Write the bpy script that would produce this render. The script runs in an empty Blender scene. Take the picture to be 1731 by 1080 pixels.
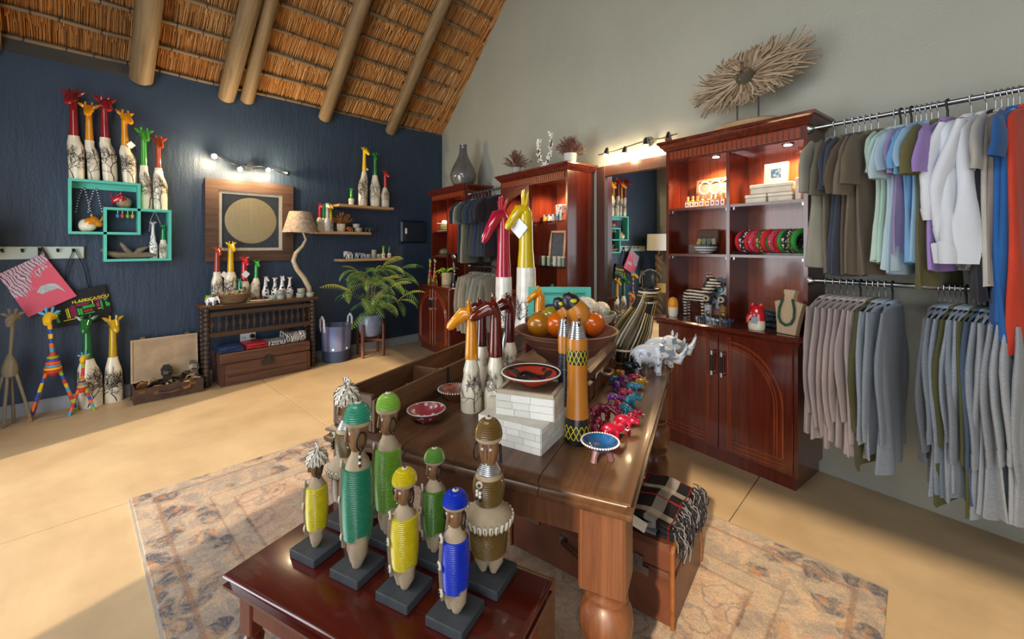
import bpy, bmesh, math, random
from mathutils import Vector, Matrix
random.seed(11)
S = bpy.context.scene
COL = S.collection
PI = math.pi
# ---------------------------------------------------------------- camera
F, CX, HY, H = 715.0, 865.5, 415.0, 1.42          # focal length in px of the 1731 px frame, horizon row, eye height
XD = (0.7223, -0.6915); YD = (0.6915, 0.7223)      # world axes seen from the camera (right, forward)
cam = bpy.data.cameras.new('camera'); camo = bpy.data.objects.new('camera', cam); COL.objects.link(camo)
camo.location = (0, 0, H); camo.rotation_euler = (PI/2, 0, math.asin(0.6915))
cam.sensor_fit = 'HORIZONTAL'; cam.sensor_width = 36; cam.lens = 36*F/1731; cam.shift_y = -(540-HY)/1731
cam.clip_start = 0.02; cam.clip_end = 100
S.camera = camo
# ---------------------------------------------------------------- light and exposure
S.view_settings.view_transform = 'Standard'; S.view_settings.look = 'None'
S.view_settings.exposure = 0.28; S.view_settings.gamma = 1; S.view_settings.use_curve_mapping = False
wd = bpy.data.worlds.new('daylight'); S.world = wd; wd.use_nodes = True
bg = wd.node_tree.nodes['Background']; bg.inputs[0].default_value = (0.80, 0.90, 1.0, 1); bg.inputs[1].default_value = 1.0
def lamp(name, kind, loc, energy, color=(1, 1, 1), direction=None, size=None, size_y=None, spot=None, blend=.6, radius=None):
    l = bpy.data.lights.new(name, kind); o = bpy.data.objects.new(name, l); COL.objects.link(o)
    o.location = loc; l.energy = energy; l.color = color
    if direction is not None: o.rotation_euler = Vector(direction).to_track_quat('-Z', 'Y').to_euler()
    if size: l.shape = 'RECTANGLE'; l.size = size; l.size_y = size_y or size
    if spot: l.spot_size = spot; l.spot_blend = blend
    if radius is not None: l.shadow_soft_size = radius
    return o
sun = lamp('sun', 'SUN', (0, -6, 6), 5.0, (1.0, .80, .54), (-.25, .90, -.55)); sun.data.angle = math.radians(1.6)
# daylight that comes in by the two wide doorways behind the camera
lamp('door_daylight', 'AREA', (-3.1, -1.02, 1.2), 58, (.95, .97, 1.0), (0, 1, 0.05), 2.1, 2.2)
lamp('door_daylight', 'AREA', (0.9, -1.02, 1.2), 24, (.95, .97, 1.0), (-.25, 1, 0.05), 2.0, 2.2)
lamp('high_fill_light', 'AREA', (-1.8, -.95, 3.3), 80, (.96, .98, 1.0), (-.2, 1, -.25), 4.2, .9)  # added soft fill, high up before the closed gable; no window there
# ---------------------------------------------------------------- photo pixel -> place
def _c(r, d): return (r*XD[0]+d*XD[1], r*YD[0]+d*YD[1])
def T(px, py, z=0.0):                     # point on the level plane z
    d = F*(H-z)/(py-HY); x, y = _c((px-CX)/F*d, d); return Vector((x, y, z))
TH = math.radians(9); C0 = Vector((-5.4, 4.05)); U = Vector((math.cos(TH), -math.sin(TH))); N = Vector((-math.sin(TH), -math.cos(TH)))
XL = -5.4; YB = -1.0
def Rp(u, v, z): p = C0+U*u+N*v; return Vector((p.x, p.y, z))          # u along the right wall, v out of it
def Lp(y, v, z): return Vector((XL+v, y, z))                             # y along the left wall, v out of it
def RW(px, py, v=0.0):
    r = Vector(_c((px-CX)/F, 1)); k = ((C0+N*v) @ N)/(r @ N); p = r*k; return (p-C0) @ U, H-(py-HY)*k/F
def LW(px, py, v=0.0):
    r = _c((px-CX)/F, 1); k = (XL+v)/r[0]; return r[1]*k, H-(py-HY)*k/F
def RP(px, py, v=0.0): u, z = RW(px, py, v); return Rp(u, v, z)
def LP(px, py, v=0.0): y, z = LW(px, py, v); return Lp(y, v, z)
def depth(p): return p[0]*XD[1]+p[1]*YD[1]
def mpp(p): return depth(p)/F             # metres per pixel at a point
ROTR = -TH; ROTL = PI/2                   # things are modelled facing -y
# ---------------------------------------------------------------- mesh building
class MB:
    def __init__(s): s.v = []; s.f = []; s.m = []; s.T = Matrix(); s.fixn = False
    def tf(s, loc=(0, 0, 0), rot=(0, 0, 0), sc=(1, 1, 1)):
        from mathutils import Euler
        s.T = Matrix.LocRotScale(Vector(loc), Euler(rot), Vector(sc)); return s
    def add(s, vs, fs, m=0):
        b = len(s.v); s.v += [tuple(s.T @ Vector(p)) for p in vs]; s.f += [tuple(i+b for i in q) for q in fs]; s.m += [m]*len(fs); return s
    def box(s, x0, x1, y0, y1, z0, z1, m=0):
        return s.add([(x, y, z) for z in (z0, z1) for y in (y0, y1) for x in (x0, x1)],
                     [(0, 2, 3, 1), (4, 5, 7, 6), (0, 1, 5, 4), (2, 6, 7, 3), (0, 4, 6, 2), (1, 3, 7, 5)], m)
    def cbox(s, x0, x1, y0, y1, z0, z1, c=.004, m=0):      # box with chamfered edges
        vs = []; 
        for z, i in ((z0, c), (z0+c, 0), (z1-c, 0), (z1, c)):
            X0, X1, Y0, Y1 = x0+i, x1-i, y0+i, y1-i
            vs += [(X0+c, Y0, z), (X1-c, Y0, z), (X1, Y0+c, z), (X1, Y1-c, z), (X1-c, Y1, z), (X0+c, Y1, z), (X0, Y1-c, z), (X0, Y0+c, z)]
        fs = [tuple(range(7, -1, -1)), tuple(range(24, 32))]
        for k in range(3):
            for i in range(8): j = (i+1) % 8; fs.append((k*8+i, k*8+j, k*8+8+j, k*8+8+i))
        return s.add(vs, fs, m)
    def lathe(s, prof, seg=24, m=0, c=(0, 0, 0), sx=1, sy=1, cap=True, mod=None):
        vs = []; fs = []
        for k, (r, z) in enumerate(prof):
            for i in range(seg):
                a = 2*PI*i/seg; q = r*(mod(k, i) if mod else 1)
                vs.append((c[0]+q*sx*math.cos(a), c[1]+q*sy*math.sin(a), c[2]+z))
        n = len(prof)
        for k in range(n-1):
            for i in range(seg):
                j = (i+1) % seg; fs.append((k*seg+i, k*seg+j, (k+1)*seg+j, (k+1)*seg+i))
        if cap: fs += [tuple(range(seg-1, -1, -1)), tuple(range((n-1)*seg, n*seg))]
        return s.add(vs, fs, m)
    def tube(s, path, rad, seg=10, m=0, flat=None, cap=True, up=None, closed=False):
        P = [Vector(p) for p in path]; n = len(P)
        R = rad if isinstance(rad, (list, tuple)) else [rad]*n
        t0 = ((P[1]-P[0])).normalized(); u = Vector(up) if up else (Vector((0, 0, 1)) if abs(t0.z) < .9 else Vector((1, 0, 0)))
        vs = []
        for k in range(n):
            t = (P[(k+1) % n]-P[k-1]) if closed else (P[min(k+1, n-1)]-P[max(k-1, 0)])
            t = t.normalized() if t.length > 1e-9 else t0
            a = u-t*(u @ t)
            a = a.normalized() if a.length > 1e-6 else t.orthogonal().normalized()
            b = t.cross(a); u = a
            fx = flat if flat else 1
            for i in range(seg):
                q = 2*PI*i/seg; vs.append(P[k]+a*(R[k]*math.cos(q))+b*(R[k]*fx*math.sin(q)))
        fs = []
        for k in range(n if closed else n-1):
            l = (k+1) % n
            for i in range(seg): j = (i+1) % seg; fs.append((k*seg+i, k*seg+j, l*seg+j, l*seg+i))
        if cap and not closed: fs += [tuple(range(seg-1, -1, -1)), tuple(range((n-1)*seg, n*seg))]
        return s.add(vs, fs, m)
    def ell(s, c, r, seg=14, rings=8, m=0, rot=None):
        M = Matrix.Identity(3)
        if rot:
            from mathutils import Euler
            M = Euler(rot).to_matrix()
        vs = [Vector(c)+M @ Vector((0, 0, -r[2]))]; 
        for k in range(1, rings):
            a = -PI/2+PI*k/rings
            for i in range(seg):
                q = 2*PI*i/seg; vs.append(Vector(c)+M @ Vector((r[0]*math.cos(a)*math.cos(q), r[1]*math.cos(a)*math.sin(q), r[2]*math.sin(a))))
        vs.append(Vector(c)+M @ Vector((0, 0, r[2]))); e = len(vs)-1; fs = []
        for i in range(seg):
            j = (i+1) % seg; fs.append((0, 1+j, 1+i)); fs.append((e, e-seg+i, e-seg+j))
        for k in range(rings-2):
            for i in range(seg): j = (i+1) % seg; fs.append((1+k*seg+i, 1+k*seg+j, 1+(k+1)*seg+j, 1+(k+1)*seg+i))
        return s.add(vs, fs, m)
    def prism(s, poly, d0, d1, axis='y', m=0):             # poly in the other two axes, extruded along axis
        n = len(poly)
        def P(a, b, d): return {'y': (a, d, b), 'z': (a, b, d), 'x': (d, a, b)}[axis]
        vs = [P(a, b, d0) for a, b in poly]+[P(a, b, d1) for a, b in poly]
        fs = [tuple(range(n)), tuple(range(2*n-1, n-1, -1))]+[(i, i+n, (i+1) % n+n, (i+1) % n) for i in range(n)]
        s.fixn = True
        return s.add(vs, fs, m)
    def frame(s, x0, x1, z0, z1, w, y0, y1, m=0):          # rectangular frame in the xz plane
        s.box(x0, x0+w, y0, y1, z0, z1, m); s.box(x1-w, x1, y0, y1, z0, z1, m)
        s.box(x0+w, x1-w, y0, y1, z0, z0+w, m); return s.box(x0+w, x1-w, y0, y1, z1-w, z1, m)
    def mesh(s, name, mats, smooth=35):
        me = bpy.data.meshes.new(name); me.from_pydata([tuple(p) for p in s.v], [], s.f)
        for x in (mats if isinstance(mats, (list, tuple)) else [mats]): me.materials.append(x)
        if any(s.m): me.polygons.foreach_set('material_index', s.m)
        if smooth:
            me.polygons.foreach_set('use_smooth', [True]*len(me.polygons)); me.set_sharp_from_angle(angle=math.radians(smooth))
        if s.fixn:
            bm = bmesh.new(); bm.from_mesh(me); bmesh.ops.recalc_face_normals(bm, faces=bm.faces); bm.to_mesh(me); bm.free()
        me.update(); return me
    def build(s, name, mats, parent=None, loc=(0, 0, 0), rot=(0, 0, 0), smooth=35, fuse=None):
        o = bpy.data.objects.new(name, s.mesh(name, mats, smooth)); COL.objects.link(o); o.location = loc; o.rotation_euler = rot
        if parent: o.parent = parent
        if fuse:
            r = o.modifiers.new('fuse', 'REMESH'); r.mode = 'VOXEL'; r.voxel_size = fuse; r.use_smooth_shade = True
            q = o.modifiers.new('soft', 'SMOOTH'); q.iterations = 4; q.factor = .5
        return o
def tag(o, label, cat, group=None, kind=None):
    o['label'] = label
    if cat: o['category'] = cat
    if group: o['group'] = group
    if kind: o['kind'] = kind
    return o
def thing(name, label, cat, loc=(0, 0, 0), rotz=0, group=None, sc=1, rot=None):
    o = bpy.data.objects.new(name, None); COL.objects.link(o); o.location = loc
    o.rotation_euler = rot if rot else (0, 0, rotz); o.scale = (sc, sc, sc); o.empty_display_size = .05
    return tag(o, label, cat, group)
def struct(o): o['kind'] = 'structure'; return o
def link(name, me, parent=None, loc=(0, 0, 0), rot=(0, 0, 0), sc=(1, 1, 1)):     # a piece that shares mesh data
    o = bpy.data.objects.new(name, me); COL.objects.link(o); o.location = loc; o.rotation_euler = rot; o.scale = sc
    if parent: o.parent = parent
    return o
def copy_tree(o, parent=None):
    c = o.copy(); COL.objects.link(c)
    if parent: c.parent = parent
    for ch in list(o.children): copy_tree(ch, c)
    return c
ORD = ['first', 'second', 'third', 'fourth', 'fifth', 'sixth', 'seventh', 'eighth', 'ninth', 'tenth', 'eleventh', 'twelfth', 'thirteenth', 'fourteenth', 'fifteenth', 'sixteenth', 'seventeenth', 'eighteenth']
# ---------------------------------------------------------------- materials
def hexc(h):
    h = h.lstrip('#'); c = [int(h[i:i+2], 16)/255 for i in (0, 2, 4)]
    return tuple((x/12.92 if x < .04045 else ((x+.055)/1.055)**2.4) for x in c)
MATS = {}
class NT:
    def __init__(s, name):
        s.mat = bpy.data.materials.new(name); s.mat.use_nodes = True; s.t = s.mat.node_tree; s.n = s.t.nodes
        s.p = s.n['Principled BSDF']; s.co = s.n.new('ShaderNodeTexCoord')
    def node(s, k, **kw):
        o = s.n.new('ShaderNode'+k)
        for a, b in kw.items():
            if a.startswith('i_'): o.inputs[a[2:].replace('_', ' ')].default_value = b
            else: setattr(o, a, b)
        return o
    def l(s, a, b): s.t.links.new(a, b)
    def mapping(s, sc=(1, 1, 1), rot=(0, 0, 0), co='Object'):
        m = s.node('Mapping'); m.inputs['Scale'].default_value = sc; m.inputs['Rotation'].default_value = rot; s.l(s.co.outputs[co], m.inputs[0]); return m.outputs[0]
    def noise(s, scale, detail=4, vec=None, rough=.55, dist=0):
        o = s.node('TexNoise'); o.inputs['Scale'].default_value = scale; o.inputs['Detail'].default_value = detail; o.inputs['Roughness'].default_value = rough; o.inputs['Distortion'].default_value = dist
        s.l(vec if vec else s.co.outputs['Object'], o.inputs['Vector']); return o.outputs['Fac']
    def voro(s, scale, vec=None, feature='F1', out='Distance', rand=1):
        o = s.node('TexVoronoi'); o.feature = feature; o.inputs['Scale'].default_value = scale; o.inputs['Randomness'].default_value = rand
        s.l(vec if vec else s.co.outputs['Object'], o.inputs['Vector']); return o.outputs[out]
    def ramp(s, fac, stops, interp='LINEAR'):
        o = s.node('ValToRGB'); r = o.color_ramp; r.interpolation = interp
        while len(r.elements) < len(stops): r.elements.new(.5)
        for e, (p, c) in zip(r.elements, stops): e.position = p; e.color = (*c, 1) if len(c) == 3 else c
        s.l(fac, o.inputs[0]); return o.outputs[0]
    def mix(s, fac, a, b, mode='MIX'):
        o = s.node('Mix', data_type='RGBA', blend_type=mode)
        for i, x in ((0, fac), (6, a), (7, b)):
            if isinstance(x, (int, float)): o.inputs[i].default_value = x
            elif isinstance(x, tuple): o.inputs[i].default_value = (*x, 1) if len(x) == 3 else x
            else: s.l(x, o.inputs[i])
        return o.outputs[2]
    def math(s, op, a, b=None):
        o = s.node('Math', operation=op)
        for i, x in enumerate((a, b)):
            if x is None: continue
            if isinstance(x, (int, float)): o.inputs[i].default_value = x
            else: s.l(x, o.inputs[i])
        return o.outputs[0]
    def sep(s, vec=None):
        o = s.node('SeparateXYZ'); s.l(vec if vec else s.co.outputs['Object'], o.inputs[0]); return o.outputs
    def bump(s, fac, strength=.3, dist=.01):
        o = s.node('Bump'); o.inputs['Strength'].default_value = strength; o.inputs['Distance'].default_value = dist; s.l(fac, o.inputs['Height']); s.l(o.outputs[0], s.p.inputs['Normal'])
    def done(s, col=None, rough=.5, metal=0, coat=0, spec=.5, sheen=0):
        if col is not None:
            if isinstance(col, tuple): s.p.inputs['Base Color'].default_value = (*col, 1)
            else: s.l(col, s.p.inputs['Base Color'])
        s.p.inputs['Roughness'].default_value = rough; s.p.inputs['Metallic'].default_value = metal
        s.p.inputs['Coat Weight'].default_value = coat; s.p.inputs['Coat Roughness'].default_value = .08; s.p.inputs['Specular IOR Level'].default_value = spec
        if sheen: s.p.inputs['Sheen Weight'].default_value = sheen
        return s.mat
def plain(h, rough=.5, metal=0, coat=0, var=.12, vs=12, bump=0, bs=80, sheen=0):
    k = ('p', h, rough, metal, coat, var, vs, bump, bs)
    if k in MATS: return MATS[k]
    n = NT('colour_'+h.strip('#')); c = hexc(h)
    f = n.noise(vs, 3); col = n.ramp(f, [(.3, tuple(x*(1-var) for x in c)), (.7, tuple(min(1, x*(1+var)) for x in c))])
    if bump: n.bump(n.noise(bs, 3), bump, .004)
    MATS[k] = n.done(col, rough, metal, coat, sheen=sheen); return MATS[k]
def wood(h1, h2, rough=.35, scale=1, axis=0, coat=0, bump=.08):
    k = ('w', h1, h2, rough, scale, axis, coat)
    if k in MATS: return MATS[k]
    n = NT('wood_'+h1.strip('#')); sc = [26*scale]*3; sc[axis] = 1.6*scale
    v = n.mapping(tuple(sc)); f = n.noise(1, 6, v, .6, 1.2); f2 = n.noise(3*scale, 3)
    col = n.mix(n.ramp(f, [(.28, (0, 0, 0)), (.72, (1, 1, 1))]), hexc(h1), hexc(h2)); col = n.mix(n.math('MULTIPLY', f2, .35), col, hexc(h1), 'MIX')
    n.bump(f, bump, .003); MATS[k] = n.done(col, rough, 0, coat); return MATS[k]
def cloth(h, var=.10, melange=0, rough=.9, gain=1.0):
    k = ('c', h, var, melange, gain)
    if k in MATS: return MATS[k]
    n = NT('cloth_'+h.strip('#')); c = tuple(min(.9, x*gain) for x in hexc(h))
    v = n.mapping((60, 60, 420)) if melange else n.mapping((14, 14, 5))
    f = n.noise(1, 3, v); col = n.ramp(f, [(.3, tuple(x*(1-max(var, melange)) for x in c)), (.7, tuple(min(1, x*(1+max(var, melange))) for x in c))])
    n.bump(n.noise(7, 3), .18, .02); MATS[k] = n.done(col, rough, sheen=.15, spec=.2); return MATS[k]
STEEL = plain('#a4a7ab', .26, 1, var=.04); DARKSTEEL = plain('#4a4a4c', .4, .9); BRASS = plain('#8a7a5c', .4, 1); BLACK = plain('#141416', .45); WHITE = plain('#efefeb', .5, var=.03)
CREAM = plain('#e3dac2', .28, 0, .5, var=.08, vs=9)
TREEPAINT = plain('#241a14', .45)
MAHOG = wood('#45160e', '#6c291a', .2, 1, 2, .45); MAHOG_L = wood('#702c17', '#9e4c28', .22, 1, 2, .4)
def glass_mat():
    n = NT('clear_glass'); p = n.p; p.inputs['Transmission Weight'].default_value = 1; p.inputs['Roughness'].default_value = .02; p.inputs['IOR'].default_value = 1.1
    p.inputs['Base Color'].default_value = (.96, .98, .98, 1); return n.mat
GLASS = glass_mat()
def glow(h, strength):
    n = NT('glow_'+h.strip('#')); n.p.inputs['Emission Color'].default_value = (*hexc(h), 1); n.p.inputs['Emission Strength'].default_value = strength; return n.done(hexc(h), .5)
# ---------------------------------------------------------------- the room
def plaster(name, h, var, bumps):
    n = NT(name); c = hexc(h); f = n.noise(1.3, 5); col = n.ramp(f, [(.3, tuple(x*(1-var) for x in c)), (.7, tuple(x*(1+var) for x in c))])
    v = n.mapping((16, 16, 3)); g = n.noise(1, 6, v, .65); h2 = n.noise(60, 2); n.bump(n.math('ADD', g, n.math('MULTIPLY', h2, .3)), bumps, .02); return n.done(col, .5, spec=.4)
NAVY = plaster('navy_plaster', '#2c3c50', .14, .45); BEIGE = plaster('beige_plaster', '#9fa094', .06, .25)
ROOFZ = 3.12; SLOPE = .8
def roofz(x): return ROOFZ+SLOPE*(x-XL)
XR, XS = -1.2, 2.4            # ridge line, right side wall
struct(MB().box(XR-.3, XR+.3, YB-.3, 4.3, roofz(XR)-.02, roofz(XR)+.3).build('ceiling_ridge', plain('#4a341e', .8)))
# left wall (navy): a slab behind the plaster face
m = MB().box(XL-.25, XL, YB, 4.3, 0, ROOFZ+.12); struct(m.build('wall_left', NAVY))
# right wall, a gable that follows the roof
uR = (XR-XL)/U.x; uE = (XS+.1-XL)/U.x
m = MB().prism([(0, 0), (uE, 0), (uE, roofz(XR)-SLOPE*(XS-XR)), (uR, roofz(XR)+.05), (0, ROOFZ+.03)], 0, .25, 'y')
struct(m.build('wall_right', BEIGE, loc=Rp(0, 0, 0), rot=(0, 0, ROTR)))
# back wall behind the camera: two door openings under a closed gable
m = MB()
for x0, x1, z0, z1 in ((XL, -4.2, 0, 2.4), (-2.0, -.15, 0, 2.4), (2.0, XS, 0, 2.4)):
    m.box(x0, x1, YB-.22, YB, z0, z1)
m.prism([(XL, 2.4), (XS, 2.4), (XS, roofz(XR)-SLOPE*(XS-XR)), (XR, roofz(XR)+.03), (XL, ROOFZ+.03)], YB-.22, YB, 'y')
struct(m.build('wall_back', BEIGE))
m = MB().box(XS, XS+.2, YB-.2, 3.4, 0, 3.75); struct(m.build('wall_side', BEIGE))
# skirting board along the navy wall
m = MB().box(XL, XL+.018, YB, 3.98, 0, .095); m.box(XL, XL+.012, YB, 3.98, .095, .105)
struct(m.build('baseboard_left', plain('#8f9499', .6)))
# floor: screed slabs with saw-cut joints between them
def floor_mat():
    n = NT('tinted_screed'); f = n.noise(.55, 6, None, .62, .6); g = n.noise(3.2, 5, None, .6); c = n.ramp(f, [(.3, hexc('#9c8768')), (.5, hexc('#b39a78')), (.7, hexc('#c0aa88'))])
    c = n.mix(n.math('MULTIPLY', n.ramp(g, [(.4, (0, 0, 0)), (.75, (1, 1, 1))]), .35), c, hexc('#8a7052')); n.bump(n.noise(14, 4), .04, .004); return n.done(c, .42, spec=.45)
SCREED = floor_mat()
fl = struct(MB().box(XL-.2, XS+.2, YB-.2, 4.4, -.12, -.012).build('floor', plain('#3a322a', .9)))
xs = [XL-.2, -3.15, -.70, XS+.2]; ys = [YB-.2, 1.40, 4.4]
for i in range(3):
    for j in range(2):
        MB().cbox(xs[i]+.003, xs[i+1]-.003, ys[j]+.003, ys[j+1]-.003, -.03, 0, .0015).build('floor_slab', SCREED, fl)
# thatched roof
def reed_mat():
    n = NT('thatch_reed'); a = n.node('Attribute', attribute_name='shade'); v = n.mapping((3, 120, 3)); f = n.noise(1, 3, v)
    c = n.ramp(a.outputs['Fac'], [(0, hexc('#74522e')), (.3, hexc('#aa7c4a')), (.6, hexc('#c29762')), (1, hexc('#d8b888'))]); big = n.noise(1.7, 2)
    c = n.mix(n.math('MULTIPLY', f, .4), c, hexc('#7a4c22')); c = n.mix(n.ramp(big, [(.35, (0, 0, 0)), (.65, (.5, .5, .5))]), c, hexc('#b8762e')); return n.done(c, .75, spec=.2)
REED = reed_mat()
SL = math.hypot(1, SLOPE); DX, DZ = 1/SL, SLOPE/SL
ang = math.atan(SLOPE)
# local frame of the left slope: x up the slope, y along the eaves, z into the room (down-facing normal is -z)
ceil = struct(MB().box(0, (XR-XL)*SL, YB-.3, 4.35, .05, .16).build('ceiling', wood('#5a3c1e', '#7a5228', .8), loc=(XL, 0, ROOFZ), rot=(0, -ang, 0)))
m2 = MB().box(0, 4.9, YB-.3, 3.9, .05, .16); struct(m2.build('ceiling_far_slope', wood('#5a3c1e', '#7a5228', .8), loc=(XR, 0, roofz(XR)), rot=(0, ang, 0)))
def reeds():
    v = []; f = []; sh = []; rnd = random.Random(3); row = .268
    for k in range(17):
        y = YB-.2
        while y < 4.15+.13*0:
            w = rnd.uniform(.006, .011); L = row*rnd.uniform(1.1, 1.6); x0 = k*row-.05+rnd.uniform(-.06, .04); z = .05-rnd.uniform(0, .022); s = rnd.gauss(.5, .25); b = len(v); t = rnd.uniform(-.010, .010)
            for xx, dz in ((x0, -.012), (x0+L, 0)):
                yy = y+(t if xx > x0 else 0); v += [(xx, yy, z+.012+dz), (xx, yy+w/2, z+dz), (xx, yy+w, z+.012+dz)]
            f += [(b, b+1, b+4, b+3), (b+1, b+2, b+5, b+4), (b, b+2, b+1)]; sh += [max(0, min(1, s))]*6
            y += w*rnd.uniform(.75, .95)
    me = bpy.data.meshes.new('thatch_reeds'); me.from_pydata(v, [], f); me.materials.append(REED)
    at = me.attributes.new('shade', 'FLOAT', 'POINT'); at.data.foreach_set('value', sh); return me
ro = link('thatch_reeds', reeds(), ceil); ro['kind'] = 'stuff'
LATH = wood('#5c4c38', '#86765c', .7, 1, 1); POLE = wood('#5a4830', '#8e7652', .65, .8, 0, bump=.6); TIE = plain('#2a2019', .8)
row = .268
for k in range(16):
    rnd = random.Random(k); pts = [(k*row+.02+rnd.uniform(-.008, .008), y, .010+rnd.uniform(-.006, .006)) for y in [YB-.2+.35*i for i in range(15)]]
    lo = MB().tube(pts, [.017+rnd.uniform(-.003, .003) for _ in pts], 8).build('batten', LATH, ceil)
    mb = MB(); y = YB+rnd.uniform(0, .2)
    while y < 4.0:
        a, b = pts[0], pts[-1]; i = min(13, max(0, int((y-(YB-.2))/.35))); t = (y-pts[i][1])/.35; x = pts[i][0]*(1-t)+pts[i+1][0]*t; z = pts[i][2]*(1-t)+pts[i+1][2]*t
        mb.tube([(x+.021*math.cos(q), y+rnd.uniform(-.004, .004), z+.021*math.sin(q)) for q in [2*PI*j/7 for j in range(7)]], .004, 5, closed=True); y += rnd.uniform(.14, .26)
    mb.build('binding', TIE, lo)
def rafter(y0, y1, r, tilt=0, x0=-.04, drop=0):
    n = 12; L = 5.1; rnd = random.Random(int(y0*100)); pts = [(x0+L*i/n, y0+(y1-y0)*i/n, -.012-r-drop+rnd.uniform(-.008, .008)) for i in range(n+1)]
    rad = [r*rnd.uniform(.94, 1.05) for _ in pts]; pts = [(x0-.035, y0, pts[0][2]), (x0-.02, y0, pts[0][2])]+pts; rad = [r*.3, r*.75]+rad
    MB().tube(pts, rad, 16).build('rafter_pole', POLE, ceil)
rafter(-.47, -.47, .088); rafter(.47, .47, .090); rafter(1.16, 1.18, .083, drop=.02); rafter(1.36, 1.22, .066); rafter(2.21, 1.9, .078); rafter(3.13, 2.65, .075)
# board with wall plate between wall top and thatch at the near end
struct(MB().box(XL-.01, XL+.012, YB, .45, ROOFZ-.10, ROOFZ+.02).build('trim_1', plain('#3a3632', .8)))
# ---------------------------------------------------------------- ceramic giraffes
def glaze(h): return plain(h, .16, 0, .8, var=.06, vs=6)
def lerp_tab(tab, t):
    for (a, x), (b, y) in zip(tab, tab[1:]):
        if t <= b: return x+(y-x)*(t-a)/(b-a) if b > a else y
    return tab[-1][1]
def giraffe(label, loc, rotz, Ht, col, split=.56, r=.08, neck=.036, lean=0.0, group=None, hs=1.0, body=None, seed=1, card=None, droop=.5, bulge=1.06, tree=True, yaw=0.0, name='ceramic_giraffe', base=None, trees=3, tz0=0.0, horn=1.0):
    rnd = random.Random(seed); g = thing(name, label, 'giraffe figurine', loc, rotz, group); bm = body or CREAM; gm = glaze(col)
    base = base or r
    tab = [(0, base*.96), (.16, base), (.33, r*bulge), (.40, r*.97), (.47, r*.72), (split, neck*1.25), (.75, neck), (.88, neck*.92)]
    ltab = [(0, 0), (.35, .25*lean), (.45, .8*lean), (1, lean)]
    R = lambda t: lerp_tab(tab, t)*Ht
    X = lambda t: lerp_tab(ltab, t)*Ht
    ts = [split*i/14 for i in range(15)]
    def ring(ts, seg=20, sy=.72):
        q = MB(); vs = []
        for t in ts:
            for i in range(seg): a = 2*PI*i/seg; vs.append((X(t)+R(t)*math.cos(a), R(t)*sy*math.sin(a), t*Ht))
        fs = []
        n = len(ts)
        for k in range(n-1):
            for i in range(seg): j = (i+1) % seg; fs.append((k*seg+i, k*seg+j, (k+1)*seg+j, (k+1)*seg+i))
        fs += [tuple(range(seg-1, -1, -1)), tuple(range((n-1)*seg, n*seg))]
        return q.add(vs, fs)
    ring(ts).build('body', bm, g)
    if tree:
        def surf(z, a, lift=.0012):
            t = min(split, max(0, z/Ht)); ra = R(t); ang = a
            return (X(t)+(ra+lift)*math.cos(ang), (ra*.72+lift)*math.sin(ang), t*Ht)
        Rm = r*Ht
        def s3(z, arc): return surf(z, arc/Rm)
        mbt = paint_tree_arc(s3, rnd, .0*Ht, split*.93*Ht, Rm, .0098*Ht*min(1, .55/Ht+.35), trees, tz0)
        mbt.build('painted_tree', TREEPAINT, g)
    # neck and head, one glazed piece
    hl = .105*Ht*hs; top = .90*Ht; tt = [split+(.90-split)*i/6 for i in range(7)]
    path = [(X(t), 0, t*Ht) for t in tt]; rad = [R(t)*.9 for t in tt]; rad[0] = R(split)*.86
    cy, sy = math.cos(yaw), math.sin(yaw)
    def hp(f, up): return (X(.9)+f*sy, -f*cy, top+up)
    path += [hp(.10*hl, .22*hl), hp(.42*hl, .30*hl-.1*droop*hl), hp(.85*hl, .12*hl-.45*droop*hl), hp(1.15*hl, -.02*hl-.75*droop*hl), hp(1.28*hl, -.08*hl-.85*droop*hl)]
    rad += [.40*hl, .40*hl, .29*hl, .25*hl, .12*hl]
    nk = MB().tube(path, rad, 14, up=(sy, -cy, 0)).build('neck', gm, g)
    for s in (-1, 1):
        c = hp(.08*hl, .42*hl); ex, ey = s*cy*.45*hl, s*sy*.45*hl
        MB().tube([(c[0]+ex*f, c[1]+ey*f, c[2]+z*hl) for f, z in ((.3, -.05), (.8*horn**.4, .12*horn), (1.25*horn**.4, .30*horn), (1.7*horn**.4, .42*horn))], [.09*hl, .17*hl, .13*hl, .02*hl], 8, flat=.5).build('ear', gm, g)
        c = hp(.16*hl, .5*hl); ex, ey = s*cy*.2*hl, s*sy*.2*hl
        MB().tube([(c[0]+ex, c[1]+ey, c[2]-.02*hl), (c[0]+ex*1.1, c[1]+ey*1.1, c[2]+.25*hl*horn), (c[0]+ex*1.15, c[1]+ey*1.15, c[2]+.40*hl*horn), (c[0]+ex*1.15, c[1]+ey*1.15, c[2]+.5*hl*horn)], [.085*hl, .07*hl, .095*hl, .04*hl], 8).build('horn', gm, g)
    if card:
        cz, cx, sz = card
        q = MB().box(-sz/2, sz/2, -.0008, .0008, -sz/2, sz/2).build('price_tag', plain('#e9edf2', .6, var=.02), g, (X(cz)+cx, -R(cz)*.9-.006, cz*Ht), (0, .75, 0))
    return g
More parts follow.
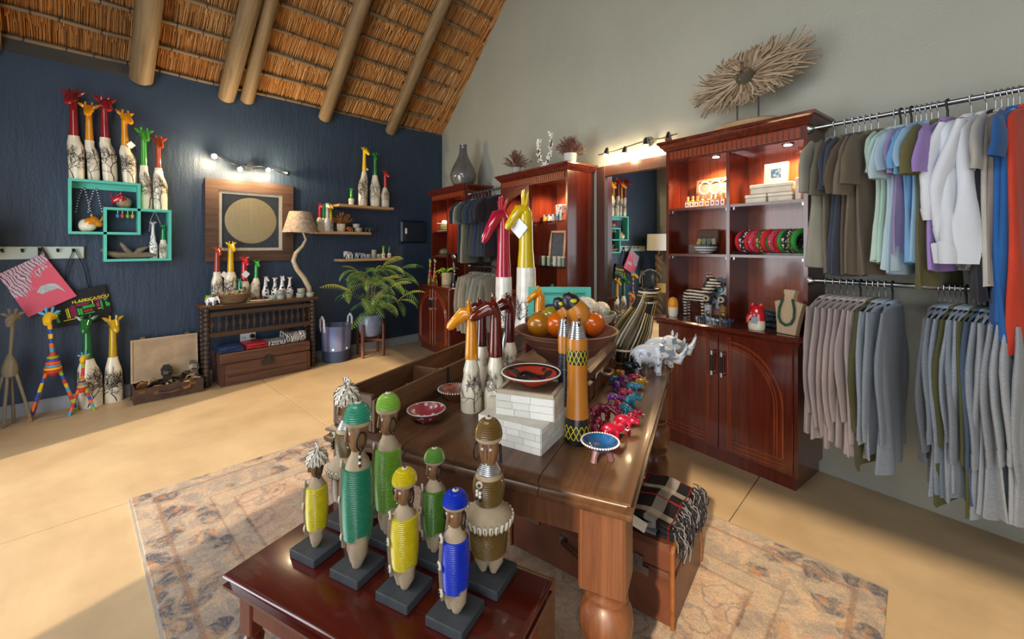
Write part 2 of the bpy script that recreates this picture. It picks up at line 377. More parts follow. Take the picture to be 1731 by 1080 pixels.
def paint_tree_arc(surf, rnd, z0, z1, Rm, w, n, tz0=0):
    mb = MB(); z0 = z0+(z1-z0)*tz0
    def go(z, a, d, L, w, k):
        steps = 4; pz, pa = z, a
        for i in range(steps):
            d += rnd.uniform(-.4, .4); qz = pz+math.cos(d)*L/steps; qa = pa+math.sin(d)*L/steps
            if qz > z1 or qz < z0: return
            w0 = w*(1-.3*i/steps)/2; w1 = w*(1-.3*(i+1)/steps)/2; nx, ny = -math.sin(d), math.cos(d)
            mb.add([surf(pz+nx*w0, pa+ny*w0), surf(pz-nx*w0, pa-ny*w0), surf(qz-nx*w1, qa-ny*w1), surf(qz+nx*w1, qa+ny*w1)], [(0, 1, 2, 3)])
            pz, pa = qz, qa
            if k > 0 and i >= 1: go(pz, pa, d+rnd.choice((-1, 1))*rnd.uniform(.5, 1.1), L*rnd.uniform(.45, .7), w*.62, k-1)
        if k > 0:
            go(pz, pa, d+rnd.uniform(.25, .6), L*.6, w*.6, k-1); go(pz, pa, d-rnd.uniform(.25, .6), L*.6, w*.6, k-1)
    for i in range(n):
        a = (-PI/2+(i-(n-1)/2)*1.9+rnd.uniform(-.3, .3))*Rm
        go(z0+.02*(z1-z0), a, 0, (z1-z0)*rnd.uniform(.34, .46), w, 3)
        go(z0+(z1-z0)*.45, a+.9*Rm, rnd.uniform(-.6, .6), (z1-z0)*.22, w*.8, 2)
    return mb
RED, CRIM, ORG, GRN, RUST, YEL, LIME, TEAL = '#8c1020', '#a81226', '#e0920f', '#2e8a34', '#a83a14', '#d6ac08', '#57a51e', '#0e8a5e'
# ---------------------------------------------------------------- turquoise box shelf
TURQ = plain('#57bfae', .5, var=.05)
v0 = .15
def box_shelf():
    g = thing('box_shelf', 'turquoise box shelf of two interlocking frames on the navy wall', 'shelf', Lp(0, 0, 0), ROTL)
    a = (LW(115, 300, v0)[0], LW(238, 312, v0)[0], 1.52, 2.0); b = (LW(175, 352, v0)[0], LW(290, 356, v0)[0], 1.275, 1.765); w = .022
    # frame one (upper), frame two (lower)
    for (x0, x1, z0, z1), nm in ((a, 'upper_frame'), (b, 'lower_frame')):
        f = MB().frame(x0, x1, z0, z1, w, -v0, -.004).build(nm, TURQ, g)
        if nm == 'upper_frame': MB().box(x0+w, x1-w, -.03, -.004, z1-w-.05, z1-w).build('hanging_rail', TURQ, f)
    return a, b
SA, SB = box_shelf()
for i, (px, pb, pt, col, ln, sp, r, cd) in enumerate([(130, 303, 157, RED, -.03, .50, .070, None), (159, 303, 177, ORG, -.05, .53, .062, None), (187, 305, 167, '#8c1020', -.06, .53, .070, None), (220, 306, 189, ORG, -.07, .53, .085, (.55, .03, .05)), ]):
    y = LW(px, pb, .09)[0]; Ht = (pb-pt)*mpp(Lp(y, .09, 2))*1.0
    lab = ['tall crimson-headed ceramic giraffe, leftmost on the turquoise box shelf', 'orange-headed ceramic giraffe between the two crimson ones on the turquoise shelf', 'crimson-headed ceramic giraffe between two orange-headed ones on the turquoise shelf', 'orange-headed ceramic giraffe with a white tag, right end of the upper turquoise frame'][i]
    giraffe(lab, Lp(y, .085, 2.0), ROTL+[-.3, -.1, .2, .35][i], Ht, col, sp, r, .039, ln, 'giraffes on the turquoise shelf', 1.35, None, 20+i, cd)
for i, (px, pb, pt, col, sp, r) in enumerate([(248, 353, 219, '#3d9a33', .55, .060), (272, 354, 232, RUST, .58, .078)]):
    y = LW(px, pb, .085)[0]; Ht = (pb-pt)*mpp(Lp(y, .085, 2))
    giraffe(['green-headed ceramic giraffe standing on the lower turquoise frame', 'rust-red-headed ceramic giraffe with a tag on the lower turquoise frame'][i], Lp(y, .08, 1.765), ROTL+.1, Ht, col, sp, r, .031, -.03, 'giraffes on the turquoise shelf', 1.2, None, 31+i, (.52, .0, .045) if i else None)
# rhino and warthog heads, driftwood and small things inside the frames
def rhino_head(label, loc, rotz, s, col, lower=None):
    g = thing('ceramic_rhino', label, 'rhino figurine', loc, rotz)
    b = MB().ell((.05, 0, .40), (.66, .40, .40), 18, 10); b.ell((.30, 0, .40), (.46, .38, .42)); b.build('body', lower or CREAM, g, fuse=.045); MB().ell((-.06, 0, .56), (.60, .40, .36), 18, 10, rot=(0, .12, 0)).build('mantle', glaze(col), g)
    h = MB().tube([(-.1, 0, .72), (-.38, 0, .68), (-.66, 0, .55), (-.88, 0, .5), (-.98, 0, .52)], [.36, .33, .25, .19, .1], 14, up=(0, 1, 0)); h.build('head', glaze(col), g)
    MB().tube([(-.80, 0, .62), (-.93, 0, .82), (-1.0, 0, 1.0), (-1.0, 0, 1.06)], [.12, .09, .04, .01], 8).build('horn', glaze(col), g)
    MB().tube([(-.58, 0, .72), (-.64, 0, .88), (-.65, 0, .96)], [.09, .05, .01], 8).build('horn', glaze(col), g)
    for q in (-1, 1): MB().tube([(-.2, q*.18, .9), (-.2, q*.25, 1.08), (-.22, q*.27, 1.16)], [.06, .08, .01], 8, flat=.5).build('ear', glaze(col), g)
    def sf(z, a): return (.05+.63*math.cos(a/.5), -.0+.42*math.sin(a/.5), .42)
    g.scale = (s*.72, s, s*1.12); return g
BARK = plain('#8b7f63', .5, var=.35, vs=25)
p = LP(208, 344, .08); rhino_head('crimson rhino figurine with a tag inside the upper turquoise frame', Lp(p.y, .08, SB[3]), ROTL, .115, '#b01428', BARK)
p = LP(150, 388, .08); rhino_head('orange-backed rhino figurine lying in the lower corner of the upper turquoise frame', Lp(p.y, .08, SA[2]+.022), ROTL+PI, .125, '#d8860e', CREAM)
def bead_string(label, pts, r, mats, step, loc=(0, 0, 0), rotz=0, name='bead_necklace', cat='necklace', group=None, sub=8):
    g = thing(name, label, cat, loc, rotz, group); P = [Vector(p) for p in pts]; n = 0; acc = 0
    mes = [MB().ell((0, 0, 0), (r, r, r), 8, 6).mesh('bead', mm) for mm in mats]
    mb = MB().tube(pts, r*.25, 5); mb.build('cord', BLACK, g)
    for a, b in zip(P, P[1:]):
        L = (b-a).length
        while acc < L: link('bead', mes[n % len(mes)], g, a+(b-a)*(acc/L)); n += 1; acc += step
        acc -= L
    return g
for px, nm in ((141, 'left'), (161, 'right')):
    y = LW(px, 330, .03)[0]
    bead_string('black and white bead necklace hanging %s of the pair in the upper turquoise frame' % nm, [(-.045, -.012, -.15), (-.035, -.012, -.06), (-.012, -.012, .04), (0, -.02, .065), (.012, -.012, .04), (.03, -.012, -.06), (.045, -.012, -.15)], .0055, [plain('#d9dbe0', .3), BLACK], .012, Lp(y, .03, 1.87), ROTL)
for i, (px, col) in enumerate(((199, '#2a7fb0'), (207, '#c0392b'), (216, '#6aa52a'), (224, '#b8a024'))):
    p = LP(px, 363, .10); g = thing('bead_pendant', 'small %s glass pendant hanging under the lower turquoise frame top' % ['blue', 'red', 'green', 'olive yellow'][i], 'pendant', (p.x, p.y, SA[2]+.205), ROTL)
    MB().ell((0, 0, -.03), (.014, .014, .022), 10, 8).build('drop', glaze(col), g); MB().tube([(0, 0, -.01), (0, 0, .012), (0, 0, .024)], .0025, 6).build('loop', WHITE, g)
DRIFT = wood('#5e5040', '#96866c', .8, 1.5, 0, bump=.4)
p = LP(222, 434, .07); g = thing('driftwood', 'grey driftwood branch with a raised fork inside the lower turquoise frame', 'driftwood', Lp(p.y, .075, SB[2]+.022), ROTL)
MB().tube([(-.20, 0, .09), (-.17, -.01, .055), (-.09, 0, .035), (.02, 0, .03), (.12, 0, .032), (.18, 0, .03)], [.012, .025, .032, .03, .03, .02], 10).build('stem', DRIFT, g)
MB().tube([(.0, 0, .04), (-.035, 0, .085), (-.06, .0, .125), (-.075, 0, .15)], [.024, .02, .016, .008], 8).build('branch', DRIFT, g); MB().tube([(.03, 0, .04), (.06, 0, .08), (.095, -.01, .10), (.125, 0, .115)], [.024, .024, .016, .006], 8).build('branch', DRIFT, g)
SPOTTED = None
def spots_mat(c1, c2, sc, thr=.5, rough=.3, name='spotted_glaze', vor=True):
    k = ('s', c1, c2, sc, thr, vor)
    if k in MATS: return MATS[k]
    n = NT(name); f = n.voro(sc) if vor else n.noise(sc, 3); col = n.ramp(f, [(thr-.02, hexc(c2)), (thr+.02, hexc(c1))], 'LINEAR'); MATS[k] = n.done(col, rough, 0, .4); return MATS[k]
ZEB = spots_mat('#e8e8e6', '#1a1b20', 60, .36); 
y = LW(260, 436, .07)[0]; giraffe('white spotted giraffe figurine with a black and gold scarf in the lower turquoise frame', Lp(y, .07, SB[2]+.022), ROTL, (436-374)*mpp(Lp(y, .07, 1.4)), '#d9dadb', .62, .085, .04, -.02, None, 1.0, ZEB, 41, None, tree=False)
y = LW(276, 436, .07)[0]; giraffe('small green-headed ceramic giraffe beside the white one in the lower turquoise frame', Lp(y, .07, SB[2]+.022), ROTL, (436-380)*mpp(Lp(y, .07, 1.4)), '#12803a', .55, .10, .055, 0, None, 1.1, None, 42)
y = LW(262, 375, .10)[0]; bead_string('thin clear bead necklace hanging in the right of the lower turquoise frame', [(-.04, 0, -.16), (-.03, 0, -.05), (-.005, 0, .02), (.005, 0, .02), (.03, 0, -.05), (.045, 0, -.1)], .004, [plain('#b8bcc0', .2)], .014, Lp(y, .09, 1.72), ROTL)
# ---------------------------------------------------------------- hook board, two tote bags
HB = spots_mat('#b9c9c2', '#8fa39a', 7, .35, .7, 'worn_mint_paint', False)
ya, yb = -.62, LW(142, 418, .02)[0]
g = thing('hook_board', 'worn mint-painted plank with black hooks on the navy wall', 'hook rail', Lp(0, 0, 0), ROTL)
MB().cbox(ya, yb, -.022, 0, 1.305, 1.412, .004).build('plank', HB, g)
for px in (4, 38, 68, 98, 124):
    y = LW(px, 420, .03)[0]; z = 1.372
    MB().tube([(y, -.02, z), (y, -.035, z-.004), (y, -.06, z+.004), (y, -.066, z+.018)], [.012, .006, .007, .011], 8).build('hook', BLACK, g)
MB().box(yb-.002, yb+.003, -.022, 0, 1.305, 1.412).build('plank_end', wood('#7a6146', '#94785a', .8), g)
def quad_bag(name, label, pxs, v, mat, thick=.012):
    P = [LP(px, py, v) for px, py in pxs]; c = sum(P, Vector())/4; g = thing(name, label, 'tote bag', c, ROTL)
    L = [(p.y-c.y, p.z-c.z) for p in P]; MB().prism(L, -thick, thick, 'y').build('bag_body', mat, g); return g, L, c
def pink_mat():
    n = NT('pink_flower_print'); x, y, z = n.sep(); f = n.noise(9, 3, n.mapping((1, 1, 1)), .6, .8); ww = n.node('TexWave', wave_type='BANDS'); ww.inputs['Scale'].default_value = 14; ww.inputs['Distortion'].default_value = 9; ww.inputs['Detail'].default_value = 3
    n.l(n.mapping((1, 1, 1), (0, .6, 0)), ww.inputs['Vector'])
    side = n.math('ADD', n.math('MULTIPLY', x, -1.0), n.math('MULTIPLY', z, .55)); msk = n.ramp(n.math('ADD', side, n.math('MULTIPLY', n.math('SUBTRACT', f, .5), .35)), [(.03, (0, 0, 0)), (.06, (1, 1, 1))])
    pet = n.ramp(ww.outputs['Fac'], [(.25, hexc('#5b4a58')), (.4, hexc('#c9b4c6')), (.7, hexc('#e6dde8')), (1, hexc('#c06a86'))]); col = n.mix(msk, hexc('#cf4e66'), pet); return n.done(col, .5)
g, L, c = quad_bag('tote_bag', 'pink tote bag printed with a pale protea and a sunbird', [(73, 429), (130, 500), (48, 536), (-4, 464)], .055, pink_mat())
# sunbird printed on the bag: flat print shapes
def flat(poly, y, mat, name, parent, loc=(0, 0, 0)): return MB().prism(poly, y-.0006, y, 'y').build(name, mat, parent, loc)
def bagpt(px, py): q = LP(px, py, .068); return (q.y-c.y, q.z-c.z)
flat([bagpt(*p) for p in ((62, 494), (68, 484), (80, 480), (92, 479), (99, 482), (106, 488), (111, 494), (105, 490), (97, 487), (90, 490), (80, 493), (72, 497))], -.0128, plain('#a9b4b8', .6, var=.25, vs=40), 'printed_bird', g)
hk = LP(68, 420, .06)
MB().tube([(bagpt(66, 432)[0], 0, bagpt(66, 432)[1]), (hk.y-c.y-.006, .0, hk.z-c.z+.01), (hk.y-c.y+.008, .0, hk.z-c.z+.01), (bagpt(82, 437)[0], 0, bagpt(82, 437)[1])], .008, 6, flat=.5).build('strap', plain('#3a2230', .8), g)
g, L, c = quad_bag('tote_bag', 'black tote bag printed with green, yellow and magenta place names', [(104, 495), (178, 481), (187, 540), (82, 556)], .028, plain('#17161c', .8))
rnd = random.Random(5)
ax = (Vector(LP(178, 481, .03))-Vector(LP(104, 495, .03))).normalized(); tilt = math.atan2(ax.z, ax.y)
cols = ['#35a83c', '#35a83c', '#8c1e52', '#a02a5a', '#c9c21a', '#2f8f3a', '#b02a2a']
pm = {h: plain(h, .8, var=.3, vs=60) for h in cols}
def bars(name, x0, z0, x1, z1, mat, vert=False):            # a block of tiny print lines
    mb = MB(); n = max(1, int(abs((z1-z0) if not vert else (x1-x0))/.012))
    for i in range(n):
        if not vert: mb.box(x0, x1-rnd.uniform(0, .02), -.0008, 0, z0+(z1-z0)*i/n+.0015, z0+(z1-z0)*(i+1)/n-.0015)
        else: mb.box(x0+(x1-x0)*i/n+.0015, x0+(x1-x0)*(i+1)/n-.0015, -.0008, 0, z0, z1-rnd.uniform(0, .02))
    return mb
fr = bpy.data.objects.new('print_panel', MB().box(-.19, .19, -.0004, 0, -.115, .1).mesh('print_panel', plain('#141318', .8))); COL.objects.link(fr); fr.parent = g; fr.location = (.0, -.0125, -.005); fr.rotation_euler = (0, -tilt, 0); fr.scale = (.93, 1, .93)
xx = -.18
for (x0, x1, z0, z1, ci, vt) in [(-.185, -.15, -.10, .0, 0, 0), (-.115, -.09, -.08, .03, 4, 1), (-.085, -.045, -.075, .04, 2, 1), (-.04, -.005, -.07, .0, 1, 1), (-.04, .06, .015, .04, 2, 0), (0, .09, -.02, .008, 1, 0), (.0, .08, -.055, -.03, 6, 0), (-.04, .09, .045, .058, 0, 0), (.07, .08, -.01, .06, 4, 1), (.09, .15, .03, .052, 2, 0), (.095, .12, -.03, .025, 3, 1), (.125, .14, -.06, .025, 0, 1), (.155, .19, .02, .045, 1, 0), (.16, .19, -.04, .012, 0, 1), (.0, .09, -.075, -.062, 0, 0), (-.145, .0, -.098, -.088, 4, 0), (.16, .19, .075, .095, 2, 0), (.10, .15, -.05, -.04, 4, 0)]:
    o = bars('print', x0, z0, x1, z1, None, vt).build('print_lines', pm[cols[ci]], g); o.matrix_parent_inverse = Matrix(); o.location = fr.location+Vector((0, -.0006, 0)); o.rotation_euler = fr.rotation_euler; o.scale = fr.scale
def text_mesh(txt, size, mat, name, parent, loc, rot, ext=.0006, align='CENTER'):
    cu = bpy.data.curves.new(name, 'FONT'); cu.body = txt; cu.size = size; cu.extrude = ext; cu.align_x = align; cu.offset = size*.012
    to = bpy.data.objects.new(name, cu); me = bpy.data.meshes.new_from_object(to); bpy.data.objects.remove(to)
    me.materials.clear(); me.materials.append(mat); o = link(name, me, parent, loc, rot); return o
text_mesh('H AFRICA/SOU', .036, plain('#e8cf22', .7), 'lettering', g, (.055, -.015, .052), (PI/2, -tilt, 0), .0006)
for a, b in (((124, 421), (108, 492)), ((126, 421), (150, 486))):
    P, Q = LP(*a, .05), LP(*b, .03); M_ = (P+Q)/2+Vector((0, .012 if b[0] > 120 else -.012, .02))
    MB().tube([tuple(Vector(((w.y-c.y), -(w.x-c.x), w.z-c.z))) for w in (P, M_, Q)], .013, 6, flat=.25, up=(0, 1, 0)).build('strap', plain('#15141a', .8), g)
# ---------------------------------------------------------------- stick giraffes and tall ceramic giraffes on the floor
def stick_giraffe(label, foot, head_px, mats, s, feet, hipz, chest, headz, rad, nm='stick_giraffe', bands=None, shift=(0, 0)):
    g = thing(nm, label, 'giraffe figurine', foot, ROTL)
    def striped(path, r, name, parent=g):
        P = [Vector(p) for p in path]; L = sum((b-a).length for a, b in zip(P, P[1:])); n = max(1, int(L/bands)) if bands else 1
        o = MB(); k = 0
        for i in range(n):                      # each colour band its own length of bead wrapping
            def at(t):
                d = t*L
                for a, b in zip(P, P[1:]):
                    l = (b-a).length
                    if d <= l+1e-9: return a+(b-a)*(d/l)
                    d -= l
                return P[-1]
            a, b = i/n, (i+1)/n; o.tube([at(a), at((a+b)/2), at(b)], [r*1.0, r*1.06, r*1.0], 10, random.randrange(len(mats)) if bands else 0)
        return o.build(name, mats, parent)
    for i, (fx, fy) in enumerate(feet):
        hx = fx*.3; hy = fy*.35
        striped([(fx, fy, 0), (fx*.7, fy*.7, hipz*.45), (hx, hy, hipz)], rad, 'leg'); 
    b = MB().lathe([(rad*1.6, 0), (.040*s, .02*s), (.046*s, .06*s), (.042*s, .10*s), (.028*s, .15*s), (rad*1.4, .19*s)], 16, 0, (shift[0], shift[1], hipz-.03))
    bo = b.build('body', mats[0], g)
    if bands:
        for k in range(6): MB().tube([(shift[0]+(.044-.004*k)*s*math.cos(q), shift[1]+(.044-.004*k)*s*math.sin(q), hipz+.01+.022*s*k) for q in [2*PI*j/14 for j in range(14)]], .012*s, 6, closed=True).build('bead_ring', mats[k % len(mats)], g)
    striped([(shift[0], shift[1], hipz+.12*s), (head_px[0]*.5, head_px[1]*.5, (hipz+headz)*.52), (head_px[0], head_px[1], headz)], rad*1.15, 'neck')
    h = MB().tube([(head_px[0]+.03*s, head_px[1]+.02, headz+.02*s), (head_px[0], head_px[1], headz+.03*s), (head_px[0]-.01, head_px[1]-.06*s, headz+.015*s), (head_px[0]-.01, head_px[1]-.10*s, headz-.02*s)], [.025*s, .034*s, .028*s, .02*s], 10)
    h.build('head', mats[min(1, len(mats)-1)], g)
    for q in (-1, 1):
        MB().tube([(head_px[0]+q*.02*s, head_px[1], headz+.04*s), (head_px[0]+q*.045*s, head_px[1], headz+.06*s), (head_px[0]+q*.062*s, head_px[1], headz+.065*s)], [.007*s, .013*s, .003], 8, flat=.5).build('ear', mats[min(2, len(mats)-1)], g)
        MB().tube([(head_px[0]+q*.014*s, head_px[1], headz+.05*s), (head_px[0]+q*.02*s, head_px[1], headz+.10*s)], [.007*s, .009*s], 8).build('horn', mats[min(2, len(mats)-1)], g)
    return g
TWIG = wood('#5e5546', '#8c8066', .9, 1, 2, bump=.5)
m0 = .0049
stick_giraffe('natural grey stick giraffe bound with twine, nearest the left edge', Lp(-.33, .22, 0), (.015, 0, ), [TWIG], 1.0, [(-.11, -.02), (-.03, -.06), (.02, .03), (.115, -.03)], .40, .1, .82, .0095)
BC = [plain(h, .5, var=.05) for h in ('#c0392b', '#e0b41c', '#4a9fc4', '#e06a1c', '#2a4aa8', '#8fae2a')]
stick_giraffe('tall striped bead-wrapped stick giraffe, rainbow coloured, under the pink bag', Lp(-.10, .17, 0), (-.02, 0), BC, 1.05, [(-.13, -.05), (.14, -.03), (-.12, -.02), (.135, .0)], .36, .1, .80, .0115, 'beaded_giraffe', .035)
stick_giraffe('short striped bead-wrapped stick giraffe standing before the green ceramic one', Lp(.07, .27, 0), (.01, 0), BC, .62, [(-.075, -.03), (.075, -.02), (-.07, .02), (.07, .02)], .20, .06, .45, .010, 'beaded_giraffe', .03)
p = T(152, 681); giraffe('tall green-headed ceramic giraffe on the floor behind the short beaded one', Lp(.125, .13, 0), ROTL-.2, (681-527)*mpp(p)*.97, '#14622f', .53, .095, .042, -.03, None, 1.2, None, 51, base=.105)
p = T(184, 673); giraffe('tall yellow-headed ceramic giraffe on the floor, right of the green one', Lp(.275, .11, 0), ROTL+.15, (673-529)*mpp(p)*.97, '#b99512', .53, .075, .036, -.01, None, 1.2, None, 52, base=.085)
# ---------------------------------------------------------------- open suitcase of sandals
LEATH = plain('#4a3328', .45, var=.3, vs=14, bump=.2); LINING = plain('#a78f72', .75, var=.2, vs=8)
a, b = T(222, 676), T(346, 656); yc = (a.y+b.y)/2; wd_ = .52; dp = .30
g = thing('open_suitcase', 'open brown leather suitcase with a tan-lined lid on the floor', 'suitcase', Lp(.645, .225, 0), ROTL)
w2 = .255
MB().box(-w2, w2, -dp/2, dp/2, 0, .012).build('bottom', LEATH, g)
for nm, c_ in (('front_side', (-w2, w2, -dp/2, -dp/2+.012, .012, .13)), ('back_side', (-w2, w2, dp/2-.012, dp/2, .012, .13)), ('end_side', (-w2, -w2+.012, -dp/2+.012, dp/2-.012, .012, .13)), ('end_side', (w2-.012, w2, -dp/2+.012, dp/2-.012, .012, .13))): MB().box(*c_).build(nm, LEATH, g)
lid = MB().cbox(-w2, w2, 0, .035, 0, .40, .008).build('lid', LEATH, g, (0, dp/2-.035, .13), (-.10, 0, 0)); MB().box(-w2+.014, w2-.014, -.003, .002, .014, .386).build('lining', LINING, lid); MB().frame(-w2, w2, 0, .40, .014, -.012, .002).build('lid_rim', plain('#b59c7c', .6), lid)
for x in (-.17, .17): MB().box(x-.018, x+.018, -.005, .01, .395, .42).build('catch', BRASS, lid)
MB().tube([(-.08, -dp/2-.004, .075), (-.075, -dp/2-.03, .07), (0, -dp/2-.035, .06), (.075, -dp/2-.03, .07), (.08, -dp/2-.004, .075)], .010, 8).build('handle', LEATH, g)
for x in (-.1, .1): MB().box(x-.018, x+.018, -dp/2-.005, -dp/2, .06, .09).build('handle_mount', BRASS, g)
for x in (-.2, .17): MB().box(x-.022, x+.022, -dp/2-.005, -dp/2, .09, .115).build('lock_plate', BRASS, g)
def sandal(label, loc, rot, scol, stcol, k):
    q = thing('sandal', label, 'sandal', loc, 0, 'sandals in the open suitcase', 1, rot)
    prof = [(-.035, -.11), (0, -.125), (.035, -.11), (.038, -.03), (.032, .03), (.045, .09), (.02, .128), (-.02, .128), (-.045, .09), (-.032, .03), (-.038, -.03)]
    MB().prism(prof, 0, .014, 'z').build('sole', scol, q)
    MB().tube([(-.042, .05, .01), (-.035, .05, .04), (0, .045, .052), (.035, .05, .04), (.042, .05, .01)], .022, 8, flat=.15, up=(0, 1, 0)).build('strap', stcol, q)
    MB().tube([(-.038, -.06, .01), (-.032, -.075, .05), (0, -.085, .06), (.032, -.075, .05), (.038, -.06, .01)], .010, 8, flat=.25, up=(0, 1, 0)).build('ankle_strap', stcol, q)
    for i in range(5): MB().ell((-.024+.012*i, .045, .053-.25*abs(-.024+.012*i)), (.005, .005, .004), 8, 5).build('stud', BRASS, q)
LEO = spots_mat('#b8935c', '#2a1d14', 90, .33, .6, 'leopard'); SB_ = plain('#241b18', .6); TAN = plain('#8a5a34', .6)
k = 0
for x, y_, z, rx, ry, rz, sm, st, ds in [(-.22, -.02, .07, -.9, .15, 0.2, TAN, SB_, 'brown sandal leaning over the left end'), (-.15, -.04, .09, -.7, .2, .5, SB_, LEO, 'black sandal with a leopard strap, near the left end'), (-.07, -.05, .10, .1, .2, 1.1, LEO, LEO, 'leopard print sandal lying in front'), (.0, .02, .15, 1.15, 0, .1, SB_, BLACK, 'black sandal standing upright against the lid'), (.05, -.06, .105, .15, -.2, -1.0, LEO, BLACK, 'leopard sandal with a black strap in the middle'), (.12, -.02, .12, .35, .3, -.7, SB_, SB_, 'dark sandal right of the middle'), (.215, .02, .16, 1.0, .25, .5, plain('#8d7f74', .7), plain('#9a8c80', .7), 'grey sandal sticking up at the right end'), (.17, -.07, .10, .3, -.2, -.5, TAN, LEO, 'tan sandal with a leopard strap near the right end')]:
    sandal('%s of the open suitcase' % ds if 'end' in ds else ds+', in the open suitcase', Lp(.645+x*.95, .225-y_, z), (rx, ry, rz+ROTL), sm, st, k); k += 1
# ---------------------------------------------------------------- carved console with balusters
CONS = wood('#2c211b', '#4a382b', .45, 1, 0, bump=.25); CONST = wood('#3d2a1e', '#6a4a32', .4, 1, 0, bump=.2)
CY0, CY1, CV, CZ = .885, 2.035, .30, .82
g = thing('console_table', 'dark carved console table with a row of spindle balusters against the navy wall', 'console table', Lp((CY0+CY1)/2, 0, 0), ROTL)
W2 = (CY1-CY0)/2
m = MB().cbox(-W2, W2, -CV, 0, CZ-.03, CZ, .008); m.box(-W2+.02, W2-.02, -CV+.02, -.02, CZ-.045, CZ-.03); m.build('table_top', CONST, g)
ringp = []
z = 0
while z < CZ-.05:
    ringp += [(.020, z), (.031, z+.012), (.031, z+.03), (.022, z+.042)]; z += .047
legm = MB().lathe(ringp, 14).mesh('leg', CONS)
for x in (-W2+.06, W2-.06):
    for y in (-CV+.04, -.05): link('leg', legm, g, (x, y, 0))
for z0, z1, nm in ((.70, .745, 'upper_rail'), (.49, .54, 'lower_rail')):
    r_ = MB().box(-W2+.06, W2-.06, -CV+.028, -CV+.052, z0, z1).build(nm, CONS, g)
    tm = MB().prism([(0, 0), (.012, .018), (-.012, .018)], -.004, 0, 'y').mesh('carved_notch', CONST)
    for i in range(42): link('carved_notch', tm, r_, (-W2+.085+i*.0235, -CV+.029, (z0+z1)/2-.009))
    for x in (-W2+.06, W2-.06): MB().box(x-.012, x+.012, -CV+.04, -.05, z0, z1).build('end_rail', CONS, g)
sp = MB().lathe([(.007, .54), (.010, .56), (.007, .575), (.026, .62), (.007, .665), (.010, .68), (.007, .70)], 4).mesh('spindle', CONS)
for i in range(16): link('spindle', sp, g, (-W2+.10+i*(2*W2-.20)/15, -CV+.04, 0), (0, 0, PI/4))
# ---------------------------------------------------------------- trunk with folded cloths
TRW = wood('#3c2118', '#6e4a36', .6, 1, 0, bump=.7)
g = thing('storage_chest', 'worn reddish wooden trunk under the console table', 'chest', Lp(1.47, .01, 0), ROTL)
MB().cbox(-.43, .43, -.36, 0, 0, .22, .006).build('trunk_body', TRW, g); MB().cbox(-.435, .435, -.365, .005, .224, .325, .008).build('lid', TRW, g)
m = MB().box(-.06, .06, -.372, -.36, .15, .20); m.box(-.025, .025, -.376, -.36, .185, .25); m.build('lock_plate', DARKSTEEL, g)
for x in (-.415, .415): MB().box(x-.018, x+.018, -.366, -.36, .01, .21).build('corner_strap', wood('#3a1d12', '#5a3220', .6), g)
tm = MB().prism([(0, 0), (.01, .012), (0, .024), (-.01, .012)], -.002, 0, 'y').mesh('carved_lozenge', wood('#2e150d', '#4a2416', .7))
for i in range(34): link('carved_lozenge', tm, g, (-.36+i*.022, -.3602, .08))
def folded(label, loc, rotz, sx, sy, h, mat, layers=2, seed=0, name='folded_cloth', cat='cloth'):
    rnd = random.Random(seed); q = thing(name, label, cat, loc, rotz)
    for k in range(layers):
        mb = MB(); nx, ny = 14, 8; t = h/layers; vs = []
        a = sx*(1-.06*k)/2; b = sy*(1-.05*k)/2; P = rnd.uniform(0, 6)
        prof = [(-1, .5), (-.97, .85), (-.85, 1), (.85, 1), (.97, .85), (1, .5), (.97, .15), (.85, 0), (-.85, 0), (-.97, .15)]
        n = len(prof)
        for i in range(nx+1):
            x = -a+2*a*i/nx
            for (py, pz) in prof: vs.append((x, py*b*(1+.03*math.sin(x*30+P)), k*t+pz*t*(1+(.18*math.sin(x*26+P+py*2) if pz > .6 else 0))))
        fs = []
        for i in range(nx):
            for j in range(n): l = (j+1) % n; fs.append((i*n+j, i*n+l, (i+1)*n+l, (i+1)*n+j))
        fs += [tuple(range(n-1, -1, -1)), tuple(range(nx*n, nx*n+n))]
        mb.add(vs, fs).build('fold', mat, q, smooth=60)
    return q
ZEBC = NT('zebra_print'); ww = ZEBC.node('TexWave', wave_type='BANDS'); ww.inputs['Scale'].default_value = 16; ww.inputs['Distortion'].default_value = 12; ww.inputs['Detail'].default_value = 1.5; ZEBC.l(ZEBC.co.outputs['Object'], ww.inputs['Vector']); ZEBC = ZEBC.done(ZEBC.ramp(ww.outputs['Fac'], [(.48, hexc('#d6d3cb')), (.52, hexc('#17171a'))]), .8)
BLUPR = spots_mat('#25406e', '#101a30', 40, .3, .8, 'blue_print'); REDPR = spots_mat('#b5222c', '#7a1220', 30, .3, .8, 'red_print')
folded('dark blue printed cloth folded on the left of the trunk', Lp(1.15, .19, .326), ROTL, .22, .27, .05, BLUPR, 3, 1)
folded('red printed cloth folded on the trunk between the blue and zebra ones', Lp(1.375, .20, .326), ROTL+.1, .20, .26, .055, REDPR, 2, 2)
folded('flat zebra print cloth lying on the middle of the trunk', Lp(1.58, .20, .326), ROTL-.05, .20, .26, .045, ZEBC, 2, 3)
g = folded('plump zebra print cushion lying on the right end of the trunk', Lp(1.78, .18, .326), ROTL, .19, .28, .10, ZEBC, 1, 4, 'zebra_cushion', 'cushion')
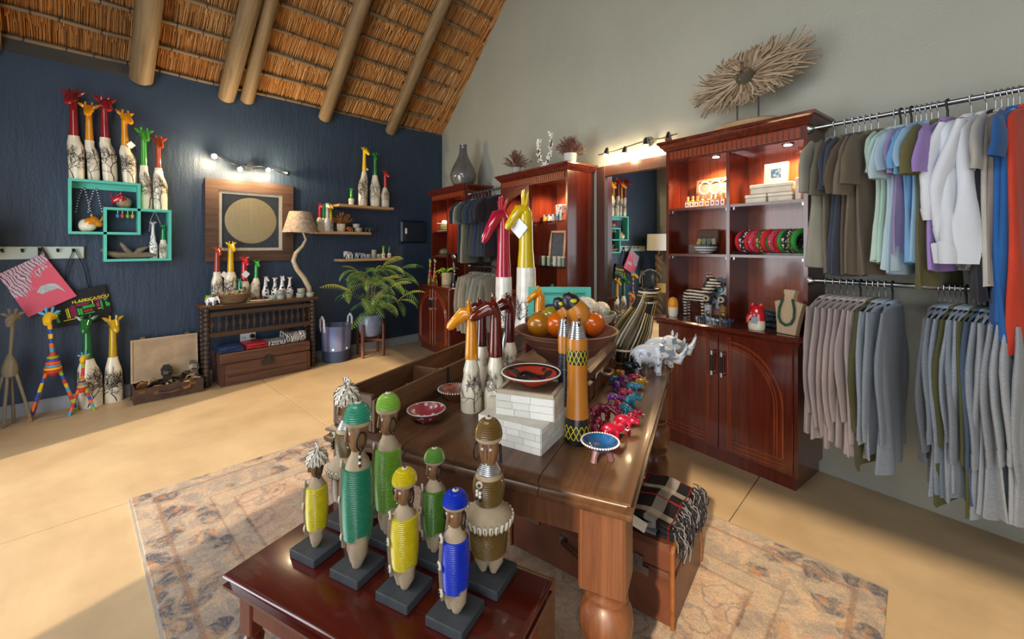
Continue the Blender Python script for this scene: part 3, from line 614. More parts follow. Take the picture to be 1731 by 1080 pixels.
# ---------------------------------------------------------------- framed disc, wall lamp rails
FRW = wood('#33211a', '#5e4434', .6, .8, 0, bump=.8)
fy0, fy1, fz0, fz1 = .972, 1.836, 1.245, 2.13
g = thing('picture_frame', 'wide rustic wooden frame holding a round woven disc behind glass', 'picture', Lp((fy0+fy1)/2, 0, (fz0+fz1)/2), ROTL)
w, h, b = (fy1-fy0)/2, (fz1-fz0)/2, .118
for pts, nm in (([(-w, -h), (w, -h), (w-b, -h+b), (-w+b, -h+b)], 'frame_board'), ([(-w, h), (-w+b, h-b), (w-b, h-b), (w, h)], 'frame_board'), ([(-w, -h), (-w+b, -h+b), (-w+b, h-b), (-w, h)], 'frame_board'), ([(w, -h), (w, h), (w-b, h-b), (w-b, -h+b)], 'frame_board')): MB().prism([(x*.999, z*.999) for x, z in pts], -.045, -.002, 'y').build(nm, FRW, g)
MB().frame(-w+b, w-b, -h+b, h-b, .032, -.030, -.002).build('inner_liner', plain('#c9c1ae', .7), g)
MB().box(-w+b+.03, w-b-.03, -.006, -.001, -h+b+.03, h-b-.03).build('backing', plain('#36404a', .7), g)
n = NT('coiled_disc'); sx_, sy_, sz_ = n.sep(); rr = n.math('SQRT', n.math('ADD', n.math('POWER', sx_, 2), n.math('POWER', sz_, 2))); wv = n.math('SINE', n.math('MULTIPLY', rr, 420)); nn = n.voro(85)
n.bump(wv, .5, .003); DISC = n.done(n.mix(n.ramp(nn, [(.15, (1, 1, 1)), (.25, (0, 0, 0))]), hexc('#a99a78'), hexc('#6b5c44')), .8)
MB().lathe([(.001, -.008), (.245, -.006), (.255, 0), (.245, .004), (.001, .005)], 56).build('woven_disc', DISC, g, (0, -.016, .01), (PI/2, 0, 0))
GL2 = NT('picture_glass'); GL2.p.inputs['Transmission Weight'].default_value = 1; GL2.p.inputs['IOR'].default_value = 1.12; GL2 = GL2.done((.98, .99, 1), .03)
MB().box(-w+b+.004, w-b-.004, -.034, -.032, -h+b+.004, h-b-.004).build('glass_pane', GL2, g)
BULB = glow('#ffd9a0', 26)
def spot_rail(label, pts, heads, wall_n, energy, power_dir):
    """pts: tube path in world; heads: (point, aim) in world"""
    o = pts[0]; g = thing('spotlight_rail', label, 'wall light', o, 0)
    MB().tube([tuple(Vector(p)-Vector(o)) for p in pts], .006, 8).build('rail', STEEL, g)
    c = Vector(pts[len(pts)//2])-Vector(o); MB().tube([tuple(c), tuple(c-Vector(wall_n)*.05)], [.03, .045], 16).build('wall_mount', STEEL, g)
    for k, (p, aim, lit) in enumerate(heads):
        q = Vector(p)-Vector(o); d = Vector(aim).normalized()
        hd = MB().tube([tuple(q-d*.045), tuple(q-d*.02), tuple(q+d*.012), tuple(q+d*.022)], [.012, .020, .026, .027], 14, cap=True).build('lamp_head', STEEL, g)
        MB().ell((0, 0, 0), (.02, .02, .02), 10, 8).build('bulb', BULB if lit else GLASS, hd, q+d*.022)
        if lit:
            lo = lamp('spotlight', 'POINT', Vector(p)+d*.06, energy, (1, .74, .42), radius=.02)
P = [LP(356, 258, .09), LP(380, 272, .09), LP(405, 280, .09), LP(421, 282, .09), LP(441, 281, .09), LP(465, 288, .09), LP(488, 297, .09)]
spot_rail('chrome spotlight rail above the round disc picture on the navy wall', P, [(LP(362, 263, .12), (.75, -.1, -.5), True), (LP(405, 285, .12), (.8, .1, -.5), True), (LP(452, 286, .12), (.7, .2, -.5), True), (LP(485, 292, .12), (.6, .6, -.3), False)], (1, 0, 0), 17.0, None)
# ---------------------------------------------------------------- horn lamp
BONE = plain('#b9ab8e', .4, var=.15, vs=20)
n = NT('mottled_hide_shade'); f = n.noise(26, 5, None, .7); HIDE = n.done(n.ramp(f, [(.3, hexc('#7d6a58')), (.6, hexc('#b4a28c'))]), .7); HIDE.node_tree.nodes['Principled BSDF'].inputs['Transmission Weight'].default_value = 0
p0 = Lp(LW(522, 498, .20)[0], .20, CZ); g = thing('horn_lamp', 'table lamp with a spiral horn stem and mottled hide shade', 'lamp', p0, ROTL)
path = []
for px, py, rr in ((523, 499, .030), (522, 485, .030), (514, 470, .029), (502, 455, .027), (496, 441, .025), (500, 428, .022), (511, 416, .018), (517, 405, .014), (514, 397, .011), (511, 391, .008)):
    q = LP(px, py, .20); path.append(((q.y-p0.y), 0, q.z-CZ, rr))
MB().tube([(a, b_, c) for a, b_, c, d in path], [d for a, b_, c, d in path], 14, up=(0, 1, 0)).build('horn_stem', BONE, g)
MB().cbox(-.05, .05, -.05, .05, 0, .012, .004).build('base', CONS, g)
xs_ = LP(508, 393, .20).y-p0.y; zb = LP(508, 393, .20).z-CZ; zt = LP(508, 358, .20).z-CZ
m = MB().lathe([(.192, 0), (.118, zt-zb), (.115, zt-zb), (.188, 0)], 36, cap=False); m.f += [(i, (i+1) % 36, 108+(i+1) % 36, 108+i) for i in range(36)]; m.m += [0]*36
m.build('lamp_shade', HIDE, g, (xs_, 0, zb))
MB().tube([(xs_, 0, 0.012), (xs_, 0, zb+.1)], .003, 6).build('rod', BLACK, g)
# ---------------------------------------------------------------- things on the console
def on_console(px, py, v=.15): y, z = LW(px, py, v); return Lp(y, v, CZ)
for px, pb, pt, col, sp, r, lab, cd, hs, ln, v in [(367, 492, 395, '#98301c', .55, .085, 'rust-headed ceramic giraffe at the left of the console table', (.5, .05, .05), 1.0, 0, .10), (390, 496, 393, '#cfa60a', .5, .095, 'yellow-headed ceramic giraffe in front of the disc picture', None, 1.05, 0, .10), (413, 494, 420, '#b01228', .46, .105, 'crimson-headed ceramic giraffe with a white tag on the console table', (.62, .0, .06), 1.35, 0, .12), (405, 494, 455, '#0f8a66', .4, .13, 'small teal-headed ceramic giraffe behind the basket on the console table', None, 1.3, 0, .16), (430, 498, 430, '#2f9a35', .55, .11, 'green-headed ceramic giraffe in the middle of the console table', None, 1.1, .05, .10)]:
    p = on_console(px, pb, v); giraffe(lab, p, ROTL+.15, (pb-pt)*mpp(p)*.98, col, sp, r, .045 if hs < 1.2 else .065, ln, 'giraffes on the console table', hs, None, px, cd, base=r*1.1)
for i, (px, pt) in enumerate(((449, 463), (465, 466), (477, 464), (490, 467))):
    p = on_console(px, 498, .09); giraffe('black and white spotted giraffe figurine, %s of four behind the pots on the console' % ORD[i], p, ROTL+[.5, -.5, .2, -.3][i], (499-pt)*mpp(p), '#c9c9c6', .6, .17, .08, .0, 'spotted giraffes on the console', 1.5, spots_mat('#e8e8e6', '#1a1b20', 30+i, .42), 60+i, tree=False)
def quadruped(label, loc, rotz, L, mat, kind='elephant', fuse=True, name=None, cat=None, group=None, ear=None, horn=None):
    """body length L, facing -y; elephant, rhino or hippo"""
    g = thing(name or kind+'_figurine', label, cat or kind+' figurine', loc, rotz, group, L)
    b = MB().ell((0, .05, .50), (.22, .40, .25), 16, 10)
    for x in (-.13, .13):
        for y in (-.20, .30): b.tube([(x, y, .45), (x*1.05, y, .2), (x*1.08, y, .05), (x*1.08, y, 0)], [.11, .085, .08, .095], 10)
    if kind == 'elephant':
        b.ell((0, -.40, .62), (.17, .19, .19)); b.tube([(0, -.52, .60), (0, -.62, .42), (0, -.64, .24), (0, -.70, .14)], [.10, .07, .05, .035], 10)
    elif kind == 'rhino':
        b.ell((0, -.22, .56), (.20, .2, .24)); b.tube([(0, -.30, .58), (0, -.50, .50), (0, -.70, .38), (0, -.80, .34)], [.19, .155, .125, .10], 12)
    else:
        b.ell((0, -.40, .50), (.17, .2, .17)); b.ell((0, -.58, .44), (.17, .14, .13))
    b.tube([(0, .42, .58), (0, .50, .42), (0, .50, .28)], [.03, .02, .025], 6)
    b.build('body', mat, g, fuse=.035 if fuse else None)
    em = ear or mat
    for s in (-1, 1):
        if kind == 'elephant': MB().ell((s*.22, -.34, .60), (.03, .14, .19), 12, 8, rot=(0, s*.35, s*.35)).build('ear', em, g)
        elif kind == 'rhino': MB().tube([(s*.10, -.34, .72), (s*.15, -.36, .84), (s*.16, -.37, .90)], [.05, .06, .01], 8, flat=.5).build('ear', em, g)
        else: MB().ell((s*.10, -.36, .67), (.035, .03, .05), 8, 6).build('ear', em, g)
        if kind == 'elephant': MB().tube([(s*.09, -.52, .50), (s*.11, -.66, .44), (s*.10, -.74, .50)], [.028, .024, .006], 8).build('tusk', WHITE, g)
    if kind == 'rhino':
        MB().tube([(0, -.74, .42), (0, -.86, .56), (0, -.92, .74), (0, -.92, .82)], [.085, .065, .03, .004], 10).build('horn', horn or mat, g); MB().tube([(0, -.58, .54), (0, -.62, .66), (0, -.63, .74)], [.06, .035, .004], 8).build('horn', horn or mat, g)
    return g
p = on_console(352, 504, .18); g = rhino_head('lime green rhino figurine at the left end of the console table', p, ROTL-PI/2, .075, '#8fae12')
p = on_console(358, 511, .27); quadruped('white and blue patterned elephant figurine on the console table corner', p, ROTL+.9, .11, spots_mat('#e4e8ee', '#5a6684', 6, .36))
WICK = plain('#6a5238', .8, var=.3, vs=60, bump=.6, bs=140)
p = on_console(393, 509, .20); g = thing('wicker_basket', 'shallow oval wicker basket of wrapped bundles on the console table', 'basket', p, ROTL)
for k in range(8): MB().tube([((.105+.006*k)*math.cos(q)*1.15, (.075+.004*k)*math.sin(q), .008+.0115*k) for q in [2*PI*j/28 for j in range(28)]], .0075, 6, closed=True).build('wicker_coil', WICK, g)
MB().lathe([(.001, .004), (.11, .004), (.11, .008), (.001, .008)], 24, sx=1.15, sy=.72).build('basket_floor', WICK, g)
PAP = plain('#c9b28c', .7, var=.15, vs=30)
for i, (dx, dy, hz, rz) in enumerate(((-.09, .0, .09, .3), (-.045, .01, .085, 1.2), (0, -.01, .09, -.4), (.045, .01, .10, .8), (.085, .0, .115, .2), (-.06, -.03, .075, .5), (.03, -.035, .08, 1.0))):
    q = thing('wrapped_bundle', 'cream paper-wrapped bundle in the wicker basket on the console', 'bundle', p+Vector((-dy, dx, .022)), rz, 'bundles in the wicker basket')
    MB().lathe([(.02, 0), (.033, .02), (.028, hz*.55), (.008, hz*.72), (.022, hz), (.004, hz*1.02)], 8).build('paper', PAP, q); MB().tube([(.009*math.cos(t), .009*math.sin(t), hz*.72) for t in [2*PI*j/8 for j in range(8)]], .003, 5, closed=True).build('string', TIE, q)
for i, (px, py, v) in enumerate(((430, 505, .15), (437, 504, .16), (446, 502, .17))):
    quadruped('tiny brown wooden animal, %s of three beside the wicker basket' % ORD[i], on_console(px, py, v), ROTL+.8-i*.6, .055, wood('#5a3a20', '#8a6038', .5), 'hippo' if i % 2 else 'elephant', False, 'wooden_animal', 'animal figurine', 'small wooden animals on the console')
for i in range(7):
    p = on_console(424+5*i, 508, .25+.012*(i % 3)); q = thing('bone_spoon', 'pale bone spoon lying at the front of the console table', 'spoon', p+Vector((0, 0, .006+.004*(i % 2))), ROTL+1.1+.12*(i % 4), 'bone spoons on the console')
    MB().tube([(0, -.06, 0), (0, .03, .002)], [.004, .004], 6).build('handle', BONE, q); MB().ell((0, .045, .001), (.013, .022, .004), 10, 6).build('spoon_bowl', BONE, q)
POTG = plain('#8f9a94', .35, var=.12, vs=18, coat=.2)
def pot(label, loc, r, h, group):
    q = thing('ceramic_pot', label, 'pot', loc, 0, group); MB().lathe([(r*.9, 0), (r*.98, h*.12), (r, h*.85), (r*.98, h), (r*.85, h), (r*.84, h*.3), (.001, h*.25)], 24).build('pot_body', POTG, q)
    MB().lathe([(r*1.01, h*.82), (r*1.03, h*.9), (r*1.01, h*.99)], 24, cap=False).build('rim_band', plain('#b49a78', .6), q); return q
for i, (px, py, v, zz) in enumerate(((461, 508, .22, 0), (474, 510, .24, 0), (488, 507, .21, 0), (474, 495, .23, .052), (508, 506, .23, 0), (524, 505, .24, 0), (509, 491, .22, .052))):
    p = on_console(px, 509, v); y = LW(px, 500, v)[0]
    pot(['round grey ceramic pot, left of the middle pot cluster on the console', 'round grey ceramic pot, front of the middle pot cluster on the console', 'round grey ceramic pot, right of the middle pot cluster on the console', 'round grey ceramic pot stacked on top of the middle cluster on the console', 'round grey ceramic pot under another, left of the lamp horn on the console', 'round grey ceramic pot at the right end of the console, before the lamp horn', 'round grey ceramic pot stacked on the right pair beside the lamp'][i], Lp(y, v, CZ+zz), .046 if zz == 0 else .04, .05, 'grey pots on the console')
# ---------------------------------------------------------------- wall socket, dark wall box
g = thing('wall_socket', 'white double wall socket with a black plug behind the trunk', 'socket', LP(419, 569, 0), ROTL); MB().cbox(-.075, .075, -.012, 0, -.05, .05, .003).build('plate', WHITE, g)
MB().tube([(.04, -.012, .005), (.04, -.045, .005)], [.026, .022], 12).build('plug', BLACK, g)
for x in (-.05, -.03): MB().box(x-.003, x+.003, -.0135, -.012, -.01, .006).build('slot', BLACK, g)
g = thing('wall_box', 'flat dark cover box with a white switch on the navy wall', 'switch box', LP(697, 392, 0), ROTL); MB().cbox(-.21, .21, -.045, 0, -.16, .16, .02).build('cover', plain('#232b36', .45), g); MB().box(-.15, -.12, -.05, -.045, -.03, .05).build('switch', WHITE, g)
# ---------------------------------------------------------------- floating shelves
OAK = wood('#a37e52', '#c9a878', .5, .8, 0)
FS = []
for (pa, pb_, z, lab) in ((573, 666, 1.942, 'upper'), (535, 628, 1.595, 'middle'), (576, 667, 1.25, 'lower')):
    y0, y1 = LW(pa, 0, .2)[0], LW(pb_, 0, .2)[0]
    tag(MB().cbox(y0, y1, -.20, 0, z-.032, z, .003).build('floating_shelf', OAK, None, Lp(0, 0, 0), (0, 0, ROTL)), 'pale oak floating shelf, the %s of three' % lab, 'shelf', 'floating shelves'); FS.append(z)
def onf(k, px, v=.10): y = LW(px, 0, v)[0]; return Lp(y, v, FS[k])
for px, k, pb, pt, col, sp, r, nk, hs, lab, ln in [(594, 0, 344, 317, '#3fa81c', .42, .17, .09, 1.7, 'small lime green-headed giraffe at the left of the upper floating shelf', 0), (613, 0, 343, 242, '#d9b40c', .58, .085, .032, .9, 'tall yellow-headed ceramic giraffe on the upper floating shelf', .04), (634, 0, 344, 252, '#11702e', .58, .09, .036, 1.0, 'green-headed ceramic giraffe on the upper floating shelf', 0), (651, 0, 345, 284, '#a82014', .55, .13, .05, 1.2, 'short red-headed ceramic giraffe at the right of the upper floating shelf', 0), (541, 1, 387, 341, '#a81430', .5, .13, .06, 1.2, 'crimson-headed ceramic giraffe at the left of the middle floating shelf', 0), (548, 1, 387, 342, '#12803e', .5, .12, .06, 1.2, 'green-headed ceramic giraffe beside the crimson one on the middle floating shelf', 0), (553, 1, 388, 341, '#d6d6d2', .5, .13, .06, 1.2, 'white ceramic giraffe on the middle floating shelf', 0), (559, 1, 388, 342, '#d3b80e', .5, .11, .06, 1.1, 'yellow-headed ceramic giraffe against the dried plant on the middle floating shelf', 0)]:
    v = .10 if k == 0 else (.14 if px in (541, 553) else .06); p = onf(k, px, v); giraffe(lab, p, ROTL+(.2 if px % 2 else -.3), (pb-pt)*mpp(p), col, sp, r, nk, ln, 'giraffes on the floating shelves', hs, None if px != 553 else plain('#e2e1dc', .25, coat=.5), px, (.62, .02, .03) if px == 613 else None, tree=(px != 553), trees=2)
def dried_plant(label, loc, R, hgt, cols, pr, ph, potmat, n=90, seed=1, name='dried_plant'):
    rnd = random.Random(seed); g = thing(name, label, 'plant', loc, 0)
    MB().lathe([(pr*.8, 0), (pr*.95, ph*.3), (pr, ph), (pr*.88, ph), (pr*.85, ph*.85), (.001, ph*.8)], 20).build('pot', potmat, g)
    mats = [plain(c, .8, var=.2, vs=30) for c in cols]; mb = MB()
    for i in range(n):
        a = rnd.uniform(0, 2*PI); e = rnd.uniform(.05, 1.45); L = rnd.uniform(.75, 1.05); d = Vector((math.cos(a)*math.sin(e)*R, math.sin(a)*math.sin(e)*R, math.cos(e)*hgt))*L; k = rnd.randrange(len(mats))
        P = [Vector((d.x*.06, d.y*.06, ph*.8)), Vector((d.x*.5, d.y*.5, ph+d.z*.62)), Vector((d.x, d.y, ph+d.z))]; mb.tube(P, [.0025, .002, .0012], 4, k)
        for t in range(9):
            q = P[1].lerp(P[2], rnd.uniform(-.3, 1)); w = Vector((rnd.gauss(0, 1), rnd.gauss(0, 1), rnd.gauss(.3, 1))).normalized()*R*.13; s = w.cross(Vector((.3, .5, .8))).normalized()*R*.022
            mb.add([q, q+w*.5+s, q+w, q+w*.5-s], [(0, 1, 2, 3)], k)
    mb.build('dry_foliage', mats, g, smooth=0); return g
dried_plant('orange-brown dried plant in a small white pot on the middle floating shelf', onf(1, 577, .10), .16, .15, ('#8a5424', '#a8703a', '#6e3e1c', '#b08040'), .052, .10, plain('#c9b9a0', .6), 80, 3)
quadruped('small orange elephant figurine with dark spots on the middle floating shelf', onf(1, 592, .12), ROTL-1.2, .085, spots_mat('#c9731a', '#5a2c0c', 7, .28))
pot('grey ceramic pot on the middle floating shelf, lower of two', onf(1, 606, .12), .05, .055, 'pots on the floating shelves'); pot('grey ceramic pot on the middle floating shelf, stacked upper of two', onf(1, 605, .12)+Vector((0, -.02, .056)), .046, .05, 'pots on the floating shelves')
quadruped('dark teal hippo figurine at the right end of the middle floating shelf', onf(1, 622, .12), ROTL+1.3, .10, glaze('#1c4648'), 'hippo')
quadruped('white patterned elephant figurine at the left of the lower floating shelf', onf(2, 590, .12), ROTL-1.2, .125, spots_mat('#e6e8ea', '#3c4658', 7, .34)); quadruped('grey patterned elephant figurine, second on the lower floating shelf', onf(2, 603, .12), ROTL-.4, .10, spots_mat('#aebccb', '#3c4658', 7, .32))
quadruped('pale blue elephant figurine, third on the lower floating shelf', onf(2, 613, .12), ROTL-1.4, .095, plain('#a9bccc', .4, coat=.3)); 
for i, (px, zz) in enumerate(((622, 0), (631, 0), (640, 0), (632, .056))):
    pot('grey ceramic pot on the lower floating shelf, %s' % ['left of three', 'middle of three', 'right of three', 'stacked on the other three'][i], onf(2, px, .10)+Vector((0, 0, zz)), .034, .055, 'pots on the floating shelves')
for px, col, lab in ((648, '#8fae18', 'lime-headed giraffe figurine on the lower floating shelf'), (658, '#0e5a4e', 'dark teal-headed giraffe figurine at the right end of the lower floating shelf')):
    p = onf(2, px, .12); giraffe(lab, p, ROTL-.2, .155, col, .42, .16, .10, 0, None, 1.7, None, px, trees=1)
# ---------------------------------------------------------------- bucket bag and fern
BAGC = n = NT('patch_denim'); sx_, sy_, sz_ = n.sep(); an = n.math('ARCTAN2', sy_, sx_); st = n.voro(1.2, None); bk = n.math('FRACT', n.math('MULTIPLY', an, 1.3))
BAGC = n.done(n.mix(n.ramp(n.math('FRACT', n.math('MULTIPLY', an, .95)), [(.0, hexc('#565b78')), (.5, hexc('#4b4560')), (.52, hexc('#5e6f94'))], 'CONSTANT'), hexc('#3a3a50'), hexc('#4a4b64'), 'MIX') if False else n.ramp(n.math('FRACT', n.math('MULTIPLY', an, .95)), [(.0, hexc('#6a6f8e')), (.45, hexc('#554e66')), (.7, hexc('#5f74a0'))], 'CONSTANT'), .9)
p = T(562, 606); g = thing('fabric_bucket_bag', 'purple-blue patchwork fabric bucket with pale rope handles beside the console', 'storage bag', (XL+.195, 2.285, 0), ROTL)
MB().lathe([(.155, .0), (.16, .02), (.165, .14)], 28).build('base_band', plain('#2c3850', .9), g)
MB().lathe([(.164, .135), (.172, .30), (.175, .44), (.168, .44), (.16, .16), (.001, .15)], 28).build('bag_body', BAGC, g); MB().tube([(.172*math.cos(q), .172*math.sin(q), .44) for q in [2*PI*j/28 for j in range(28)]], .005, 6, closed=True).build('hem', plain('#4a4458', .9), g)
for s in (-1, 1): MB().tube([(s*.165-.0, -.05, .37), (s*.172, -.055, .44), (s*.175, -.05, .52), (s*.175, 0, .555), (s*.175, .05, .52), (s*.172, .055, .44), (s*.165, .05, .37)], .013, 8).build('rope_handle', plain('#c9ccd0', .9), g)
for q in (-2.2, -1.2): MB().box(-.012, .012, -.003, 0, -.012, .012).build('label_patch', WHITE, g, (.168*math.cos(q), .168*math.sin(q), .165), (0, 0, q+PI/2))
g = thing('plant_stand', 'mid-brown wooden four-legged plant stand under the fern pot', 'plant stand', (-5.13, 2.70, 0), .55)
STW = wood('#5a3220', '#7e4a30', .45, 1, 2)
for i in range(4): a = i*PI/2; MB().cbox(-.018, .018, -.012, .012, 0, .42, .004).build('leg', STW, g, (.185*math.cos(a), .185*math.sin(a), 0), (0, 0, a+PI/2))
for a in (0, PI/2): MB().box(-.172, .172, -.014, .014, .19+a*.018, .215+a*.018).build('cross_bar', STW, g, (0, 0, 0), (0, 0, a))
n = NT('blue_grey_glaze'); POTB = n.done(n.ramp(n.noise(5, 5), [(.3, hexc('#4e5a72')), (.7, hexc('#8290ac'))]), .3, 0, .3)
g = thing('potted_fern', 'large arching green fern in a blue-grey pot on the wooden stand', 'fern', (-5.13, 2.70, .246), 0)
MB().lathe([(.09, 0), (.125, .02), (.158, .10), (.162, .17), (.145, .26), (.135, .28), (.125, .28), (.13, .25), (.001, .24)], 32).build('pot', POTB, g)
def frond(L, e0, droop, mat, rnd, twist):
    """one fern frond in the xz plane: rachis and two rows of toothed leaflets"""
    mb = MB(); n = 15; P = []; x = z = 0; e = e0
    for i in range(n+1): P.append(Vector((x, 0, z))); e -= droop/n*(.4+1.2*i/n); x += math.cos(e)*L/n; z += math.sin(e)*L/n
    mb.tube(P, [.004*(1-.75*i/n) for i in range(n+1)], 4)
    for i in range(2, n+1):
        t = i/n; w = L*.24*math.sin(PI*min(1, (t-.12)*1.05+.06))**.7*(1-.25*t) if t < .97 else L*.02
        d = (P[min(n, i+1)]-P[i-1]).normalized(); up = Vector((-d.z, 0, d.x))
        for s in (-1, 1):
            for half in (0,):
                q = P[i]+d*(half*L/n); a = (Vector((0, s, 0))*.9+d*.45-up*(.22+.2*twist)).normalized(); b = (d*.8+up*.1).normalized(); h = L/n*.30
                vs = [q-b*h*.6]; k = 5
                for j in range(1, k): vs.append(q+a*w*j/k-b*h*(1.15 if j % 2 else .6)*(1-j/k*.7)-up*w*.12*(j/k)**2)
                vs.append(q+a*w-up*w*.12)
                for j in range(k-1, 0, -1): vs.append(q+a*w*j/k+b*h*(1.15 if j % 2 else .6)*(1-j/k*.7)-up*w*.12*(j/k)**2)
                vs.append(q+b*h*.6); mb.add(vs, [tuple(range(len(vs)))])
    return mb
FER = [plain('#5f8a3c', .5, var=.3, vs=14), plain('#8aa84a', .5, var=.3, vs=14), plain('#47733a', .5, var=.3, vs=14), plain('#b4b650', .5, var=.25, vs=14)]
rnd = random.Random(8)
fr_ = [frond(L, e, d, None, rnd, t).mesh('frond', FER[k]) for L, e, d, k, t in ((.44, .55, 1.3, 0, .2), (.38, .3, 1.6, 1, .5), (.36, .0, 1.2, 2, .3), (.42, .8, 1.2, 3, .1), (.34, .4, 2.0, 1, .8), (.40, -.2, .9, 0, .4))]
STEMM = plain('#6f7a4a', .6)
for i in range(20):
    a = 2*PI*i*.381966+.4; inw = math.cos(a); rr = rnd.uniform(.22, .46); hh = rnd.uniform(.12, .60)
    if i % 3 == 0: rr *= .5; hh = rnd.uniform(.48, .66)
    if inw < -.2: rr = min(rr, .10)
    tip = Vector((rr*math.cos(a), rr*math.sin(a), .25+hh)); MB().tube([(.03*math.cos(a), .03*math.sin(a), .245), (tip.x*.45, tip.y*.45, .25+hh*.75), tuple(tip)], [.004, .0035, .0025], 5).build('stem', STEMM, g)
    for j in range(4):
        b_ = a+(j-1.5)*.75+rnd.uniform(-.25, .25); s_ = rnd.uniform(.9, 1.2)
        if math.cos(b_) < 0: s_ *= max(.3, .95+.75*math.cos(b_)-.0) if tip.x > 0 else max(.28, .7+.6*math.cos(b_))
        q_ = Vector((tip.x*.45, tip.y*.45, .25+hh*.75)) if j == 3 else tip
        link('frond', fr_[(i+j) % 6], g, q_, (rnd.uniform(-.4, .4), 0, b_), (s_, s_, s_))
# ---------------------------------------------------------------- mahogany cabinets along the right wall
def R0(u): return Rp(u, 0, 0)
def handle(parent, x, y, z):
    h = MB().tube([(x, y-.025, z-.07), (x, y-.025, z+.07)], .009, 10).build('handle', plain('#2c2a2c', .3, .8), parent)
    for s in (-1, 1): MB().tube([(x, y, z+s*.062), (x, y-.025, z+s*.062), (x, y-.028, z+s*.062)], .008, 8).build('handle_end', STEEL, h); 
    for s in (-1, 1): MB().tube([(x, y-.025, z+s*.052), (x, y-.025, z+s*.08)], .0105, 10).build('handle_sleeve', STEEL, h)
def arch_door(g, x0, x1, z0, z1, y, hinge, name='door'):
    """cabinet door; hinge = -1 hinged left. raised quarter arch that springs from the handle stile"""
    d = MB().cbox(x0, x1, y-.02, y, z0, z1, .003).build(name, MAHOG, g)
    s = 1 if hinge < 0 else -1                                 # the handle stile is on this side
    xs = (x1-.075) if s > 0 else (x0+.075); xo = (x0+.05) if s > 0 else (x1-.05)
    zt = z1-.03; W = abs(xs-xo); Hh = .34
    for k, off in enumerate((0, .03, .045)):
        pts = [(xo+s*off, y-.021, z0+.085+.0*off)]+[(xo+s*off, y-.021, zt-Hh-.02)]
        for i in range(1, 11): a = PI/2*i/10; pts.append((xs-s*(W-off)*math.cos(a), y-.021, zt-Hh-.02+(Hh-off*1.0)*math.sin(a)))
        MB().tube(pts, .0045 if k else .006, 6).build('arch_moulding', MAHOG_L, d)
    for k in range(3): MB().tube([(min(xs, xo)+.002, y-.021, z0+.03+.025*k), (max(xs, xo), y-.021, z0+.03+.025*k)], .0045, 6).build('base_moulding', MAHOG_L, d)
    for dx in (0, .012): MB().tube([(xs+s*dx, y-.021, z0+.02), (xs+s*dx, y-.021, z1-.02)], .004, 6).build('stile_moulding', MAHOG_L, d)
    handle(d, (x1-.03) if s > 0 else (x0+.03), y-.02, z1-.20); return d
def hutch(label, uc, hw, dl, du, bays=True, doors=True, shelves=((1.70,), (1.70,)), top=2.2, glass=False):
    g = thing('mahogany_cabinet', label, 'cabinet', R0(uc), ROTR); lw = hw-.012; CT = .895
    MB().box(-lw+.02, lw-.02, -dl+.03, 0, 0, .085).build('plinth', MAHOG, g)
    for s in (-1, 1): MB().box(min(s*lw, s*(lw-.02)), max(s*lw, s*(lw-.02)), -dl, 0, .085, CT-.035).build('lower_side', MAHOG, g)
    MB().box(-lw+.02, lw-.02, -.012, 0, .085, CT-.035).build('lower_back', MAHOG, g); MB().box(-lw+.02, lw-.02, -dl+.02, -.012, .085, .105).build('lower_floor', MAHOG, g)
    arch_door(g, -lw+.022, -.002, .095, CT-.04, -dl+.005, -1); arch_door(g, .002, lw-.022, .095, CT-.04, -dl+.005, 1)
    m = MB().cbox(-hw-.015, hw+.015, -dl-.035, 0, CT-.035, CT, .012); m.box(-hw, hw, -dl-.012, 0, CT-.05, CT-.035); m.build('counter_top', MAHOG, g)
    for s in (-1, 1): MB().box(min(s*hw, s*(hw-.022)), max(s*hw, s*(hw-.022)), -du, 0, CT, top-.07).build('upper_side', MAHOG if s > 0 else MAHOG, g)
    MB().box(-hw+.022, hw-.022, -.012, 0, CT, top-.07).build('back_panel', MAHOG_L, g)
    MB().box(-.011, .011, -du, -.012, CT, top-.155).build('divider', MAHOG, g)
    MB().box(-hw+.022, hw-.022, -du+.01, -.012, top-.13, top-.115).build('top_panel', MAHOG_L, g)
    fz = MB().box(-hw+.022, hw-.022, -du, -du+.02, top-.155, top-.07).build('frieze', MAHOG, g)
    nd = int((2*hw-.08)/.03); dm = MB().box(-.0115, .0115, -.008, 0, -.028, .028).mesh('dentil', MAHOG_L)
    for i in range(nd): link('dentil', dm, fz, (-hw+.05+i*(2*hw-.10)/(nd-1), -du, top-.112))
    m = MB(); pr = [(0, 0), (.012, .008), (.018, .022), (.03, .03), (.038, .048), (.05, .055), (.05, .072), (0, .072)]
    n_ = len(pr); lo_ = []
    for (o, zz) in pr: lo_ += [(-hw-o, 0, top-.075+zz), (-hw-o, -du-o, top-.075+zz), (hw+o, -du-o, top-.075+zz), (hw+o, 0, top-.075+zz)]
    fs = [(k*4+i, k*4+(i+1) % 4, (k+1)*4+(i+1) % 4, (k+1)*4+i) for k in range(n_-2) for i in range(3)]
    fs += [((n_-2)*4, (n_-2)*4+1, (n_-2)*4+2, (n_-2)*4+3), (3, 2, 1, 0)]+[(k*4+3, (k+1)*4+3, (k+1)*4, k*4) for k in range(n_-2)]
    m.add(lo_[:-4], fs).build('cornice', MAHOG, g)
    for b, zs in enumerate(shelves):
        x0, x1 = ((-hw+.022, -.011), (.011, hw-.022))[b]
        for z in zs:
            sh = MB().box(x0, x1, -du+.004, -.012, z-.018, z).build('shelf', (GLASS if glass else MAHOG), g); 
            for xx in (x0+.012, x1-.012): MB().box(xx-.006, xx+.006, -du+.03, -du+.05, z-.035, z-.018).build('shelf_pin', STEEL, g)
    return g
UC, HW, DL, DU = 4.585, .462, .40, .285
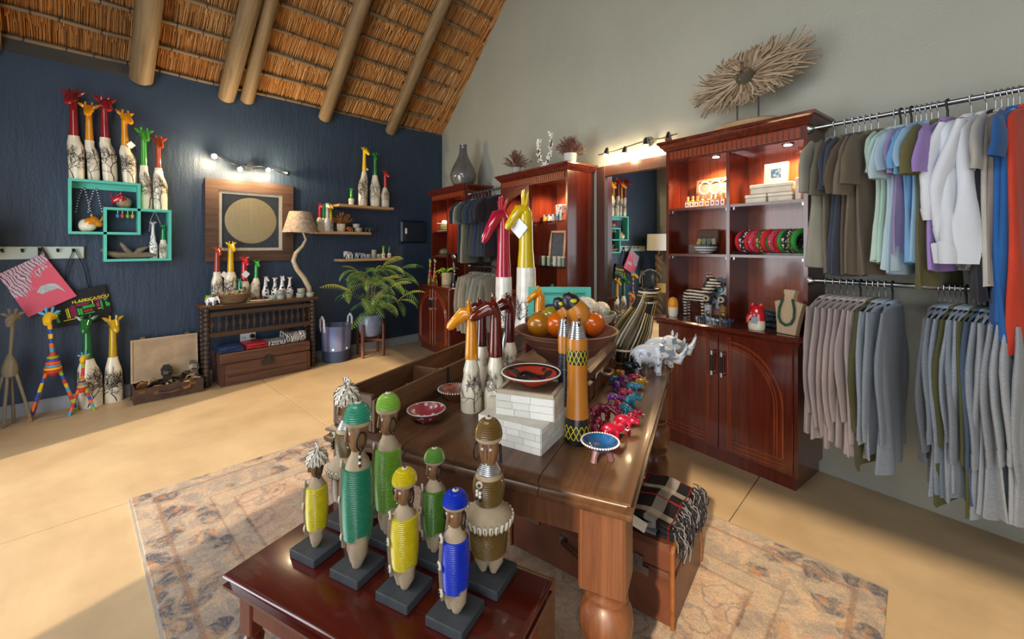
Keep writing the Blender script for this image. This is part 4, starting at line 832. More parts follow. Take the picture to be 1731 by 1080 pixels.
hutch('tall mahogany cabinet with arched doors below lit open shelves, beside the clothes rails', UC, HW, DL, DU, shelves=((1.695, 1.36), (1.695, 1.36)))
for s in (-1, 1):
    q = Rp(UC+s*.23+.08, .15, 2.055); g = thing('cabinet_downlight', 'round downlight in the %s bay of the tall shelf cabinet' % ('left' if s < 0 else 'right'), 'light', q, ROTR); MB().lathe([(.001, .0), (.03, 0), (.034, .006), (.034, .012)], 20).build('ring', STEEL, g); MB().lathe([(.001, -.004), (.022, -.003), (.022, 0)], 16).build('lens', glow('#ffd8a0', 20), g)
    lamp('cabinet_downlight_bulb', 'SPOT', q+Vector((0, 0, -.01)), 48, (1, .70, .38), (0, 0, -1), spot=2.5, blend=.7, radius=.02)
UM, HM, DM = 2.62, .53, .365
hutch('mahogany display cabinet with glass shelves and dried plants on top', UM, HM, .42, DM, shelves=((1.55, 1.2), (1.66, 1.22)), glass=True)
lamp('cabinet_downlight_bulb', 'SPOT', Rp(UM+.3, .18, 2.05), 48, (1, .70, .40), (0, 0, -1), spot=2.5, blend=.7, radius=.02); lamp('cabinet_downlight_bulb', 'SPOT', Rp(UM-.25, .18, 2.05), 32, (1, .72, .42), (0, 0, -1), spot=2.4, blend=.7, radius=.02)
# arched glazed door on the left bay of the display cabinet
g = thing('glazed_cabinet_door', 'arched glazed door with a dark handle on the left bay of the display cabinet', 'cabinet door', Rp(UM, 0, 0), ROTR)
m = MB(); x0, x1, y0_, y1_ = -HM+.025, -.004, -DM-.024, -DM-.002; m.box(x0, x0+.05, y0_, y1_, .90, 2.04); m.box(x1-.06, x1, y0_, y1_, .90, 2.04); m.box(x0+.05, x1-.06, y0_, y1_, .90, .95)
xc = x1-.06; W_ = xc-x0-.05; arc = [(xc-W_*math.cos(PI/2*i/10), 1.70+.27*math.sin(PI/2*i/10)) for i in range(11)]
m.prism(arc+[(xc, 2.04), (x0+.05, 2.04)], y0_, y1_, 'y'); m.build('door_frame', MAHOG, g); MB().box(x0+.05, x1-.06, y1_-.008, y1_-.005, .95, 2.0).build('pane', GLASS, g); 
for k in range(2): MB().tube([(a, y0_-.002, b_+.03+.03*k) for a, b_ in arc], .006, 6).build('arch_moulding', MAHOG_L, g)
MB().tube([(x1-.02, y0_-.022, 1.28), (x1-.02, y0_-.022, 1.44)], .009, 8).build('handle', BLACK, g)
for zz in (1.29, 1.43): MB().tube([(x1-.02, y0_, zz), (x1-.02, y0_-.024, zz)], .011, 8).build('handle_end', STEEL, g)
UF, HF, DF = .90, .47, .40
hutch('mahogany cabinet in the corner with a grey vase on top', UF, HF, .60, DF, shelves=((1.62, 1.27), (1.33,)))
lamp('cabinet_downlight_bulb', 'SPOT', Rp(UF+.2, .2, 2.05), 30, (1, .70, .40), (0, 0, -1), spot=2.4, blend=.7, radius=.02); lamp('cabinet_downlight_bulb', 'SPOT', Rp(UF-.22, .2, 2.05), 22, (1, .75, .5), (0, 0, -1), spot=2.2, blend=.7, radius=.02)
# ---------------------------------------------------------------- mirror
MRU0, MRU1, MZ0, MZ1 = 3.235, 4.10, .28, 2.165
n = NT('mirror_silver'); MIR = n.done((.86, .88, .88), .01, 1)
MFR = wood('#2e1a16', '#4a2c22', .35, 1, 2)
g = thing('wall_mirror', 'large wall mirror in a wide dark wooden frame between the cabinets', 'mirror', Rp((MRU0+MRU1)/2, .018, 0), ROTR+.0175)
w = (MRU1-MRU0)/2; b = .10
for c_ in ((-w, -w+b, MZ0, MZ1), (w-b, w, MZ0, MZ1), (-w+b, w-b, MZ1-b, MZ1), (-w+b, w-b, MZ0, MZ0+b)): MB().cbox(c_[0], c_[1], -.04, 0, c_[2], c_[3], .004).build('frame_board', MFR, g)
MIRROR = MB().box(-w+b, w-b, -.014, -.010, MZ0+b, MZ1-b).build('mirror_glass', MIR, g)
P = [RP(1012, 262, .1), RP(1040, 255, .1), RP(1075, 243, .1), RP(1092, 238, .1), RP(1118, 234, .1), RP(1145, 226, .1)]
spot_rail('chrome spotlight rail with lit bulbs above the mirror', P, [(RP(1025, 258, .12), (-.1, -.25, -1), True), (RP(1056, 256, .12), (0, -.25, -1), True), (RP(1092, 242, .12), (.05, -.25, -1), True), (RP(1130, 232, .12), (.1, -.3, -1), False)], (N.x, N.y, 0), 4.5, None)
# ---------------------------------------------------------------- things on top of the cabinets
q = Rp(RW(783, 300, .30)[0], .30, 2.197); g = thing('glass_vase', 'smoky grey bottle vase on the corner cabinet', 'vase', q, 0)
n = NT('smoky_glaze'); SMK = n.done(n.ramp(n.noise(3, 3), [(.3, hexc('#4a4c52')), (.7, hexc('#6e6a66'))]), .08, 0, .8)
MB().lathe([(.09, 0), (.13, .02), (.165, .09), (.17, .15), (.15, .22), (.105, .31), (.065, .39), (.05, .45), (.046, .52), (.052, .545), (.044, .545), (.04, .45), (.001, .3)], 40).build('vase_body', SMK, g)
q = Rp(RW(873, 285, .30)[0], .30, 2.197); dried_plant('small round purple-brown dried plant at the left on the display cabinet', q, .17, .19, ('#5e3a34', '#7a4e44', '#46302c', '#84604e'), .05, .08, plain('#8f8f8a', .6), 120, 5)
q = Rp(RW(964, 275, .30)[0], .30, 2.197); dried_plant('wide purple-brown dried plant in a white pot at the right on the display cabinet', q, .18, .16, ('#5e3a34', '#7a4e44', '#46302c', '#84604e'), .06, .09, plain('#b9bab6', .6), 150, 6)
q = Rp(RW(921, 283, .32)[0], .32, 2.197); g = thing('berry_wreath', 'white berry garland bent in an open heart shape on the display cabinet', 'ornament', q, ROTR)
P = [(-.085, 0, .30), (-.10, 0, .22), (-.085, 0, .12), (-.03, 0, .02), (0, 0, .012), (.03, 0, .03), (.075, 0, .14), (.10, 0, .25), (.08, 0, .34)]
MB().tube(P, .006, 6).build('wire', TIE, g); bm_ = MB().ell((0, 0, 0), (.0095, .0095, .0095), 8, 5).mesh('berry', plain('#e6e4dc', .5)); rnd = random.Random(4); PV = [Vector(p) for p in P]
for i in range(170):
    k = rnd.randrange(len(PV)-1); t = PV[k].lerp(PV[k+1], rnd.random()); link('berry', bm_, g, t+Vector((rnd.uniform(-.017, .017), rnd.uniform(-.017, .017), rnd.uniform(-.01, .014))))
# driftwood burst
TW = [wood(a, b_, .8, 2, 0) for a, b_ in (('#86725a', '#b09a7c'), ('#6e5c48', '#988468'), ('#94806a', '#c0ac8e'))]
uc_, zc_ = RW(1262, 130, .20); q = Rp(uc_, .20, 2.197); g = thing('driftwood_sculpture', 'eye-shaped burst of driftwood sticks around a hole, on two rods on the tall cabinet', 'sculpture', q, ROTR)
zc_ -= 2.197; rnd = random.Random(9); til = .20; ct, st_ = math.cos(til), math.sin(til)
for i in range(290):
    a = 2*PI*i*.6180339; A, B = .435, .175; r1 = 1/math.sqrt((math.cos(a)/A)**2+(math.sin(a)/B)**2); r1 *= rnd.uniform(.82, 1.04)*(1-.05*abs(math.cos(a))**6); r0 = rnd.uniform(.056, .064) if i % 3 else rnd.uniform(.07, .14); yy = rnd.uniform(-.03, .03)
    bend = rnd.uniform(-.25, .25); w1 = rnd.uniform(0, 6.28); pts = []
    for k in range(5):
        t = k/4; r = r0+(r1-r0)*t; aa = a+bend*t*t+.05*math.sin(5*t+w1); x, z = r*math.cos(aa), r*math.sin(aa); pts.append((x*ct-z*st_+rnd.uniform(-.003, .003), yy*(1-.5*t)+rnd.uniform(-.006, .006), zc_+x*st_+z*ct+rnd.uniform(-.003, .003)))
    MB().tube(pts, [.0062, .0082, .0075, .0065, .0045], 5).build('stick', TW[i % 3], g)
for x in (-.06, .075): MB().tube([(x, 0, .04), (x, 0, zc_-.10)], .005, 8).build('rod', BLACK, g)
MB().lathe([(.001, 0), (.19, 0), (.205, .012), (.20, .035), (.18, .045), (.001, .045)], 36, sx=1, sy=.55).build('base_board', wood('#9a7c54', '#b89a70', .6, .6), g)
# ---------------------------------------------------------------- contents of the tall cabinet
def inH(px, z, v=.15): return Rp(RW(px, 0, v)[0], v, z)
Z1, Z2, ZC = 1.696, 1.361, .896
for i, px in enumerate((1163, 1171, 1179, 1187, 1197, 1206, 1214, 1223)):
    q = inH(px, Z1, .20 if i % 2 else .185); g = thing('corked_bottle', 'small corked square bottle with a white label, %s in the lit cabinet row' % ORD[i], 'bottle', q, ROTR, 'corked bottles in the tall cabinet')
    b_ = MB().cbox(-.0145, .0145, -.0145, .0145, 0, .055, .003); b_.lathe([(.0145, .055), (.008, .062), (.008, .07)], 10); b_.build('bottle_body', plain(['#b9782a', '#c98a3a', '#a8602a', '#d09a4a'][i % 4], .15, coat=.5), g)
    MB().box(-.0135, .0135, -.0155, -.0145, .008, .045).build('label', WHITE, g); MB().lathe([(.0085, .066), (.0095, .088), (.001, .089)], 10).build('cork', plain('#c79a68', .8), g); MB().box(-.005, .005, -.0162, -.0155, .018, .034).build('label_mark', plain(['#8a4a30', '#555', '#4a6a4a', '#7a2a2a'][i % 4] if i % 4 != 1 else '#555555', .8), g)
q = inH(1207, Z1, .06); g = thing('bangle_frame', 'small wooden frame holding cream bangles behind the corked bottles', 'display frame', q+Vector((0, 0, 0)), ROTR); FR2 = wood('#6a4a30', '#94704c', .5)
MB().frame(-.13, .14, 0, .22, .018, -.03, -.012).build('frame', FR2, g, (0, 0, 0), (-.12, 0, 0)); MB().box(-.11, .12, -.016, -.012, .015, .2).build('backing', plain('#7c5a54', .8), g, (0, 0, 0), (-.12, 0, 0))
for x in (-.045, .035, .115): MB().tube([(x+.045*math.cos(a), -.045, .15+.045*math.sin(a)) for a in [2*PI*j/24 for j in range(24)]], .006, 8, closed=True).build('bangle', plain('#e2d3b4', .4), g)
MB().box(-.02, .02, -.055, -.053, .06, .105).build('price_tag', WHITE, g, (0, 0, 0), (0, .3, 0))
BRK = None
def inlay_box(label, loc, rotz, sx, sy, sz, mat, rows, n, name='inlaid_box', lidlip=True, seed=0, grp=None, gap=.0012):
    """box faced with small bone tiles; each tile is a piece"""
    rnd = random.Random(seed); g = thing(name, label, 'box', loc, rotz, grp); MB().box(-sx/2+.002, sx/2-.002, -sy/2+.002, sy/2-.002, 0, sz).build('box_core', plain('#c9c4b6', .6), g)
    mats = [plain(h, .45, var=.04) for h in ('#e8e6de', '#dfddd4', '#eeece6')]; hh = sz/rows
    for face in range(4):
        L = sx if face % 2 == 0 else sy
        for r in range(rows):
            x = -L/2; off = rnd.uniform(.3, 1); first = True
            while x < L/2-.001:
                w_ = L/n*(off if first else rnd.uniform(.8, 1.2)); first = False; x2 = min(L/2, x+w_)
                if L/2-x2 < L/n*.25: x2 = L/2
                m_ = MB().box(x+gap/2, x2-gap/2, -.003, 0, r*hh+gap/2, (r+1)*hh-gap/2); D_ = (sy if face % 2 == 0 else sx)/2-.0005; a = face*PI/2
                m_.build('bone_tile', rnd.choice(mats), g, (D_*math.sin(a), -D_*math.cos(a), 0), (0, 0, a), 0); x = x2
    return g
def plainbox(label, q, sx, sy, sz):
    g = thing('gift_box', label, 'box', q, ROTR, 'white boxes in the tall cabinet'); MB().cbox(-sx/2, sx/2, -sy/2, sy/2, 0, sz*.6, .003).build('box_body', plain('#d9cfba', .6), g); MB().cbox(-sx/2-.003, sx/2+.003, -sy/2-.003, sy/2+.003, sz*.6+.001, sz, .003).build('lid', plain('#e2dac8', .6), g)
plainbox('flat white box at the lower left of the stack in the lit cabinet bay', inH(1286, Z1, .16), .125, .16, .055); plainbox('flat white box at the lower right of the stack in the lit cabinet bay', inH(1327, Z1, .16), .135, .16, .055); plainbox('wide white box lying across the two lower ones in the lit cabinet bay', inH(1311, Z1+.057, .16), .24, .16, .06)
q = inH(1313, Z1+.119, .14); g = thing('photo_frame', 'small white frame with a blue print on top of the white boxes', 'photo frame', q, ROTR); MB().frame(-.068, .068, 0, .135, .036, -.025, 0).build('frame', plain('#e4dac4', .6), g, (0, 0, 0), (-.1, 0, 0)); MB().box(-.034, .034, -.008, -.004, .034, .101).build('print', spots_mat('#4a86b4', '#c9dbe4', 45, .45, .6), g, (0, 0, 0), (-.1, 0, 0))
q = inH(1354, Z1, .16); g = thing('gift_box', 'tall narrow white box at the right end of the lit cabinet bay', 'box', q, ROTR); MB().cbox(-.012, .02, -.06, .06, 0, .14, .003).build('box_body', plain('#d9cfba', .6), g)
# middle shelf
q = inH(1189, Z2, .14); g = thing('wooden_casket', 'open brown wooden casket behind the black and white bowl', 'box', q, ROTR); DW = wood('#3a2416', '#5e3c24', .4)
MB().box(-.08, .08, -.06, .06, 0, .065).build('casket_body', DW, g); MB().cbox(-.082, .082, 0, .03, 0, .115, .006).build('lid', DW, g, (0, .05, .066), (-.15, 0, 0))
for i in range(4): q2 = inH(1180+9*i, Z2+.066, .15); tag(MB().cbox(-.014, .014, -.004, .004, 0, .045, .001).build('trinket_card', plain(['#9a8a3a', '#6a6a58', '#4a5a5a', '#8a7a5a'][i], .6), None, q2, (-.2, .3-.15*i, ROTR+.3)), '%s trinket card standing in the wooden casket' % ['yellow', 'olive', 'teal grey', 'tan'][i], 'card', 'cards in the casket')
n = NT('zigzag_weave'); x_, y_, z_ = n.sep(); an = n.math('ARCTAN2', y_, x_); zig = n.math('ABSOLUTE', n.math('SUBTRACT', n.math('FRACT', n.math('MULTIPLY', an, 5)), .5)); st = n.math('FRACT', n.math('ADD', n.math('MULTIPLY', z_, 55), zig)); ZIG = n.done(n.ramp(st, [(.5, hexc('#22252c')), (.52, hexc('#d9dde2'))], 'CONSTANT'), .7)
q = inH(1193, Z2, .22); g = thing('woven_bowl', 'black and white zigzag woven bowl on the middle cabinet shelf', 'bowl', q, 0); MB().lathe([(.001, 0), (.035, .002), (.07, .03), (.08, .058), (.075, .058), (.05, .02), (.001, .01)], 32).build('bowl_body', ZIG, g)
PRT = [spots_mat('#1d1f2a', '#d8d2c4', 55, .32, .85, 'print_a'), plain('#c01a26', .8), spots_mat('#c2405a', '#5a0c1c', 75, .35, .85, 'print_b'), plain('#2f8a3a', .8), spots_mat('#2a5a34', '#e0902a', 55, .35, .85, 'print_c')]
seq = [(1259, 1, .0), (1266, 0, .02), (1274, 1, .0), (1282, 2, .02), (1289, 1, .0), (1295, 4, .02), (1303, 1, .02), (1309, 3, .0), (1316, 2, .03), (1324, 1, 0), (1331, 3, 0), (1339, 0, .02), (1347, 4, .0), (1355, 3, .01)]
for i, (px, k, dv) in enumerate(seq):
    q = inH(px, Z2, .17+dv); nm = ['black printed', 'red', 'pink printed', 'green', 'multicoloured printed'][k]
    g = thing('fabric_headband', '%s padded fabric headband, %s from the left on the cabinet shelf' % (nm, ORD[i]), 'headband', q, ROTR+1.15, 'headbands in the tall cabinet')
    MB().tube([(.062*math.cos(a), 0, .082+.062*math.sin(a)) for a in [PI/2+2*PI*(j+.5)/18 for j in range(18)]], [.0155+.004*math.cos(2*PI*(j+.5)/18) for j in range(18)], 8, closed=True).build('padded_ring', PRT[k], g); MB().ell((0, 0, .148), (.022, .014, .018), 10, 6).build('knot', PRT[k], g)
# counter
def onC(px, py=0, v=.2): return Rp(RW(px, 0, v)[0], v, ZC)
q = onC(1138, v=.30); g = thing('owl_ornament', 'dome-shaped white ornament with an orange textured face, left end of the cabinet counter', 'ornament', q, ROTR-.3); MB().lathe([(.03, 0), (.034, .02), (.036, .07), (.033, .11), (.022, .135), (.001, .142)], 20).build('body', CREAM, g); MB().lathe([(.034, .055), (.0375, .08), (.0345, .11), (.0235, .136), (.001, .1435)], 20, cap=False).build('orange_face', plain('#e0940c', .4, bump=.6, bs=90), g)
STR = NT('stripe_wrap'); sw = STR.node('TexWave', wave_type='BANDS', bands_direction='Z'); sw.inputs['Scale'].default_value = 14; sw.inputs['Distortion'].default_value = 2.5; STR.l(STR.co.outputs['Object'], sw.inputs['Vector']); STR = STR.done(STR.ramp(sw.outputs['Fac'], [(.3, hexc('#20180f')), (.5, hexc('#7a4c1e')), (.62, hexc('#d6cbb6'))], 'LINEAR'), .45)
q = onC(1176, v=.17); g = thing('zebra_sculpture', 'brown and white striped zebra sculpture on the cabinet counter', 'sculpture', q, ROTR)
b_ = MB().ell((0, .0, .155), (.10, .05, .052), 16, 10); b_.tube([(.07, 0, .17), (.11, 0, .22), (.12, 0, .27)], [.045, .036, .03], 12); b_.tube([(.115, 0, .275), (.15, 0, .26), (.19, 0, .235)], [.032, .026, .018], 12)
for x in (-.07, .07):
    for y in (-.025, .025): b_.tube([(x, y, .14), (x, y, .06), (x, y, 0)], [.022, .015, .015], 8)
b_.build('body', STR, g, fuse=.008)
for y in (-.02, .02): MB().tube([(.11, y, .29), (.10, y*1.4, .325)], [.01, .004], 8).build('ear', STR, g)
MB().tube([(.06, 0, .22), (.085, 0, .265), (.10, 0, .30)], .010, 8, flat=.4).build('mane', BLACK, g)
SHELL = spots_mat('#6f7a84', '#2a2f38', 30, .35, .3)
q = onC(1217, v=.10); g = thing('shell_mask', 'grey carved mask with a shell disc eye standing behind the ostriches', 'mask', q, ROTR); MB().lathe([(.001, -.012), (.07, -.008), (.075, 0), (.07, .008), (.001, .01)], 28, sx=1, sy=1.6).build('mask_body', SHELL, g, (0, 0, .175), (PI/2-.08, 0, 0)); MB().lathe([(.001, -.006), (.02, -.004), (.02, .0)], 18).build('shell_disc', plain('#7fb0a4', .2, coat=.6), g, (.01, -.02, .21), (PI/2, 0, 0)); MB().box(-.05, .05, -.03, .03, 0, .012).build('stand', BLACK, g)
for i, px in enumerate((1197, 1222)):
    q = onC(px, v=.28); g = thing('bird_candlestick', 'bird-headed trinket holder with a large dark eye, %s of the two' % ['left', 'right'][i], 'ornament', q, ROTR)
    MB().lathe([(.03, 0), (.031, .01), (.022, .03), (.024, .10), (.028, .112), (.026, .12), (.001, .122)], 18).build('stem', [plain('#aab4c0', .3, coat=.4), plain('#8a6a3a', .35)][i], g); MB().lathe([(.026, .112), (.030, .118), (.026, .126)], 18, cap=False).build('brass_collar', BRASS, g)
    MB().ell((0, 0, .155), (.032, .026, .036), 14, 10).build('head', plain('#30343c', .3), g); MB().lathe([(.012, 0), (.022, .004), (.020, .008)], 16).build('eye_ring', plain('#b9a58a', .4), g, (0, -.022, .158), (PI/2, 0, 0)); MB().ell((0, -.028, .158), (.012, .006, .012), 10, 6).build('pupil', BLACK, g)
    MB().ell((.012, -.026, .055), (.018, .008, .022), 8, 6).build('flower_relief', BRASS, g)
for i, px in enumerate((1182, 1190, 1205, 1214, 1230)):
    quadruped('tiny glass and silver animal, %s in the row at the counter edge' % ORD[i], onC(px, v=.37), ROTR+.7*i, .055, [plain('#8a93a0', .15, .6), plain('#3c4a66', .2, coat=.5), plain('#b9bec6', .15, .5)][i % 3], ['elephant', 'rhino', 'hippo'][i % 3], False, 'glass_animal', 'animal figurine', 'tiny animals on the cabinet counter')
q = onC(1279, v=.34); g = thing('red_rhino_ornament', 'cream and red-topped ornament with a grey tag on the cabinet counter', 'ornament', q, ROTR); MB().lathe([(.045, 0), (.05, .02), (.047, .08), (.036, .125), (.018, .15), (.001, .155)], 20, sx=1.0, sy=.8).build('body', CREAM, g); MB().lathe([(.050, .06), (.049, .085), (.039, .126), (.02, .152), (.001, .158)], 20, sx=1.03, sy=.84, cap=False).build('red_head', glaze('#c01424'), g)
for s in (-1, 1): MB().ell((s*.025, 0, .15), (.014, .01, .018), 8, 6).build('ear', glaze('#c01424'), g)
MB().tube([(-.02, -.035, .09), (-.03, -.05, .07), (-.034, -.055, .045)], [.02, .014, .004], 8).build('snout', glaze('#c01424'), g); MB().box(-.012, .025, -.0465, -.045, .045, .085).build('price_tag', plain('#8fa3b4', .6), g)
q = onC(1334, v=.33); g = thing('necklace_bust', 'beige linen necklace bust on the cabinet counter', 'display bust', q, ROTR-.25); LIN = plain('#b9a283', .85, var=.06, vs=90, bump=.15, bs=300)
prof = [(-.055, 0), (.055, 0), (.06, .05), (.075, .14), (.085, .185), (.05, .195), (.03, .20), (.026, .225), (.034, .25), (.03, .262), (-.03, .262), (-.034, .25), (-.026, .225), (-.03, .20), (-.05, .195), (-.085, .185), (-.075, .14), (-.06, .05)]
m = MB().prism(prof, -.018, .018, 'y'); m.build('bust_front', LIN, g, (0, -.012, 0), (-.13, 0, 0)); MB().prism([(-.03, 0), (.03, 0), (.02, .14), (-.02, .14)], 0, .05, 'y').build('easel_foot', LIN, g)
P = [(-.030, -.030, .205), (-.045, -.036, .15), (-.045, -.042, .10), (-.03, -.045, .068), (0, -.047, .055), (.03, -.045, .068), (.045, -.042, .10), (.045, -.036, .15), (.030, -.030, .205)]
P = [(x, -.040+.13*z, z) for x, y, z in P]
bead_string('dark green bead necklace hanging on the linen bust', P, .0078, [plain('#0f4a34', .25, coat=.5)], .011, q, ROTR-.25)
folded('dark patterned cloth folded behind the linen bust', onC(1322, v=.13), ROTR, .24, .16, .10, spots_mat('#1c2a34', '#35505a', 50, .4, .8), 3, 8)
# ---------------------------------------------------------------- contents of the display cabinet and corner cabinet
def inM(px, z, v=.2): return Rp(RW(px, 0, v)[0], v, z)
for i, px in enumerate((921, 929, 936, 943, 949)):
    q = inM(px, 1.661, .22); g = thing('small_tin', 'small patterned tin, %s on the upper glass shelf' % ORD[i], 'tin', q, 0, 'tins in the display cabinet'); MB().lathe([(.022, 0), (.022, .075), (.001, .076)], 14).build('tin_body', spots_mat(['#c98a2a', '#d9d2c4', '#c9c4b8', '#5a6a74', '#b9b49a'][i], '#4a4038', 60, .3), g); MB().lathe([(.0225, .06), (.0225, .077), (.001, .078)], 14).build('lid', STEEL, g)
for i, px in enumerate((919, 928, 938, 946, 953)):
    q = inM(px, 1.221, .22); g = thing('candle_jar', 'small green-grey candle jar, %s on the lower glass shelf' % ORD[i], 'jar', q, 0, 'jars in the display cabinet'); MB().lathe([(.022, 0), (.022, .085), (.001, .086)], 14).build('jar_body', plain(['#8fa58a', '#7a9a7e', '#b9bcb4', '#9aa59a', '#6a7a6e'][i], .3), g); MB().lathe([(.023, .075), (.023, .092), (.001, .092)], 14).build('lid', plain('#c9b48a', .5), g)
q = inM(941, 1.221, .10); g = thing('leaning_frame', 'pale wooden picture frame leaning inside the display cabinet', 'frame', q, ROTR+.5); MB().frame(-.09, .09, 0, .36, .022, -.02, 0).build('frame', wood('#a8845a', '#c9a67c', .5), g, (0, 0, 0), (-.2, 0, 0)); MB().box(-.07, .07, -.006, -.002, .02, .34).build('picture', plain('#3a3a3e', .5, var=.5, vs=30), g, (0, 0, 0), (-.2, 0, 0))
q = inM(949, 1.75, .2); g = thing('skull_tin', 'black and white patterned box above the tins in the display cabinet', 'box', q-Vector((0, 0, .012)), ROTR); MB().cbox(-.045, .045, -.04, .04, 0, .085, .004).build('box_body', spots_mat('#dedad2', '#2a2020', 35, .35), g); MB().cbox(-.047, .047, -.042, .042, .062, .088, .004).build('lid', spots_mat('#dedad2', '#7a2020', 35, .35), g)
q = inM(888, 1.551, .18); giraffe('white giraffe figurine behind the glazed door of the display cabinet', q, ROTR, .26, '#e2dfd8', .55, .15, .06, 0, None, 1.2, None, 77, trees=1)
q = inM(890, 1.201, .18); g = thing('raffia_basket', 'round raffia basket behind the glazed door', 'basket', q, 0); [MB().tube([((.07+.012*math.sin(PI*k/7))*math.cos(a), (.07+.012*math.sin(PI*k/7))*math.sin(a), .012+.018*k) for a in [2*PI*j/20 for j in range(20)]], .010, 6, closed=True).build('raffia_coil', plain('#9a7c58', .9, var=.2), g) for k in range(7)]; MB().lathe([(.001, 0), (.075, 0), (.075, .01), (.001, .012)], 18).build('basket_floor', plain('#9a7c58', .9, var=.2), g)
# counter of the display cabinet
q = Rp(RW(925, 0, .3)[0], .22, ZC); g = thing('green_garland', 'glossy green tinsel bundle on the display cabinet counter', 'ornament', q, 0); rnd = random.Random(2); m = MB()
for i in range(40): a = rnd.uniform(0, 6.28); r = rnd.uniform(.0, .07); m.ell((r*math.cos(a), r*math.sin(a), rnd.uniform(.025, .12-r*.5)), (.022, .022, .02), 8, 5)
m.build('tinsel', plain('#0f6a3a', .25, var=.4, vs=60, coat=.4), g)
def inF(px, z, v): return Rp(RW(px, 0, v)[0], v, z)
KH = [plain('#5a5a3c', .9, var=.2), plain('#6e6a4e', .9, var=.2), plain('#4a4a34', .9, var=.2)]
def cap_hat(label, q, rz, mat):
    g = thing('bush_hat', label, 'hat', q, rz); MB().lathe([(.001, .11), (.05, .105), (.08, .08), (.088, .02), (.092, 0)], 24, cap=False).build('crown', mat, g); MB().lathe([(.088, .012), (.15, -.0), (.152, .004), (.088, .018)], 28, cap=False, sx=1, sy=.9).build('brim', mat, g); MB().lathe([(.0895, .016), (.0895, .034)], 24, cap=False).build('band', plain('#3a3424', .8), g)
cap_hat('olive bush hat on the top shelf of the corner cabinet', inF(752, 1.622, .2), .3, KH[0]); cap_hat('khaki bush hat on the middle shelf of the corner cabinet', inF(753, 1.272, .2), 1, KH[1])
q = inF(748, 1.737, .2); 
g = thing('folded_hat', 'white-topped cap lying over the olive hat in the corner cabinet', 'cap', q, 0); MB().lathe([(.085, 0), (.08, .04), (.05, .065), (.001, .07)], 20, sx=1, sy=.9).build('cap_crown', plain('#d6d2c6', .8), g); MB().prism([(-.06, -.06), (.06, -.06), (.05, -.13), (0, -.145), (-.05, -.13)], .0, .008, 'z').build('peak', plain('#c9c4b6', .8), g)
for i, px in enumerate((777, 781, 785)):
    q = inF(px, 1.331, .3); g = thing('paint_tube', '%s striped beaded pen standing on the corner cabinet shelf' % ['yellow', 'white', 'blue'][i], 'pen', q, 0); MB().lathe([(.010, 0), (.011, .1), (.008, .12), (.002, .14)], 10).build('pen_body', plain(['#d9b40c', '#d9d9d4', '#2a4a9a'][i], .4), g); MB().lathe([(.0115, .03), (.0115, .05)], 10, cap=False).build('bead_band', plain('#c0392b', .4), g)
# counter of the corner cabinet
q = inF(756, ZC, .42); g = thing('spider_plant', 'bright green spider plant in a ridged cream pot on the corner cabinet', 'plant', q, 0); pr = []
for k in range(9): pr += [(.072, .018*k), (.077, .018*k+.009)]
MB().lathe(pr+[(.07, .165), (.06, .15), (.001, .145)], 26).build('pot', plain('#b9a888', .6), g); rnd = random.Random(6); LM = [plain('#7fae2c', .5, var=.2), plain('#a3c44a', .5, var=.2)]
for i in range(26):
    a = rnd.uniform(0, 6.28); L = rnd.uniform(.12, .24); e = rnd.uniform(.6, 1.4); pts = []; x = z = 0
    for k in range(7): pts.append((x*math.cos(a), x*math.sin(a), .15+z)); x += math.cos(e)*L/6; z += math.sin(e)*L/6; e -= .38
    MB().tube(pts, [.006, .009, .009, .008, .006, .004, .001], 4, flat=.2).build('leaf', LM[i % 2], g)
for i, px in enumerate((727, 735)):
    stick_giraffe('small rainbow beaded giraffe, %s of the pair on the corner cabinet' % ['left', 'right'][i], inF(px, ZC, .45), (0, 0), BC, .42, [(-.025, -.02), (.025, -.02), (-.02, .02), (.02, .02)], .14, .05, .30, .008, 'beaded_giraffe', .025)
q = inF(769, ZC, .42); stick_giraffe('black and silver wire giraffe beside the spider plant on the corner cabinet', q, (-.03, 0), [plain('#3a3a3e', .35, .7), plain('#a8a8aa', .3, .8), BLACK], .6, [(-.05, -.03), (.05, -.03), (-.045, .03), (.045, .03)], .13, .05, .37, .012, 'wire_giraffe', .03)
